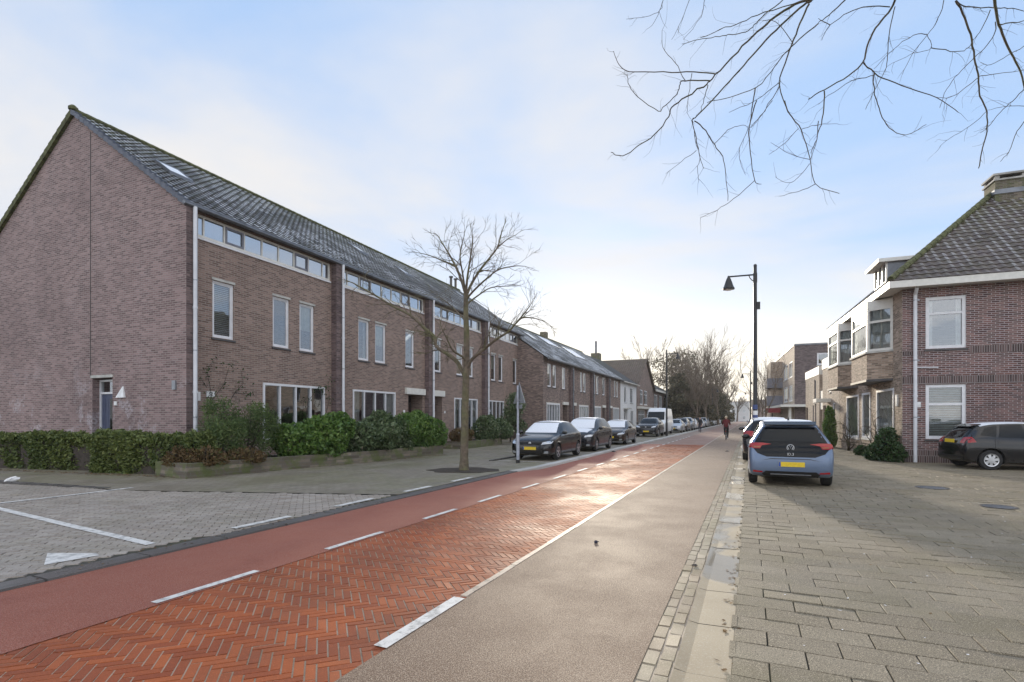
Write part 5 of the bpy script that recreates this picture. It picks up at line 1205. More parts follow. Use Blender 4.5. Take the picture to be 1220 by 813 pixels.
def limb_tree(parent, limbs, dep, rg, Lk, kids=3, mat='bark', spread=.6, up=.3, minr=.004):
    for pts, r in limbs:
        mb = MB(); n = len(pts); mb.tube(pts, [r*(1-.65*i/(n-1)) for i in range(n)], 7, cap=False)
        tl = sum((pts[i+1]-pts[i]).length for i in range(n-1)); m = max(3, int(tl/.17))
        for k in range(m):
            t = .18+.82*(k+rg.random())/m; b, d = along(pts, min(t,.999)); ax = d.orthogonal().normalized(); ax.rotate(Matrix.Rotation(rg.uniform(0,6.283),3,d)); nd = (d*.75+ax*rg.uniform(.5,.9)+Vector((0,0,up))).normalized()
            grow(mb, b, nd, Lk*rg.uniform(.6,1.15)*(1-.3*t), max(minr, r*(1-.6*t)*.42), dep, spread, up, 4, kids, .15, rg, 4, minr)
        b, d = along(pts, .999); grow(mb, b, d, Lk*.55, r*.35, dep, spread, up, 4, kids, .12, rg, 4, minr)
        mb.build('limb', M[mat], parent, smooth=True, uv=False)
limb_tree(tT, [(smooth_line(p)[:int(len(smooth_line(p))*(.86 if p[-1].z > 6.2 else 1))], r) for p, r in limbs], 2, rg, .62, 3, minr=.0036, up=-.02, spread=.5)
mb = MB(); pts = []
for k in range(18):
    a = k/18*6.283; pts.append((math.cos(a)*.95*(1+.12*math.sin(k*2.3)), math.sin(a)*.75*(1+.12*math.cos(k*1.7))))
mb.prism(pts, 0, .012); o = mb.build('tree_pit', M['mud']); o.location = (TR.x, TR.y, .034); o['kind'] = 'structure'
# overhanging tree on the right: trunk out of frame, boughs traced from the photograph
rg = random.Random(5)
OT = Vector((8.6, 4.6, 0)); oT = empty('overhanging_tree', OT, 0, 'bare tree whose thin drooping boughs hang into the top right', 'tree')
def O(px, py, Z=5.6): return P(px, py, Z) - OT
mb = MB(); mb.tube([Vector((0,0,-.05)), Vector((.02,0,1.5)), Vector((-.05,.05,3.2)), Vector((.05,.1,5.2)), Vector((0,.2,7.2)), Vector((.1,.2,9))], [.27,.20,.18,.16,.12,.06], 12); mb.build('trunk', M['bark_near'], oT, smooth=True)
K = 4.98
def o1(*pp, Z=5.6): return [O(730+x/K, y/K, Z+(i*.05)) for i, (x, y) in enumerate(pp)]
def o2(*pp, Z=5.6): return [O(975+x/K, y/K, Z+(i*.05)) for i, (x, y) in enumerate(pp)]
K3 = 4.519
def o3(*pp, Z=5.88): return [O(730+x/K3, 120+y/K3, Z+(i*.05)) for i, (x, y) in enumerate(pp)]
hub1 = Vector((-2.2,.9,6.6)); hub2 = Vector((-1.0,.9,6.9))
ov_ = [
 ([Vector((.05,.15,5.4)), Vector((-2.2,.8,7.0)), O(985,-60,5.5), O(975,-10,5.55)], .045),
 ([Vector((.05,.15,5.8)), Vector((-1.2,.8,7.0)), O(1075,-50,5.4), O(1066,-5,5.5)], .04),
 ([Vector((.05,.15,6.1)), Vector((-.6,.9,7.0)), O(1145,-50,5.6), O(1138,-3,5.6)], .036),
 ([Vector((.05,.15,6.3)), Vector((-.2,.9,7.0)), O(1190,-50,5.3), O(1184,-3,5.4)], .036),
 (o1((1190,-5),(1080,25),(960,105),(860,190),(740,310),(610,445),(560,500)), .017),
 (o1((1180,5),(1110,50),(1000,150),(880,270),(780,390),(660,520),(520,668),(472,712)), .014),
 (o1((1165,25),(1110,140),(1060,270),(1010,410),(990,510),(1040,668)), .013),
 (o1((560,500),(440,575),(350,640),(330,690),(250,800),(150,870),(60,925),(-10,905)), .010),
 (o1((610,440),(480,430),(300,428),(100,424),(40,385),(5,305)), .008),
 (o1((580,480),(430,480),(400,500),(380,560),(300,640),(270,660),(150,580),(100,510),(85,440)), .008),
 (o1((430,478),(370,370),(300,285),(293,180)), .005),
 (o1((565,505),(540,590),(520,668)), .006),
 (o1((470,435),(450,560),(440,672)), .005),
 (o1((1010,0),(900,90),(840,150),(790,190),(690,205),(610,220),(510,235),(410,262)), .007),
 (o1((1100,15),(900,75),(760,135),(640,180),(520,225)), .007),
 (o1((1220,140),(1080,260),(1010,330),(960,400),(850,520),(700,575),(560,610)), .008),
 (o1((300,0),(280,60),(200,100),(80,115)), .004), (o1((300,0),(270,90),(225,160)), .004),
 (o1((455,0),(410,120),(350,235)), .004), (o1((545,0),(525,100),(420,235)), .004),
 (o1((990,510),(900,660),(820,760)), .006), (o1((990,490),(840,600),(690,668)), .005),
 (o1((1070,260),(970,130),(890,125)), .005),
 (o3((425,105),(450,200),(470,310),(490,365)), .007), (o3((430,110),(445,220),(470,300),(455,370),(465,430)), .005),
 (o3((440,110),(500,160),(545,240),(590,300),(610,400),(620,540)), .008),
 (o3((450,268),(370,330),(285,395)), .004), (o3((545,235),(620,160),(690,135),(730,140)), .005),
 (o3((775,0),(735,140),(740,280),(765,430),(800,450)), .008), (o3((765,430),(650,530),(560,590),(470,632)), .005),
 (o3((730,145),(680,290),(715,400)), .004), (o3((860,0),(790,90),(735,150)), .005),
 (o3((925,0),(950,70),(1015,160),(1065,315),(1090,450),(1220,500)), .009), (o3((1090,450),(1000,490),(900,515)), .005),
 (o1((845,525),(828,640),(815,720)), .008), (o3((1108,110),(1100,210),(1065,315)), .006), (o3((1065,318),(960,290),(850,225)), .004), (o3((1060,340),(980,430),(930,440),(875,410)), .004),
 (o3((1015,155),(1100,130),(1210,125)), .004), (o3((1000,150),(900,250),(840,290)), .004),
 (o2((455,-5),(430,50),(340,170),(290,270),(265,370),(180,450),(40,530),(-60,590)), .014),
 (o2((265,370),(330,430),(380,465),(540,525),(700,580),(830,668)), .009),
 (o2((330,435),(335,560),(370,668),(420,760),(520,800),(640,740)), .007),
 (o2((455,40),(425,170),(410,330),(395,420),(340,520),(280,650)), .006),
 (o2((425,42),(290,40),(180,75),(70,150),(20,240)), .007), (o2((70,150),(0,110)), .006), (o2((160,0),(60,90),(0,135)), .009),
 (o2((330,450),(200,480),(60,570),(0,620)), .005),
 (o2((35,540),(28,680),(10,760),(-20,850),(-45,910)), .008),
 (o2((745,0),(710,110),(645,210),(560,320),(500,440)), .005), (o2((645,205),(565,212),(440,300),(330,410)), .005),
 (o2((645,205),(670,285),(560,320),(410,395)), .004), (o2((670,285),(780,305),(865,300),(905,260)), .006),
 (o2((815,5),(870,110),(910,240),(930,370),(950,460),(960,570),(1000,668),(1000,780),(970,900),(950,1000)), .014),
 (o2((820,5),(880,42),(1050,48),(1150,52),(1240,75)), .008), (o2((1020,60),(970,170),(915,240)), .006),
 (o2((1045,-5),(1055,90),(1090,200),(1140,310),(1200,430),(1230,560)), .018),
 (o2((1050,130),(1050,190),(1000,270),(920,350),(830,440),(760,530),(720,640)), .006),
 (o2((950,455),(1060,440),(1240,415)), .005), (o2((950,460),(850,540),(780,580),(700,578)), .005),
 (o2((1070,145),(1160,135),(1240,120)), .008), (o2((1240,265),(1130,330),(1020,385),(960,370)), .005),
 (o2((1230,520),(1150,600),(1080,668),(1000,760),(960,790)), .006), (o2((1240,630),(1120,632),(1000,655)), .004),
 (o2((1240,700),(1180,780),(1130,900),(1080,960)), .006), (o2((1000,660),(900,750),(780,820),(720,870)), .004)]
mbs = []
for pts, r in ov_:
    pts = smooth_line(pts, 4); r = r*.8 if r < .03 else r; pts = [q + Vector((rg.gauss(0,.004), 0, rg.gauss(0,.004)))*(1 if 0 < i_ < len(pts)-1 else 0) for i_, q in enumerate(pts)]; mb = MB(); n = len(pts); mb.tube(pts, [r*(1-.5*i/(n-1)) if r < .03 else r*(1-.45*i/(n-1)) for i in range(n)], 6, cap=False)
    if r < .03:
        tl = sum((pts[i+1]-pts[i]).length for i in range(n-1)); m = int(tl/.13)
        for k in range(m):
            t = rg.uniform(.15,1.); b, d = along(pts, min(t,.999)); ax = d.orthogonal().normalized(); ax.rotate(Matrix.Rotation(rg.uniform(0,6.283),3,d))
            nd = (d*.7+ax*rg.uniform(.4,.9)+Vector((0,0,-.15))).normalized(); grow(mb, b, nd, rg.uniform(.05,.26), .0020, 1 if rg.random() < .4 else 0, .6, -.2, 3, 1, .16, rg, 3, .0012)
    mbs.append(mb); mb.build('bough', M['bark_near'], oT, smooth=True, uv=False)

# generic bare tree, far evergreen
def bare_tree(x, y, h, r, label, seed, mat='bark_far', dep=4, name='bare_tree', group='bare trees beyond the houses', spread=.5, kids=3, tf=.35, up=.45, leaves=0, minr=.012):
    rg = random.Random(seed); T = empty(name, (x, y, 0), rg.uniform(0,6), label, 'tree', group)
    mb = MB(); top = Vector((rg.uniform(-.3,.3), rg.uniform(-.3,.3), h*tf)); mid = top*.5+Vector((rg.uniform(-.1,.1),0,0)); mb.tube([Vector((0,0,-.1)), mid, top], [r, r*.8, r*.68], 8, cap=False); mb.build('trunk', M[mat], T, smooth=True, uv=False)
    mb = MB(); m = 5
    for k in range(m):
        a = k/m*6.283+rg.uniform(-.4,.4); s = rg.uniform(.2,.62) if k else .05; b = top*(1 if k < 3 else rg.uniform(.7,.95)); grow(mb, b, Vector((math.cos(a)*math.sin(s), math.sin(a)*math.sin(s), math.cos(s))), h*(1-tf)*rg.uniform(.42,.58), r*.42, dep, spread, up, 4, kids, .11, rg, 5, minr)
    mb.build('crown', M[mat], T, smooth=True, uv=False)
    if leaves:
        pv = np.array([list(v) for v in mb.v]); i = nr.integers(0, len(pv), leaves); i = i[pv[i][:,2] > h*.3]; c = pv[i]+nr.normal(0,.05,(len(i),3)); t = unit(len(i)); b = np.cross(t, unit(len(i))); b /= np.linalg.norm(b,axis=1)[:,None]; quads_mesh('foliage', c, t, b, np.full(len(i), .06), 'leaf_dead', nr.random(len(i)), T)
    return T
def evergreen(x, y, h, rw, label, seed, mat='leaf_far', n=5000, name='evergreen_tree', sz=.20, cone=.5, bare=.0):
    rg = random.Random(seed); T = empty(name, (x, y, 0), 0, label, 'tree', 'evergreens by the street')
    sh = []; 
    for k in range(16):
        t = k/15; z = h*(bare+.08+(1-bare-.1)*t); rr = rw*(1-cone*t)*rg.uniform(.55,.8); a = rg.uniform(0,6.283); o_ = rw*(1-cone*t)*.45; sh.append((math.cos(a)*o_, math.sin(a)*o_, z, rr, rr, h*.10))
    p, d = clumps(sh, n, .3); t = unit(n)+d*.4; t /= np.linalg.norm(t,axis=1)[:,None]; b = np.cross(t, unit(n)); b /= np.maximum(np.linalg.norm(b,axis=1)[:,None],1e-3)
    quads_mesh('crown', p, t, b, sz*(1+nr.normal(0,.3,n)).clip(.4,1.8), mat, nr.random(n), T, .5)
    mb = MB(); mb.tube([(0,0,-.1),(rg.uniform(-.1,.1),0,h*.5),(0,0,h*.92)], [rw*.11,rw*.08,.03], 7)
    for s in sh: mb.tube([(0,0,s[2]-.2),(s[0],s[1],s[2])], [.05,.02], 4)
    mb.build('trunk', M['bark_far'], T); return T
def at(px, Z): return (px-610)/F*Z, Z
def hz_(py, Z): return H+(498-py)/F*Z
k = 0
LB = ['tall bare tree left of the street crown, nearest the lamp on the left','bare tree with the highest fan of twigs in the middle of the far group','slender bare tree between the pine and the tall fan','bare tree on the right slope of the far group','spreading bare tree leaning over the end of the street','lower bare tree behind the dark evergreens','bare thin tree behind the gabled house roof','bare tree far down the street on the left','faint bare tree nearest the end of the street','twiggy bare tree just right of the pine','bare tree standing before the left half of the dark mass','wide bare tree in front of the dark mass, right of its middle','bare tree before the right shoulder of the dark mass','bare tree rising highest behind the pine','low bare tree at the kerb before the dark mass','bare tree rising behind the right shoulder of the dark mass','small bare tree right behind the row of parked cars']
for (px, Z, py, r), lb in zip([(822,92,432,.3),(838,112,410,.4),(812,98,428,.3),(850,120,430,.36),(862,130,440,.38),(832,128,440,.3),(774,88,418,.22),(868,170,462,.4),(878,210,474,.4),(812,96,436,.22),(826,84,436,.26),(845,96,428,.3),(856,106,448,.3),(818,118,420,.34),(842,84,455,.24),(852,140,438,.36),(830,74,462,.2)], LB):
    x, y = at(px, Z); bare_tree(x, y, hz_(py, Z), r, lb, 40+k, dep=4, kids=3, minr=.026 if Z < 150 else .04); k += 1
x, y = at(800, 104); evergreen(x, y, hz_(424,104), 4.0, 'dark pine with flat open crown behind the street lamp on the left', 3, n=3600, sz=.19, cone=-.1, bare=.45, name='pine_tree')
EG = ['dark evergreen next to the white van, leftmost of the dark mass','tall dark evergreen in the left part of the dark mass','broad dark evergreen in the centre of the dark mass','rounded evergreen right of centre in the dark mass','low dark evergreen at the right end of the dark mass','small dark evergreen nearest the end of the street','dark evergreen filling the gap behind the parked cars','dense evergreen behind the pedestrian']
for i, ((px, Z, py, rw), lb) in enumerate(zip([(813,92,462,3.0),(818,88,448,3.6),(834,100,455,5.0),(848,112,458,4.8),(858,122,464,4.6),(866,150,472,4.2),(826,80,472,3.0),(842,92,468,3.4)], EG)):
    x, y = at(px, Z); evergreen(x-1.5, y, hz_(py, Z), rw, lb, 60+i, n=6500, sz=.24)
for i, (px, Z, py, r, lb) in enumerate([(914,46,418,.10,'slim young tree with a few dead leaves right behind the tall lamp'),(908,62,430,.09,'slim young tree with dead leaves, second behind the tall lamp'),(904,84,452,.12,'small bare tree far down the right pavement'),(921,92,458,.14,'small bare tree before the shop sign on the right'),(898,120,466,.14,'faint little bare tree at the end of the right pavement')]):
    x, y = at(px, Z); bare_tree(x, y, hz_(py, Z), r, lb, 80+i, mat='bark_far', dep=3, kids=3, group='young trees on the right pavement', spread=.45, tf=.3, leaves=160 if i < 2 else 40, up=.6, minr=.008 if i < 2 else .014)
# right side plants by the corner house
def C(L, s, z=0.): v = C3 + a3*L - q3*s; return Vector((v.x, v.y, z))
p = C(.15,.42); bush('ivy_bush', p, [(0,0,.35,.50,.42,.40),(.22,.15,.75,.26,.28,.48),(-.12,-.12,.6,.3,.3,.5),(-.1,.45,.22,.3,.32,.28),(.1,-.4,.3,.25,.3,.35)], 8000, .045, 'leaf_ivy', 'dense dark ivy bush at the foot of the corner downpipe', 'bush', jit=.42, szv=.5, sub=4)
p = C(3.3,.35); bush('shrub', p, [(0,0,.16,.35,.28,.24)], 1600, .04, 'leaf_ivy', 'tiny low green plant under the middle shop-sized window', 'plant')
p = C(9.2,.45); bush('column_shrub', p, [(0,0,.5,.33,.36,.55),(0,0,1.1,.31,.33,.55),(0.02,0,1.65,.22,.24,.42)], 8500, .045, 'leaf_laurel', 'tall narrow green shrub against the wall beside the brown door', 'shrub')
rg = random.Random(9)
for (L, hgt, lb, m) in ((1.9, 2.0, 'gnarled bare climber in front of the right-hand ground floor window', 8), (6.4, 1.7, 'gnarled bare climber in front of the far ground floor window', 7)):
    T = empty('bare_climber', C(L,.22), 0, lb, 'climber', 'bare climbers by the corner house'); mb = MB()
    for k in range(m):
        a = rg.uniform(0,6.283); grow(mb, Vector((0,0,.0)), (a3*math.cos(a)*.5 + Vector((0,0,1)) - q3*.1).normalized(), hgt*rg.uniform(.4,.6), .032, 2, .75, .1, 5, 3, .3, rg, 5, .006)
    mb.build('stem', M['bark_near'], T, smooth=True, uv=False)
T = empty('bare_climber', C(.35,.06), 0, 'reddish bare vine spreading up the street wall at the house corner', 'climber'); mb = MB()
for k in range(9):
    grow(mb, Vector((0,0,.3)), (a3*rg.uniform(-.2,.9)+Vector((0,0,1))).normalized(), 1.5, .012, 2, .6, .3, 5, 3, .16, rg, 4, .004)
for i_, v in enumerate(mb.v):
    s_ = v.dot(q3); mb.v[i_] = v - q3*(s_ if s_ > -.0 else s_*.8) - q3*.0
mb.build('stem', M['bark'], T, smooth=True, uv=False)
# leaf litter under the hedge: nobody could count it
n = 900; u_ = nr.random(n); c = np.stack([-14+u_*11.5, 14.1-u_*0+nr.normal(0,.05,n), np.full(n,.05)],1)
w0 = np.array([-15.,14.75]); w1 = np.array([-8.0,12.75]); w2 = np.array([-2.4,20.8])
t_ = nr.random(n); base = np.where((t_ < .55)[:,None], w0+(w1-w0)*(t_/.55)[:,None], w1+(w2-w1)*((t_-.55)/.45)[:,None]); off = np.abs(nr.normal(0,.16,n))
nrmv = np.where((t_ < .55)[:,None], np.array([-.27,-.96]), np.array([.83,-.55])); c[:,:2] = base+nrmv*off[:,None]
t = unit(n); t[:,2] *= .15; b = np.cross(t, np.array([0,0,1.])+unit(n)*.2); b /= np.linalg.norm(b,axis=1)[:,None]
o = quads_mesh('leaf_litter', c, t, b, np.full(n,.035)*(1+nr.normal(0,.3,n)).clip(.5,1.6), 'leaf_dead', nr.random(n)); tag(o, 'brown dead leaves scattered along the hedge and planter foot', 'leaves', kind='stuff')
# ================================================================ VEHICLES
def pchip(xk, yk, x):
    xk = np.asarray(xk, float); yk = np.asarray(yk, float); h = np.diff(xk); d = np.diff(yk)/h; m = np.zeros_like(yk)
    for i in range(1, len(xk)-1):
        if d[i-1]*d[i] > 0: w1 = 2*h[i]+h[i-1]; w2 = h[i]+2*h[i-1]; m[i] = (w1+w2)/(w1/d[i-1]+w2/d[i])
    m[0] = d[0]; m[-1] = d[-1]; i = np.clip(np.searchsorted(xk, x)-1, 0, len(h)-1); t = (x-xk[i])/h[i]
    return yk[i]*(1+2*t)*(1-t)**2 + h[i]*m[i]*t*(1-t)**2 + yk[i+1]*t*t*(3-2*t) + h[i]*m[i+1]*t*t*(t-1)
# station tables: x, zbottom, zbelt, ztop, half width, half width at roof edge
TYPES = {
 'hatch': dict(L=4.0, st=[(0,.34,.50,.60,.58,.45),(.04,.26,.60,.70,.70,.56),(.16,.20,.70,.79,.80,.64),(.45,.18,.80,.89,.865,.70),(.95,.18,.90,.99,.875,.70),(1.05,.18,.915,1.06,.875,.66),(1.45,.18,.93,1.28,.875,.60),(1.85,.18,.94,1.43,.875,.565),(2.4,.18,.95,1.475,.875,.56),(3.1,.18,.97,1.45,.87,.55),(3.5,.19,.99,1.385,.86,.53),(3.68,.21,.99,1.27,.85,.54),(3.84,.23,.96,1.07,.83,.58),(3.93,.27,.86,.95,.80,.60),(3.98,.31,.72,.82,.74,.60),(4.0,.36,.60,.70,.66,.54)], wb=(.78,3.32), wr=.31,
   side=[[(1.16,.98),(1.9,1.36),(2.32,1.40),(2.32,.985)],[(2.40,.985),(2.40,1.40),(2.95,1.375),(3.10,1.02)],[(3.17,1.03),(3.03,1.37),(3.35,1.30),(3.55,1.08)]], ws=[(-.66,1.02),(.66,1.02),(.53,1.39),(-.53,1.39)], rg=[(-.60,1.0),(.60,1.0),(.50,1.33),(-.50,1.33)]),
 'mpv': dict(L=4.1, st=[(0,.34,.55,.66,.58,.45),(.04,.26,.66,.78,.72,.58),(.16,.20,.78,.88,.82,.66),(.40,.18,.88,.98,.875,.72),(.80,.18,.97,1.07,.885,.72),(.90,.18,.98,1.14,.885,.68),(1.30,.18,.99,1.40,.885,.64),(1.70,.18,1.0,1.56,.885,.61),(2.4,.18,1.02,1.62,.885,.60),(3.3,.18,1.04,1.60,.88,.59),(3.75,.2,1.05,1.52,.87,.58),(3.92,.22,1.03,1.32,.85,.60),(4.02,.26,.95,1.08,.82,.62),(4.07,.31,.78,.90,.76,.6),(4.1,.36,.60,.70,.68,.54)], wb=(.78,3.38), wr=.31,
   side=[[(1.05,1.05),(1.72,1.49),(2.2,1.53),(2.2,1.06)],[(2.28,1.06),(2.28,1.53),(2.98,1.52),(3.05,1.08)],[(3.12,1.08),(3.06,1.52),(3.55,1.46),(3.7,1.12)]], ws=[(-.68,1.10),(.68,1.10),(.57,1.52),(-.57,1.52)], rg=[(-.62,1.08),(.62,1.08),(.54,1.47),(-.54,1.47)]),
 'suv': dict(L=4.4, st=[(0,.38,.62,.74,.62,.5),(.04,.28,.76,.88,.78,.62),(.16,.24,.88,.98,.87,.70),(.45,.22,.97,1.06,.92,.74),(1.0,.22,1.04,1.12,.93,.74),(1.12,.22,1.05,1.20,.93,.70),(1.5,.22,1.06,1.44,.93,.65),(1.85,.22,1.07,1.58,.93,.62),(2.5,.22,1.09,1.64,.93,.61),(3.5,.22,1.12,1.61,.92,.60),(3.95,.24,1.13,1.52,.91,.58),(4.2,.28,1.08,1.22,.89,.62),(4.33,.33,.92,1.05,.84,.64),(4.38,.37,.78,.88,.78,.62),(4.4,.42,.66,.76,.70,.56)], wb=(.86,3.55), wr=.35,
   side=[[(1.25,1.11),(1.9,1.50),(2.4,1.54),(2.4,1.12)],[(2.48,1.12),(2.48,1.54),(3.15,1.53),(3.25,1.15)],[(3.32,1.16),(3.22,1.53),(3.7,1.47),(3.9,1.20)]], ws=[(-.72,1.16),(.72,1.16),(.59,1.54),(-.59,1.54)], rg=[(-.64,1.12),(.64,1.12),(.55,1.47),(-.55,1.47)]),
 'ehatch': dict(L=4.26, st=[(0,.36,.56,.68,.62,.48),(.04,.26,.66,.80,.76,.62),(.14,.20,.78,.88,.86,.68),(.40,.18,.88,.98,.895,.72),(.80,.18,.93,1.06,.905,.70),(.95,.18,.94,1.15,.905,.68),(1.40,.18,.955,1.40,.905,.64),(1.80,.18,.965,1.53,.905,.615),(2.5,.18,.98,1.57,.905,.61),(3.3,.19,1.0,1.545,.905,.605),(3.72,.20,1.01,1.475,.90,.60),(3.90,.21,1.01,1.37,.895,.62),(4.05,.22,1.0,1.15,.885,.70),(4.14,.24,.97,1.03,.875,.74),(4.21,.28,.84,.93,.85,.72),(4.25,.32,.66,.78,.80,.68),(4.26,.36,.56,.64,.74,.62)], wb=(.78,3.54), wr=.345,
   side=[[(1.10,1.02),(1.75,1.42),(2.30,1.47),(2.30,1.03)],[(2.38,1.03),(2.38,1.47),(3.05,1.46),(3.15,1.06)],[(3.22,1.06),(3.12,1.455),(3.55,1.40),(3.78,1.13)]], ws=[(-.70,1.10),(.70,1.10),(.58,1.48),(-.58,1.48)], rg=None),
 'van': dict(L=5.9, st=[(0,.34,.70,.84,.70,.58),(.05,.28,.88,1.0,.86,.70),(.2,.24,1.0,1.12,.93,.78),(.7,.22,1.14,1.28,.98,.82),(.95,.22,1.18,1.50,.99,.82),(1.5,.22,1.20,2.10,.99,.80),(1.85,.22,1.22,2.38,.99,.80),(2.3,.22,1.24,2.50,.99,.80),(5.5,.24,1.24,2.50,.99,.80),(5.82,.26,1.24,2.44,.98,.79),(5.88,.32,1.2,2.34,.96,.76),(5.9,.4,1.1,2.2,.92,.70)], wb=(1.0,4.75), wr=.34,
   side=[[(1.15,1.30),(1.75,1.98),(2.3,2.02),(2.3,1.28)]], ws=[(-.80,1.36),(.80,1.36),(.74,2.12),(-.74,2.12)], rg=[(-.70,1.35),(-.05,1.35),(-.05,2.0),(-.70,2.0)]),
}
def loft(tp, ds):
    st = np.array(tp['st']); L = tp['L']
    xs = np.unique(np.round(np.concatenate([np.linspace(0, .5, 9)**1.0, np.linspace(.5, L-.5, int((L-1)/.10)), np.linspace(L-.5, L, 10), [.015, L-.015]]), 4))
    c = [pchip(st[:,0], st[:,i], xs) for i in range(1, 6)]
    V = []; n = 0
    for i, x in enumerate(xs):
        zb, zw, zt, hw, wr = [q[i] for q in c]; ze = max(zw+.012, zt-.075); hh = zw-zb
        half = [(0,zb),(.6*hw,zb),(.90*hw,zb+.01),(.975*hw,zb+.06),(.995*hw,zb+.22*hh),(hw*1.0,zb+.45*hh),(hw*1.003,zb+.62*hh),(hw*.992,zb+.80*hh),(hw*.975,zb+.93*hh),(hw*.955,zw)]
        for t in (.25,.5,.75): half.append((hw*.955+(wr-hw*.955)*t + .018*math.sin(t*math.pi), zw+(ze-zw)*t))
        half += [(wr,ze),(wr*.955,ze+(zt-ze)*.42),(wr*.86,ze+(zt-ze)*.68),(wr*.6,ze+(zt-ze)*.89),(wr*.3,ze+(zt-ze)*.975),(0,zt)]
        ring = half + [(-y, z) for y, z in half[-2:0:-1]]; n = len(ring)
        V += [(x, y, z) for y, z in ring]
    Fc = []
    for i in range(len(xs)-1):
        for k in range(n): Fc.append((i*n+k, (i+1)*n+k, (i+1)*n+(k+1)%n, i*n+(k+1)%n))
    Fc.append(tuple(range(n))); Fc.append(tuple((len(xs)-1)*n+k for k in range(n-1,-1,-1)))
    return V, Fc
def decal(bvh, axis, poly, name, mat, parent, off=.006, sgn=1, step=.07, thick=.02, smooth=True):
    """polygon given in the plane across `axis`, laid onto the body like a real inset panel"""
    bm = bmesh.new(); vs = [bm.verts.new((a, b, 0)) for a, b in poly]; bm.faces.new(vs)
    x0, x1 = min(p[0] for p in poly), max(p[0] for p in poly); y0, y1 = min(p[1] for p in poly), max(p[1] for p in poly)
    for q in np.arange(x0+step, x1, step): bmesh.ops.bisect_plane(bm, geom=bm.verts[:]+bm.edges[:]+bm.faces[:], plane_co=(q,0,0), plane_no=(1,0,0))
    for q in np.arange(y0+step, y1, step): bmesh.ops.bisect_plane(bm, geom=bm.verts[:]+bm.edges[:]+bm.faces[:], plane_co=(0,q,0), plane_no=(0,1,0))
    bm.verts.ensure_lookup_table(); nrm = {}
    for v in bm.verts:
        a, b = v.co.x, v.co.y
        if axis == 'side': o_, d = Vector((a, 5*sgn, b)), Vector((0,-sgn,0))
        elif axis == 'rear': o_, d = Vector((12, a, b)), Vector((-1,0,0))
        elif axis == 'front': o_, d = Vector((-5, a, b)), Vector((1,0,0))
        else: o_, d = Vector((a, b, 6)), Vector((0,0,-1))
        h, n_, i_, ds = bvh.ray_cast(o_, d)
        if h is None: h, n_, i_, ds = bvh.find_nearest(o_+d*5)
        if n_.dot(d) > 0: n_ = -n_
        nrm[v] = n_.copy(); v.co = h + n_*off
    bm.normal_update()
    if sum(f.normal.dot(nrm[f.verts[0]]) for f in bm.faces) < 0: bmesh.ops.reverse_faces(bm, faces=bm.faces[:])
    be = [e for e in bm.edges if e.is_boundary]; ex = bmesh.ops.extrude_edge_only(bm, edges=be)
    for g in ex['geom']:
        if isinstance(g, bmesh.types.BMVert):
            h, n_, i_, ds = bvh.find_nearest(g.co); 
            if h is not None: g.co = h - (g.co-h).normalized()*.004 if (g.co-h).length > 1e-5 else g.co
    me = bpy.data.meshes.new(name); bm.to_mesh(me); bm.free()
    if smooth: me.polygons.foreach_set('use_smooth', [True]*len(me.polygons)); me.set_sharp_from_angle(angle=rad(30))
    me.materials.append(M[mat]); o = bpy.data.objects.new(name, me); COL.objects.link(o); o.parent = parent; return o
def wheel(parent, x, y, r, sgn, spokes, rim_mat='alu', style='open'):
    w = .20
    mb = MB(); mb.lathe([(r*.66, y-sgn*0), (r*.66, y+.0)], 8) if 0 else None
    prof = [(r*.64,-w/2),(r*.93,-w/2),(r,-w*.36),(r,w*.36),(r*.93,w/2),(r*.64,w/2)]
    mb.lathe([(a, b) for a, b in prof], 28, (x, y, r), 'y'); T = mb.build('wheel', M['rubber'], parent, smooth=True)
    m2 = MB(); yo = y + sgn*(w/2+.002)
    # rim ring
    ring = [(r*.64, -.004),(r*.64,.010),(r*.56,.006),(r*.56,-.004)]; n = 28
    vs = []
    for a, b in ring:
        for k in range(n): t = 2*math.pi*k/n; vs.append((x+a*math.cos(t), yo+sgn*b, r+a*math.sin(t)))
    fs = [(i*n+k, i*n+(k+1)%n, (i+1)*n+(k+1)%n, (i+1)*n+k) for i in range(3) for k in range(n)]; m2.add(vs, fs)
    for k in range(spokes):
        t = 2*math.pi*k/spokes+.3; c, s = math.cos(t), math.sin(t); hw = r*(.10 if style == 'open' else .14)
        p = lambda a, b, q: (x+a*c-b*s, yo+sgn*q, r+a*s+b*c)
        m2.hexa([p(.06*r,-hw*.7,-.005),p(.06*r,hw*.7,-.005),p(.6*r,hw,-.005),p(.6*r,-hw,-.005)],[p(.06*r,-hw*.7,.008),p(.06*r,hw*.7,.008),p(.6*r,hw,.004),p(.6*r,-hw,.004)])
    m2.lathe([(r*.15,min(0,sgn*.014)),(r*.15,max(0,sgn*.014))], 14, (x, yo, r), 'y'); m2.build('rim', M[rim_mat], T)
    return T
def text_mesh(s, size, parent, name, mat, M_, ext=.004):
    cu_ = bpy.data.curves.new(name, 'FONT'); cu_.body = s; cu_.size = size; cu_.align_x = 'CENTER'; cu_.align_y = 'CENTER'; cu_.extrude = ext
    tmp = bpy.data.objects.new('n', cu_); COL.objects.link(tmp); bpy.context.view_layer.update()
    me = bpy.data.meshes.new_from_object(tmp.evaluated_get(bpy.context.evaluated_depsgraph_get())); bpy.data.objects.remove(tmp)
    me.transform(M_); me.materials.clear(); me.materials.append(M[mat]); o = bpy.data.objects.new(name, me); COL.objects.link(o); o.parent = parent; return o
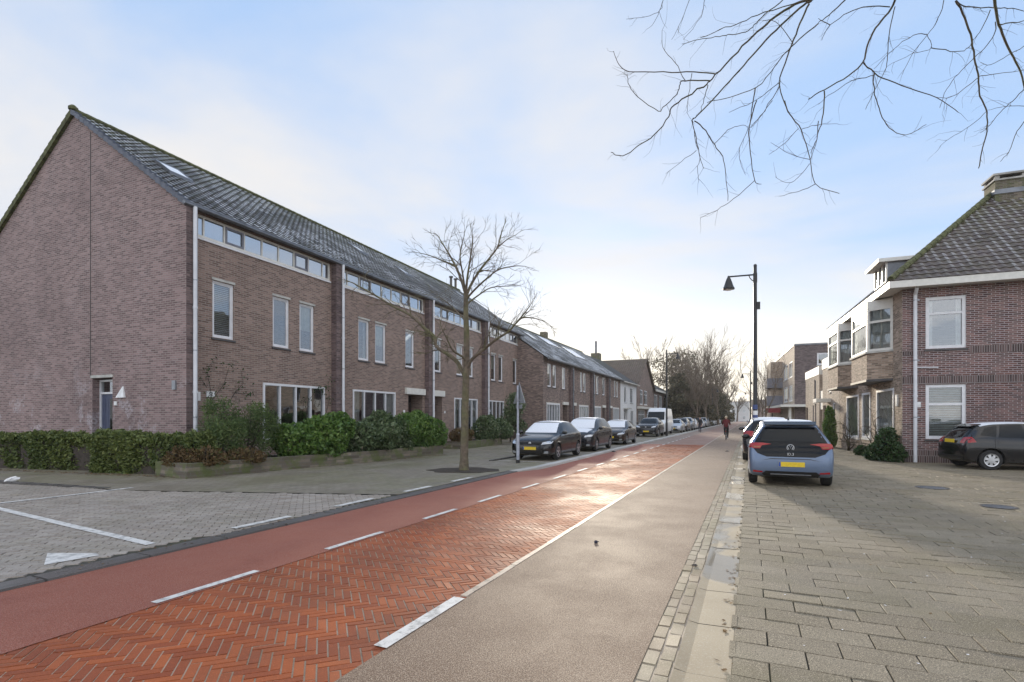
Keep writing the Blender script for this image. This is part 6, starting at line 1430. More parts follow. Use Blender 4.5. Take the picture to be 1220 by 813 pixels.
def make_car(kind, pmat, name, label, cat='car', front=True, rear=True, frosty=(), rim='alu', spokes=5, group=None, lights_on=False, plate='plate_yellow', roofbar=False, far=False, style='open'):
    tp = TYPES[kind]; T = empty(name, (0,0,0), 0, label, cat, group)
    V, Fc = loft(tp, 1); me = bpy.data.meshes.new('body'); me.from_pydata(V, [], Fc); me.update()
    body = bpy.data.objects.new('body', me); COL.objects.link(body); L = tp['L']; wr = tp['wr']; hwm = max(s[4] for s in tp['st'])
    bm = bmesh.new(); bm.from_mesh(me); bvh = BVHTree.FromBMesh(bm); bm.free()
    # wheel arches cut out of the body
    cut = MB()
    for x in tp['wb']:
        for s in (-1, 1): cut.lathe([(wr*1.17, s*(hwm-.28)) if s > 0 else (wr*1.17, -hwm-.2), (wr*1.17, hwm+.2) if s > 0 else (wr*1.17, -(hwm-.28))], 26, (x, 0, wr*1.02), 'y')
    co = cut.build('cut', M['arch_black'], None, uv=False); body.data.materials.append(M[pmat]); body.data.materials.append(M['arch_black'])
    co.data.materials.clear(); co.data.materials.append(M['arch_black'])
    bo = body.modifiers.new('b', 'BOOLEAN'); bo.object = co; bo.operation = 'DIFFERENCE'; bo.solver = 'EXACT'; bo.material_mode = 'TRANSFER'
    bpy.context.view_layer.update(); dg = bpy.context.evaluated_depsgraph_get(); nm_ = bpy.data.meshes.new_from_object(body.evaluated_get(dg)); body.modifiers.clear(); body.data = nm_; bpy.data.objects.remove(co)
    if len(nm_.polygons) < 50: body.data = me
    body.data.polygons.foreach_set('use_smooth', [True]*len(body.data.polygons)); body.data.set_sharp_from_angle(angle=rad(38)); body.parent = T
    for x in tp['wb']:
        for s in (-1, 1): wheel(T, x, s*(hwm-.115), wr, s, spokes, rim, style)
    D = lambda *a, **k: decal(bvh, *a, **k)
    for s in (-1, 1):
        for p in tp['side']: D('side', p, 'side_window', 'car_glass', T, sgn=s)
        st = tp['st']; zsill = .30
        D('side', [(tp['wb'][0]+wr*1.25,.185),(tp['wb'][1]-wr*1.25,.185),(tp['wb'][1]-wr*1.25,.27),(tp['wb'][0]+wr*1.25,.27)], 'sill_trim', 'black_trim', T, sgn=s, off=.008)
        # door gaps and handles
        for xx in ((tp['side'][0][0][0]+.10, tp['side'][0][3][0]+.04) + ((tp['side'][1][3][0]+.12,) if len(tp['side']) > 2 else ())):
            D('side', [(xx-.004,.30),(xx+.004,.30),(xx+.004,.97),(xx-.004,.97)], 'door_gap', 'arch_black', T, sgn=s, off=.003, step=.12)
        for xx in ((tp['side'][0][3][0]-.22,) + ((tp['side'][1][3][0]-.12,) if len(tp['side']) > 2 else ())):
            D('side', [(xx,.865),(xx+.17,.87),(xx+.17,.895),(xx,.89)], 'door_handle', pmat, T, sgn=s, off=.028)
        mb = MB(); x0 = tp['side'][0][0][0]+.16; z0 = tp['side'][0][0][1]+.05; y0 = s*(hwm*.92)
        bmm = bmesh.new(); bmesh.ops.create_icosphere(bmm, subdivisions=2, radius=1)
        mb.add([(x0+v.co.x*.055, y0+s*.13+v.co.y*.11, z0+v.co.z*.075) for v in bmm.verts], [tuple(v.index for v in f.verts) for f in bmm.faces]); bmm.free()
        mb.tube([(x0, y0-s*.06, z0-.05), (x0, y0+s*.06, z0-.04)], .02, 6); mb.build('mirror', M['black_trim' if pmat == 'paint_blue' else pmat], T, smooth=True)
    D('front', tp['ws'], 'windshield', 'frost' if 'ws' in frosty else 'car_glass', T, off=.012 if 'ws' in frosty else .006)
    hwr = tp['st'][8][5] if len(tp['st']) > 8 else .6
    if 'roof' in frosty:
        xa, xb = {'hatch':(1.95,3.45),'mpv':(1.8,3.7),'suv':(1.95,3.9),'ehatch':(1.85,3.80),'van':(2.4,5.5)}[kind]; D('top', [(xa,-.54),(xa,.54),(xb,.52),(xb,-.52)], 'frost_patch', 'frost', T, off=.010)
    if 'hood' in frosty:
        xa, xb = {'hatch':(.35,.95),'mpv':(.25,.84),'suv':(.35,1.0),'ehatch':(.3,.8),'van':(.3,.8)}[kind]; D('top', [(xa,-.55),(xa,.55),(xb,.64),(xb,-.64)], 'frost_patch', 'frost', T, off=.008)
    if 'ws' in frosty:
        for s in (-1, 1):
            mb = MB(); mb.tube([(tp['side'][0][0][0]-.10, s*.35+.2, tp['ws'][0][1]-.02+.02), (tp['side'][0][0][0]+.05, s*.35-.25, tp['ws'][0][1]+.06)], .012, 5); mb.build('wiper', M['black_trim'], T)
    zf = tp['st'][2][2]
    if front:
        for s in (-1, 1):
            D('front', [(s*.46,zf-.10),(s*.80,zf-.06),(s*.83,zf+.03),(s*.66,zf+.02),(s*.5,zf-.02)], 'headlight', 'lamp_clear', T, off=.010)
            D('front', [(s*.55,.27),(s*.72,.28),(s*.72,.36),(s*.58,.35)], 'fog_lamp', 'lamp_clear', T, off=.008)
        D('front', [(-.42,zf-.12),(.42,zf-.12),(.46,zf-.02),(-.46,zf-.02)], 'grille', 'gloss_black', T, off=.007)
        D('front', [(-.52,.26),(.52,.26),(.46,.44),(-.46,.44)], 'lower_grille', 'black_trim', T, off=.007)
        zp = .46 if kind != 'van' else .55
        mb = MB(); mb.box(-.03,-.012,-.26,.26,zp-.055,zp+.055); mb.build('number_plate', M[plate], T)
        mb = MB(); mb.box(-.034,-.0301,.215,.258,zp-.05,zp+.05); mb.build('plate_band', M['plate_blue'], T)
        mb = MB(); mb.lathe([(.06,-.035),(.055,-.05)], 14, (0+.06,0,zf-.06), 'x'); mb.build('badge', M['alu'], T)
    if rear and kind != 'ehatch':
        zr_ = tp['st'][-4][2]
        D('rear', tp['rg'], 'rear_window', 'car_glass', T)
        if kind == 'van': D('rear', [(.05,1.35),(.70,1.35),(.70,2.0),(.05,2.0)], 'rear_window', 'car_glass', T); D('rear', [(-.006,.5),(.006,.5),(.006,2.3),(-.006,2.3)], 'door_gap', 'arch_black', T, off=.003)
        for s in (-1, 1):
            if kind == 'van': D('rear', [(s*.80,.75),(s*.93,.75),(s*.90,1.25),(s*.80,1.25)], 'taillight', 'lamp_red', T, off=.010)
            else: D('rear', [(s*.50,zr_-.13),(s*.70,zr_-.15),(s*.715,zr_+.0),(s*.70,zr_+.05),(s*.56,zr_+.04)], 'taillight', 'lamp_red', T, off=.012, step=.04); D('side', [(L-.30,zr_-.10),(L-.10,zr_-.13),(L-.11,zr_+.02),(L-.22,zr_+.05)], 'taillight', 'lamp_red', T, off=.012, sgn=s, step=.04)
        zp = zr_-.08
        mb = MB(); mb.box(L-.004,L+.012,-.26,.26,zp-.055,zp+.055); mb.build('number_plate', M[plate], T)
        D('rear', [(-.7,.30),(.7,.30),(.7,.42),(-.7,.42)], 'bumper_trim', 'black_trim', T, off=.008)
        mb = MB(); mb.tube([(L-.18, -.0, tp['rg'][0][1]+.0), (L-.10,.28, tp['rg'][0][1]+.05)], .010, 5); mb.build('wiper', M['black_trim'], T)
    if kind == 'ehatch':
        D('rear', [(-.50,.70),(.50,.70),(.70,.78),(.77,.87),(.775,1.0),(.56,1.385),(-.56,1.385),(-.775,1.0),(-.77,.87),(-.70,.78)], 'hatch_panel', 'gloss_black', T, off=.006, step=.05)
        D('rear', [(-.64,1.045),(.64,1.045),(.515,1.335),(-.515,1.335)], 'rear_window', 'car_glass', T, off=.012, step=.05)
        for s in (-1, 1):
            D('rear', [(s*.40,.99),(s*.60,.955),(s*.64,.885),(s*.80,.885),(s*.845,.95),(s*.82,1.01),(s*.60,1.015)], 'taillight', 'lamp_red', T, off=.016, step=.04)
            D('side', [(4.02,.90),(4.17,.90),(4.14,1.0),(3.98,1.0)], 'taillight', 'lamp_red', T, off=.012, sgn=s, step=.04)
            D('rear', [(s*.62,.935),(s*.78,.935),(s*.77,.905),(s*.65,.905)], 'taillight', 'lamp_orange', T, off=.020, step=.04)
            D('rear', [(s*.58,.325),(s*.79,.335),(s*.79,.375),(s*.60,.355)], 'reflector', 'lamp_red', T, off=.012, step=.04)
            D('side', [(3.72,1.16),(3.60,1.42),(3.72,1.42),(3.86,1.2)], 'pillar_trim', 'gloss_black', T, off=.006, sgn=s)
        D('rear', [(-.52,.20),(.52,.20),(.60,.30),(.52,.365),(-.52,.365),(-.60,.30)], 'diffuser', 'black_trim', T, off=.010, step=.05)
        D('rear', [(-.42,.285),(.42,.285),(.42,.305),(-.42,.305)], 'diffuser_strip', 'steel', T, off=.018, step=.1)
        # fold over the plate: its shade laid on as a dark strip
        D('rear', [(-.60,.615),(-.40,.665),(.40,.665),(.60,.615),(.40,.645),(-.40,.645)], 'crease_shade', 'paint_dark', T, off=.002, step=.06)
        h, n_, i_, d_ = bvh.ray_cast(Vector((10,0,.53)), Vector((-1,0,0))); xp = h.x+.004
        mb = MB(); mb.box(xp, xp+.014, -.27+.02, .27+.02, .475, .585); pl_ = mb.build('number_plate', M['plate_yellow'], T)
        mb = MB(); mb.box(xp+.0142, xp+.016, -.248, -.205, .478, .582); mb.build('plate_band', M['plate_blue'], pl_)
        # round emblem: ring with V over W
        h, n_, i_, d_ = bvh.ray_cast(Vector((10,0,.915)), Vector((-1,0,0))); xe = h.x+.014; ze = .915; r_ = .075
        mb = MB(); ring = []
        for k in range(32): a = k/32*6.2832; ring.append((xe, math.cos(a)*r_, ze+math.sin(a)*r_))
        mb.tube(ring+[ring[0]], .008, 6)
        for pts in ([(-.034,.060),(0,.008),(.034,.060)], [(-.060,.034),(-.030,-.056),(0,.000),(.030,-.056),(.060,.034)]): mb.tube([(xe, a, ze+b) for a, b in pts], .007, 5)
        mb.build('emblem', M['alu'], T, smooth=True)
        h, n_, i_, d_ = bvh.ray_cast(Vector((10,0,.765)), Vector((-1,0,0)))
        Mt = Matrix.Translation((h.x+.010,0,.765)) @ Matrix.Rotation(rad(90),4,'Z') @ Matrix.Rotation(rad(90),4,'X')
        text_mesh('ID.3', .085, T, 'badge_text', 'alu', Mt)
        mb = MB(); mb.hexa([(3.72,-.56,1.49),(3.72,.56,1.49),(3.95,.54,1.435),(3.95,-.54,1.435)],[(3.72,-.56,1.53),(3.72,.56,1.53),(3.95,.54,1.455),(3.95,-.54,1.455)]); mb.build('spoiler', M['gloss_black'], T)
        mb = MB(); mb.lathe([(.03,1.555),(.012,1.59)], 8, (3.45,0,0)); mb.tube([(3.45,0,1.58),(3.52,0,1.64)], [.014,.004], 6); mb.build('antenna', M['gloss_black'], T, smooth=True)
        mb = MB(); 
        for y in (-.38,.38): mb.box(3.1,3.25,y-.13,y+.13,1.05,1.28)
    if kind == 'hatch' and rear:
        mb = MB(); mb.hexa([(3.40,-.48,1.40),(3.40,.48,1.40),(3.68,.46,1.335),(3.68,-.46,1.335)],[(3.40,-.48,1.425),(3.40,.48,1.425),(3.68,.46,1.352),(3.68,-.46,1.352)]); mb.build('spoiler', M[pmat], T)
    return T
CS = .92
def place(T, loc, rz, s=CS): T.location = loc; T.rotation_euler = (0,0,rz); T.scale = (s,s,s); return T
GL = 'cars parked along the left kerb'; GR = 'cars parked along the right gutter'
# cars face -x locally; rot ROADROT makes +x run along the street away from the camera
def left(T, u0, v=-6.92, dr=0, s=CS): return place(T, R(u0, v, .024), ROADROT+dr, s)
c1 = left(make_car('hatch','paint_black','parked_car','black hatchback with frosted windshield, nearest of the left kerb row behind the road sign', frosty=('ws','roof'), rear=False, group=GL), 16.45, -6.9)
c2 = left(make_car('mpv','paint_dark','parked_car','dark people carrier with frosted bonnet, roof and windshield, second in the left row', frosty=('ws','hood','roof'), rear=False, group=GL), 21.65, -6.95)
c3 = left(make_car('hatch','paint_brown','parked_car','dark brown hatchback with frosted windshield, third in the left row', frosty=('ws','roof'), rear=False, group=GL), 27.85, -6.95)
c4 = left(make_car('suv','paint_dark','parked_car','dark SUV with clear windshield parked in front of the white van', rear=False, group=GL), 40.6, -7.3)
vn = left(make_car('van','paint_white','parked_van','white high-roof delivery van behind the dark SUV and the left street lamp', 'van', rear=False, plate='plate_yellow'), 46.2, -7.6, s=.95)
a_ = make_car('hatch','paint_silver','parked_car','silver hatchback directly behind the white van', group=GL); left(a_, 53.2)
b_ = make_car('mpv','paint_brown','parked_car','brown tall car, second behind the white van', group=GL); left(b_, 58.5)
c_ = make_car('suv','paint_grey','parked_car','grey SUV, third behind the white van', group=GL, frosty=('roof',)); left(c_, 63.8)
d_ = make_car('hatch','paint_white','parked_car','white hatchback, fourth behind the white van', group=GL); left(d_, 69.2)
orders = ['fifth','sixth','seventh','eighth','ninth','tenth','eleventh','twelfth','thirteenth','fourteenth','fifteenth','sixteenth','seventeenth']
seq = [b_,a_,c_,b_,d_,a_,c_,b_,a_,d_,c_,b_,a_]; cn = {id(a_):'silver hatchback', id(b_):'brown tall car', id(c_):'grey SUV', id(d_):'white hatchback'}
for k, src in enumerate(seq):
    T = copy_tree(src); T['label'] = f'distant {cn[id(src)]}, {orders[k]} car behind the white van'; left(T, 74.6+5.6*k, -6.9+rng.uniform(-.08,.08)+.0004*(k**2)*5.6)
# right side: blue electric hatchback and the ones before it
e = make_car('ehatch','paint_blue','parked_car','light blue hatchback with black tailgate parked on the right, seen from behind', frosty=('roof',), front=False, group=GR, spokes=5)
def right(T, u0, v=.80, s=CS, dr=0): L_ = 4.26*s; T.location = R(u0, v, .012); T.rotation_euler = (0,0,ROADROT+rad(180)+dr); T.scale = (s,s,s); return T
# for these the rear (local x=L) points to the camera: put the nose further away
right(e, 12.55+4.26*CS, .80)
cars_r = [('suv','paint_dark','dark car parked right in front of the blue hatchback on the right',22.4+4.4*.92,.55)]
f_ = make_car('suv','paint_dark','parked_car',cars_r[0][2], group=GR, frosty=('roof',)); right(f_, 19.3+4.05, .62)
for k, (src, u, lb) in enumerate([(a_,30.,'silver hatchback on the right, third from the camera'),(d_,62.,'white hatchback on the right, far beyond the blue car'),(c_,70.,'grey SUV on the right, farthest visible beyond the blue car')]):
    T = copy_tree(src); T['label'] = lb; T['group'] = GR; right(T, u+4, .65)
# black hatchback beside the corner house
g_c = make_car('hatch','paint_black','parked_car','black hatchback with red taillights parked beside the corner house wall, cut by the right edge', front=True, spokes=7, style='closed', frosty=('roof',))
d = Vector((.968,-.25,0)).normalized(); ang = math.atan2(d.y, d.x)  # direction of travel
s = CS; xr = 3.32*s   # rear wheel distance from the nose
wheel_pt = Vector((13.62,14.70,0)); side = Vector((-d.y, d.x, 0))     # left of travel
nose = wheel_pt + d*xr + side*(.80*s)
place(g_c, (nose.x, nose.y, .012), ang+rad(180), s)

# ================================================================ STREET FURNITURE
def lamp(u, v, h, arm_dir, label, box=True, sticker=False, s=1.0):
    T = empty('street_lamp', R(u, v, .0), ROADROT, label, 'street lamp', 'bell-shaped street lamps'); y = 1 if arm_dir == 'left' else -1   # local +y is left of the street
    mb = MB(); mb.tube([(0,0,-.1),(0,0,1.1),(0,0,1.15),(0,0,h)], [.095,.09,.075,.055], 14); mb.lathe([(.062,h-.02),(.04,h+.03)], 12); pole = mb.build('pole', M['black_metal'], T, smooth=True)
    mb = MB(); za = h-.33; mb.tube([(0,0,za),(0,y*.86,za+.02)], .028, 8); mb.tube([(0,y*.0,za-.22),(0,y*.09,za-.20),(0,y*.17,za-.10),(0,y*.2,za-.01)], .018, 6); mb.lathe([(.07,za-.28),(.07,za+.05)], 10); mb.build('arm', M['black_metal'], T, smooth=True)
    mb = MB(); mb.lathe([(.20,za-.43),(.205,za-.40),(.165,za-.33),(.11,za-.16),(.075,za-.06),(.05,za-.02),(.03,za+.05)], 20, (0,y*.86,0)); mb.build('lamp_shade', M['black_metal'], T, smooth=True)
    mb = MB(); mb.lathe([(.12,za-.455),(.16,za-.432)], 16, (0,y*.86,0)); mb.build('lens', M['lamp_clear'], T)
    if box: mb = MB(); mb.box(-.05,.05,-y*.05,-y*.16,h-1.55,h-1.30); mb.build('control_box', M['black_metal'], T)
    if sticker:
        mb = MB(); 
        for (z0,z1) in ((1.45,1.75),): mb.lathe([(.082,z0),(.080,z1)], 16)
        mb.build('sticker', M['sign_white'], T); mb = MB(); mb.lathe([(.0835,1.50),(.0835,1.60)], 16); mb.build('sticker', M['sticker_blue'], T)
        mb = MB(); mb.lathe([(.0805,1.80),(.079,1.96)], 16); mb.build('sticker', M['sticker_blue'], T)
    return T
lamp(20.0, .18, 6.85, 'left', 'tall black street lamp behind the blue car, arm pointing left over the road', sticker=True)
lamp(43.6, -6.15, 7.05, 'right', 'black street lamp on the left kerb in front of the white van', False)
lamp(65.5, .10, 6.9, 'left', 'black street lamp on the right side, second beyond the blue car', True)
lamp(112, .10, 6.9, 'left', 'distant black street lamp on the right side, third beyond the blue car', False)
lamp(100, -6.1, 6.9, 'right', 'distant black street lamp on the left side beyond the trees', False)
# triangular sign seen from behind
sp = Vector((.19,16.77,0)); T = empty('road_sign', sp, 0., 'triangular road sign on grey pole seen edge-on from behind before the first parked car', 'road sign')
mb = MB(); mb.tube([(0,0,-.05),(0,0,.95)], .055, 12); mb.tube([(0,0,.95),(0,0,2.55)], .036, 12); mb.lathe([(.06,.93),(.06,.97),(.04,1.0)], 12); mb.build('pole', M['pole_grey'], T, smooth=True)
mb = MB(); mb.tube([(0,0,-.05),(0,0,.14)], .062, 12); mb.build('base', M['black_metal'], T)
# plate plane faces away to the right: local frame rotated
Msn = Matrix.Rotation(rad(-62),4,'Z')
def tri_pts(r, z, y): return [(math.cos(a)*r, y, z+math.sin(a)*r) for a in (rad(90), rad(210), rad(330))]
mb = MB(Msn); zc = 2.20; a = tri_pts(.46, zc, .045); b = tri_pts(.46, zc, .060); mb.add(a+b, [(0,1,2),(5,4,3),(0,3,4,1),(1,4,5,2),(2,5,3,0)]); pl_ = mb.build('sign_back', M['sign_back'], T)
mb = MB(Msn); a = tri_pts(.46, zc, .062); b = tri_pts(.30, zc, .062); mb.add(a+b, [(0,1,4,3),(1,2,5,4),(2,0,3,5)]); mb.build('sign_border', M['sign_red'], pl_)
mb = MB(Msn); a = tri_pts(.30, zc, .063); mb.add(a, [(0,1,2)]); mb.build('sign_face', M['sign_white'], pl_)
mb = MB(Msn); mb.box(-.20,.20,.035,.050,1.80,1.93); mb.build('sub_plate', M['sign_back'], T)
mb = MB(Msn); mb.box(-.16,.16,.03,.045,2.05,2.08); mb.box(-.05,.05,-.045,.03,2.04,2.09); mb.build('clamp', M['steel'], T)

# ================================================================ PEOPLE
def figure(name, loc, rz, joints, edges, radii, zones, label, scale=1., hair=('hair_blond',), parent=None):
    T = empty(name, loc, rz, label, 'person'); T.scale = (scale,)*3
    names = list(joints); bm = bmesh.new(); lay = bm.verts.layers.skin.verify(); vv = {}
    for n_ in names:
        v = bm.verts.new(joints[n_]); v[lay].radius = (radii[n_], radii[n_]*.85 if n_ in ('pelvis','waist','chest') else radii[n_]); vv[n_] = v
    vv['pelvis'][lay].use_root = True
    for a, b in edges: bm.edges.new((vv[a], vv[b]))
    me = bpy.data.meshes.new('body'); bm.to_mesh(me); bm.free(); o = bpy.data.objects.new('body', me); COL.objects.link(o)
    sk = o.modifiers.new('s', 'SKIN'); sk.use_smooth_shade = True; sb = o.modifiers.new('d', 'SUBSURF'); sb.levels = 2; sb.render_levels = 2
    bpy.context.view_layer.update(); m2 = bpy.data.meshes.new_from_object(o.evaluated_get(bpy.context.evaluated_depsgraph_get())); o.modifiers.clear(); o.data = m2; o.parent = T
    m2.materials.clear(); keys = ['skin'] + sorted({z[1] for z in zones}); [m2.materials.append(M[k]) for k in keys]
    jn = {k: Vector(v) for k, v in joints.items()}
    for p in m2.polygons:
        c = p.center; best = min(jn, key=lambda k: (jn[k]-c).length - radii[k]*.5); m_ = 'skin'
        for test, mat in zones:
            if any(best.startswith(t) for t in test): m_ = mat
        p.material_index = keys.index(m_)
    m2.polygons.foreach_set('use_smooth', [True]*len(m2.polygons))
    return T
def head_bits(T, hp, fwd, hair):
    hp = Vector(hp); mb = MB(); bmm = bmesh.new(); bmesh.ops.create_icosphere(bmm, subdivisions=2, radius=1)
    vs = [(hp.x-fwd.x*.018+v.co.x*.102, hp.y-fwd.y*.018+v.co.y*.098, hp.z+.028+v.co.z*.105) for v in bmm.verts]
    ok = {v.index for v in bmm.verts if Vector((v.co.x,v.co.y,0)).dot(fwd) < .45 or v.co.z > .35}
    ok &= {v.index for v in bmm.verts if v.co.z > -.75}
    mb.add(vs, [tuple(v.index for v in f.verts) for f in bmm.faces if all(v.index in ok for v in f.verts)]); bmm.free(); mb.build('hair', M[hair], T, smooth=True)
    s = fwd.cross(Vector((0,0,1))); f = MB()
    for q in (-1, 1): f.lathe([(.004,-.006),(.011,0),(.004,.006)], 6, tuple(hp+fwd*.094+s*.033*q+Vector((0,0,.005))))
    f.build('eye', M['hair_dark'], T)
    f = MB(); f.tube([hp+fwd*.09+Vector((0,0,.01)), hp+fwd*.118+Vector((0,0,-.025)), hp+fwd*.09+Vector((0,0,-.03))], [.008,.014,.009], 6); f.build('nose', M['skin'], T, smooth=True)
    f = MB(); f.tube([hp+fwd*.088-s*.022+Vector((0,0,-.055)), hp+fwd*.096+Vector((0,0,-.057)), hp+fwd*.088+s*.022+Vector((0,0,-.055))], .005, 5); f.build('mouth', M['lamp_red'], T)
    for q in (-1, 1): f = MB(); f.tube([hp+s*.09*q+Vector((0,0,-.02)), hp+s*.104*q+Vector((0,0,.02))], [.010,.016], 6); f.build('ear', M['skin'], T, smooth=True)
def hand_j(J, E, Rr, side, w, d, curl):
    """palm and five bent fingers appended to the skeleton"""
    w = Vector(w); d = Vector(d).normalized(); lat = d.cross(Vector((0,0,1))).normalized() if abs(d.z) < .9 else Vector((0,1,0)).cross(d).normalized(); J['palm_'+side] = tuple(w+d*.06); Rr['palm_'+side] = .026; E.append(('wrist_'+side, 'palm_'+side))
    for k, (o_, l) in enumerate(((-.03,.065),(-.01,.075),(.01,.072),(.03,.058))):
        a = w+d*.095+lat*o_; b = w+d*(.095+l*.55)+lat*o_+Vector(curl)*.012; c = w+d*(.095+l*.75)+lat*o_+Vector(curl)*.045
        for n_, p in zip('abc', (a,b,c)): J[f'finger{k}{n_}_{side}'] = tuple(p); Rr[f'finger{k}{n_}_{side}'] = .0085
        E += [('palm_'+side, f'finger{k}a_{side}'), (f'finger{k}a_{side}', f'finger{k}b_{side}'), (f'finger{k}b_{side}', f'finger{k}c_{side}')]
    t = 1 if side == 'l' else -1
    J['thumba_'+side] = tuple(w+d*.05+lat*.04*t); J['thumbb_'+side] = tuple(w+d*.085+lat*.06*t+Vector(curl)*.02)
    Rr['thumba_'+side] = .011; Rr['thumbb_'+side] = .009; E += [('palm_'+side, 'thumba_'+side), ('thumba_'+side, 'thumbb_'+side)]
# cyclist riding away: local +x is forward
J = dict(pelvis=(0,0,.98), waist=(.04,0,1.12), chest=(.10,0,1.34), neck=(.13,0,1.50), head0=(.15,0,1.56), head1=(.165,0,1.66), head2=(.16,0,1.72),
 shoulder_l=(.11,.19,1.42), elbow_l=(.22,.25,1.20), wrist_l=(.44,.25,1.10), shoulder_r=(.11,-.19,1.42), elbow_r=(.22,-.25,1.20), wrist_r=(.44,-.25,1.10),
 hip_l=(.02,.10,.94), knee_l=(.38,.11,.80), ankle_l=(.22,.11,.42), toe_l=(.36,.11,.36), hip_r=(.02,-.10,.94), knee_r=(.26,-.11,.56), ankle_r=(.10,-.11,.20), toe_r=(.24,-.11,.15))
E = [('pelvis','waist'),('waist','chest'),('chest','neck'),('neck','head0'),('head0','head1'),('head1','head2'),('chest','shoulder_l'),('shoulder_l','elbow_l'),('elbow_l','wrist_l'),('chest','shoulder_r'),('shoulder_r','elbow_r'),('elbow_r','wrist_r'),('pelvis','hip_l'),('hip_l','knee_l'),('knee_l','ankle_l'),('ankle_l','toe_l'),('pelvis','hip_r'),('hip_r','knee_r'),('knee_r','ankle_r'),('ankle_r','toe_r')]
Rr = dict(pelvis=.17,waist=.16,chest=.175,neck=.06,head0=.065,head1=.095,head2=.075,shoulder_l=.085,elbow_l=.055,wrist_l=.035,shoulder_r=.085,elbow_r=.055,wrist_r=.035,hip_l=.10,knee_l=.07,ankle_l=.045,toe_l=.04,hip_r=.10,knee_r=.07,ankle_r=.045,toe_r=.04)
hand_j(J, E, Rr, 'l', J['wrist_l'], (1,0,-.1), (0,0,-1)); hand_j(J, E, Rr, 'r', J['wrist_r'], (1,0,-.1), (0,0,-1))
cyc = R(38.0, -1.45, 0)
T = figure('person', cyc+Vector((0,0,0)), ROADROT, J, E, Rr, [(('pelvis','waist','chest','neck','shoulder','elbow'),'cloth_red'),(('hip','knee','ankle'),'cloth_black'),(('toe',),'rubber')], 'person in a dark red coat cycling away along the right lane', .92)
head_bits(T, (.165,0,1.655), Vector((1,0,0)), 'hair_blond')
T = empty('bicycle', cyc, ROADROT, 'black upright bicycle under the rider in red', 'bicycle'); T.scale = (.92,)*3
for x in (-.42,.62):
    mb = MB(); ring = [(x+math.cos(a)*.335, 0, .35+math.sin(a)*.335) for a in np.linspace(0, 6.2832, 29)]; mb.tube(ring, .017, 6); w_ = mb.build('wheel', M['rubber'], T, smooth=True)
    mb = MB(); 
    for k in range(14): a = k/14*6.2832; mb.tube([(x,0,.35),(x+math.cos(a)*.32,0,.35+math.sin(a)*.32)], .0018, 3)
    mb.lathe([(.02,-.04),(.02,.04)], 8, (x,0,.35), 'y'); mb.build('rim', M['alu'], w_)
mb = MB(); 
for p in ([(-.42,.0,.35),(.05,0,.32),(-.10,0,.80)], [(-.42,0,.35),(-.10,0,.78)], [(.05,0,.32),(.48,0,.82)], [(-.06,0,.68),(.47,0,.88)], [(.62,0,.35),(.52,0,.65),(.46,0,1.02)]): mb.tube(p, .018, 6)
mb.tube([(-.10,0,.80),(-.12,0,.92)], .015, 6); mb.build('frame', M['black_metal'], T)
mb = MB(); mb.hexa([(-.26,-.09,.90),(.02,-.03,.90),(.02,.03,.90),(-.26,.09,.90)],[(-.26,-.09,.94),(.02,-.03,.93),(.02,.03,.93),(-.26,.09,.94)]); mb.build('saddle', M['cloth_black'], T)
mb = MB(); mb.tube([(.50,-.29,1.06),(.50,-.20,1.08),(.45,0,1.06),(.50,.20,1.08),(.50,.29,1.06)], .014, 6); mb.build('handlebar', M['alu'], T)
mb = MB(); mb.tube([(.05,0,.32),(.18,.09,.37)], .012, 5); mb.box(.14,.26,.08,.16,.355,.38); mb.tube([(.05,0,.32),(-.06,-.09,.16)], .012, 5); mb.box(0,.18,-.16,-.08,.125,.145); mb.lathe([(.09,-.03),(.09,-.02)], 14, (.05,0,.32), 'y'); mb.build('pedal', M['steel'], T)
mb = MB(); mb.box(-.64,-.30,-.06,.06,.715,.735); mb.tube([(-.42,.05,.35),(-.5,.05,.72)], .008, 4); mb.tube([(-.42,-.05,.35),(-.5,-.05,.72)], .008, 4)
mb.build('rack', M['black_metal'], T)
mb = MB(); mb.box(-.82,-.78,-.03,.03,.62,.68); mb.build('rear_light', M['lamp_red'], T)
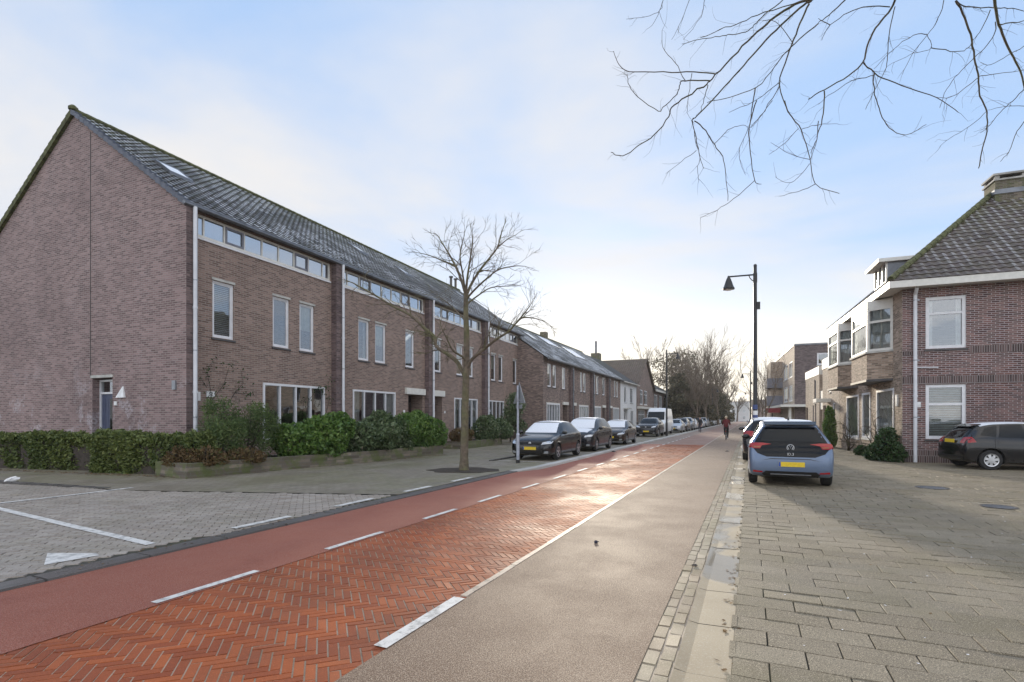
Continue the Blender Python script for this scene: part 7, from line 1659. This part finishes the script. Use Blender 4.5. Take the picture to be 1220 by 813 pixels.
# pedestrian in dark clothes crossing at the left kerb
J = dict(pelvis=(0,0,.95), waist=(.0,0,1.10), chest=(.01,0,1.32), neck=(.02,0,1.48), head0=(.03,0,1.54), head1=(.035,0,1.64), head2=(.03,0,1.70),
 shoulder_l=(.01,.19,1.40), elbow_l=(-.08,.24,1.13), wrist_l=(.02,.25,.90), shoulder_r=(.01,-.19,1.40), elbow_r=(.02,-.24,1.12), wrist_r=(.16,-.23,.92),
 hip_l=(.0,.10,.90), knee_l=(.16,.10,.50), ankle_l=(.20,.10,.09), toe_l=(.33,.10,.04), hip_r=(0,-.10,.90), knee_r=(-.04,-.10,.49), ankle_r=(-.24,-.10,.13), toe_r=(-.12,-.10,.04))
E = [('pelvis','waist'),('waist','chest'),('chest','neck'),('neck','head0'),('head0','head1'),('head1','head2'),('chest','shoulder_l'),('shoulder_l','elbow_l'),('elbow_l','wrist_l'),('chest','shoulder_r'),('shoulder_r','elbow_r'),('elbow_r','wrist_r'),('pelvis','hip_l'),('hip_l','knee_l'),('knee_l','ankle_l'),('ankle_l','toe_l'),('pelvis','hip_r'),('hip_r','knee_r'),('knee_r','ankle_r'),('ankle_r','toe_r')]
Rr = {k: v for k, v in Rr.items() if k in J}; hand_j(J, E, Rr, 'l', J['wrist_l'], (.15,0,-1), (1,0,0)); hand_j(J, E, Rr, 'r', J['wrist_r'], (.3,0,-1), (1,0,0))
T = figure('person', R(55.9,-4.6,0), ROADROT+rad(180), J, E, Rr, [(('pelvis','waist','chest','neck','shoulder','elbow'),'cloth_black'),(('hip','knee','ankle'),'cloth_navy'),(('toe',),'rubber')], 'pedestrian all in black walking at the left edge of the road', .90)
head_bits(T, (.035,0,1.635), Vector((1,0,0)), 'hair_dark')
# ================================================================ AIR
mb = MB(); mb.box(-420, 520, -60, 640, -1.2, 26.0)
hm = bpy.data.materials.new('haze'); hm.use_nodes = True; nt = hm.node_tree; nt.nodes.clear()
pv = nt.nodes.new('ShaderNodeVolumePrincipled'); pv.inputs['Color'].default_value = (.90,.92,.96,1); pv.inputs['Density'].default_value = .00035; pv.inputs['Anisotropy'].default_value = .35
ou = nt.nodes.new('ShaderNodeOutputMaterial'); nt.links.new(pv.outputs[0], ou.inputs['Volume'])
hz_o = mb.build('haze', hm, uv=False, kind='stuff')
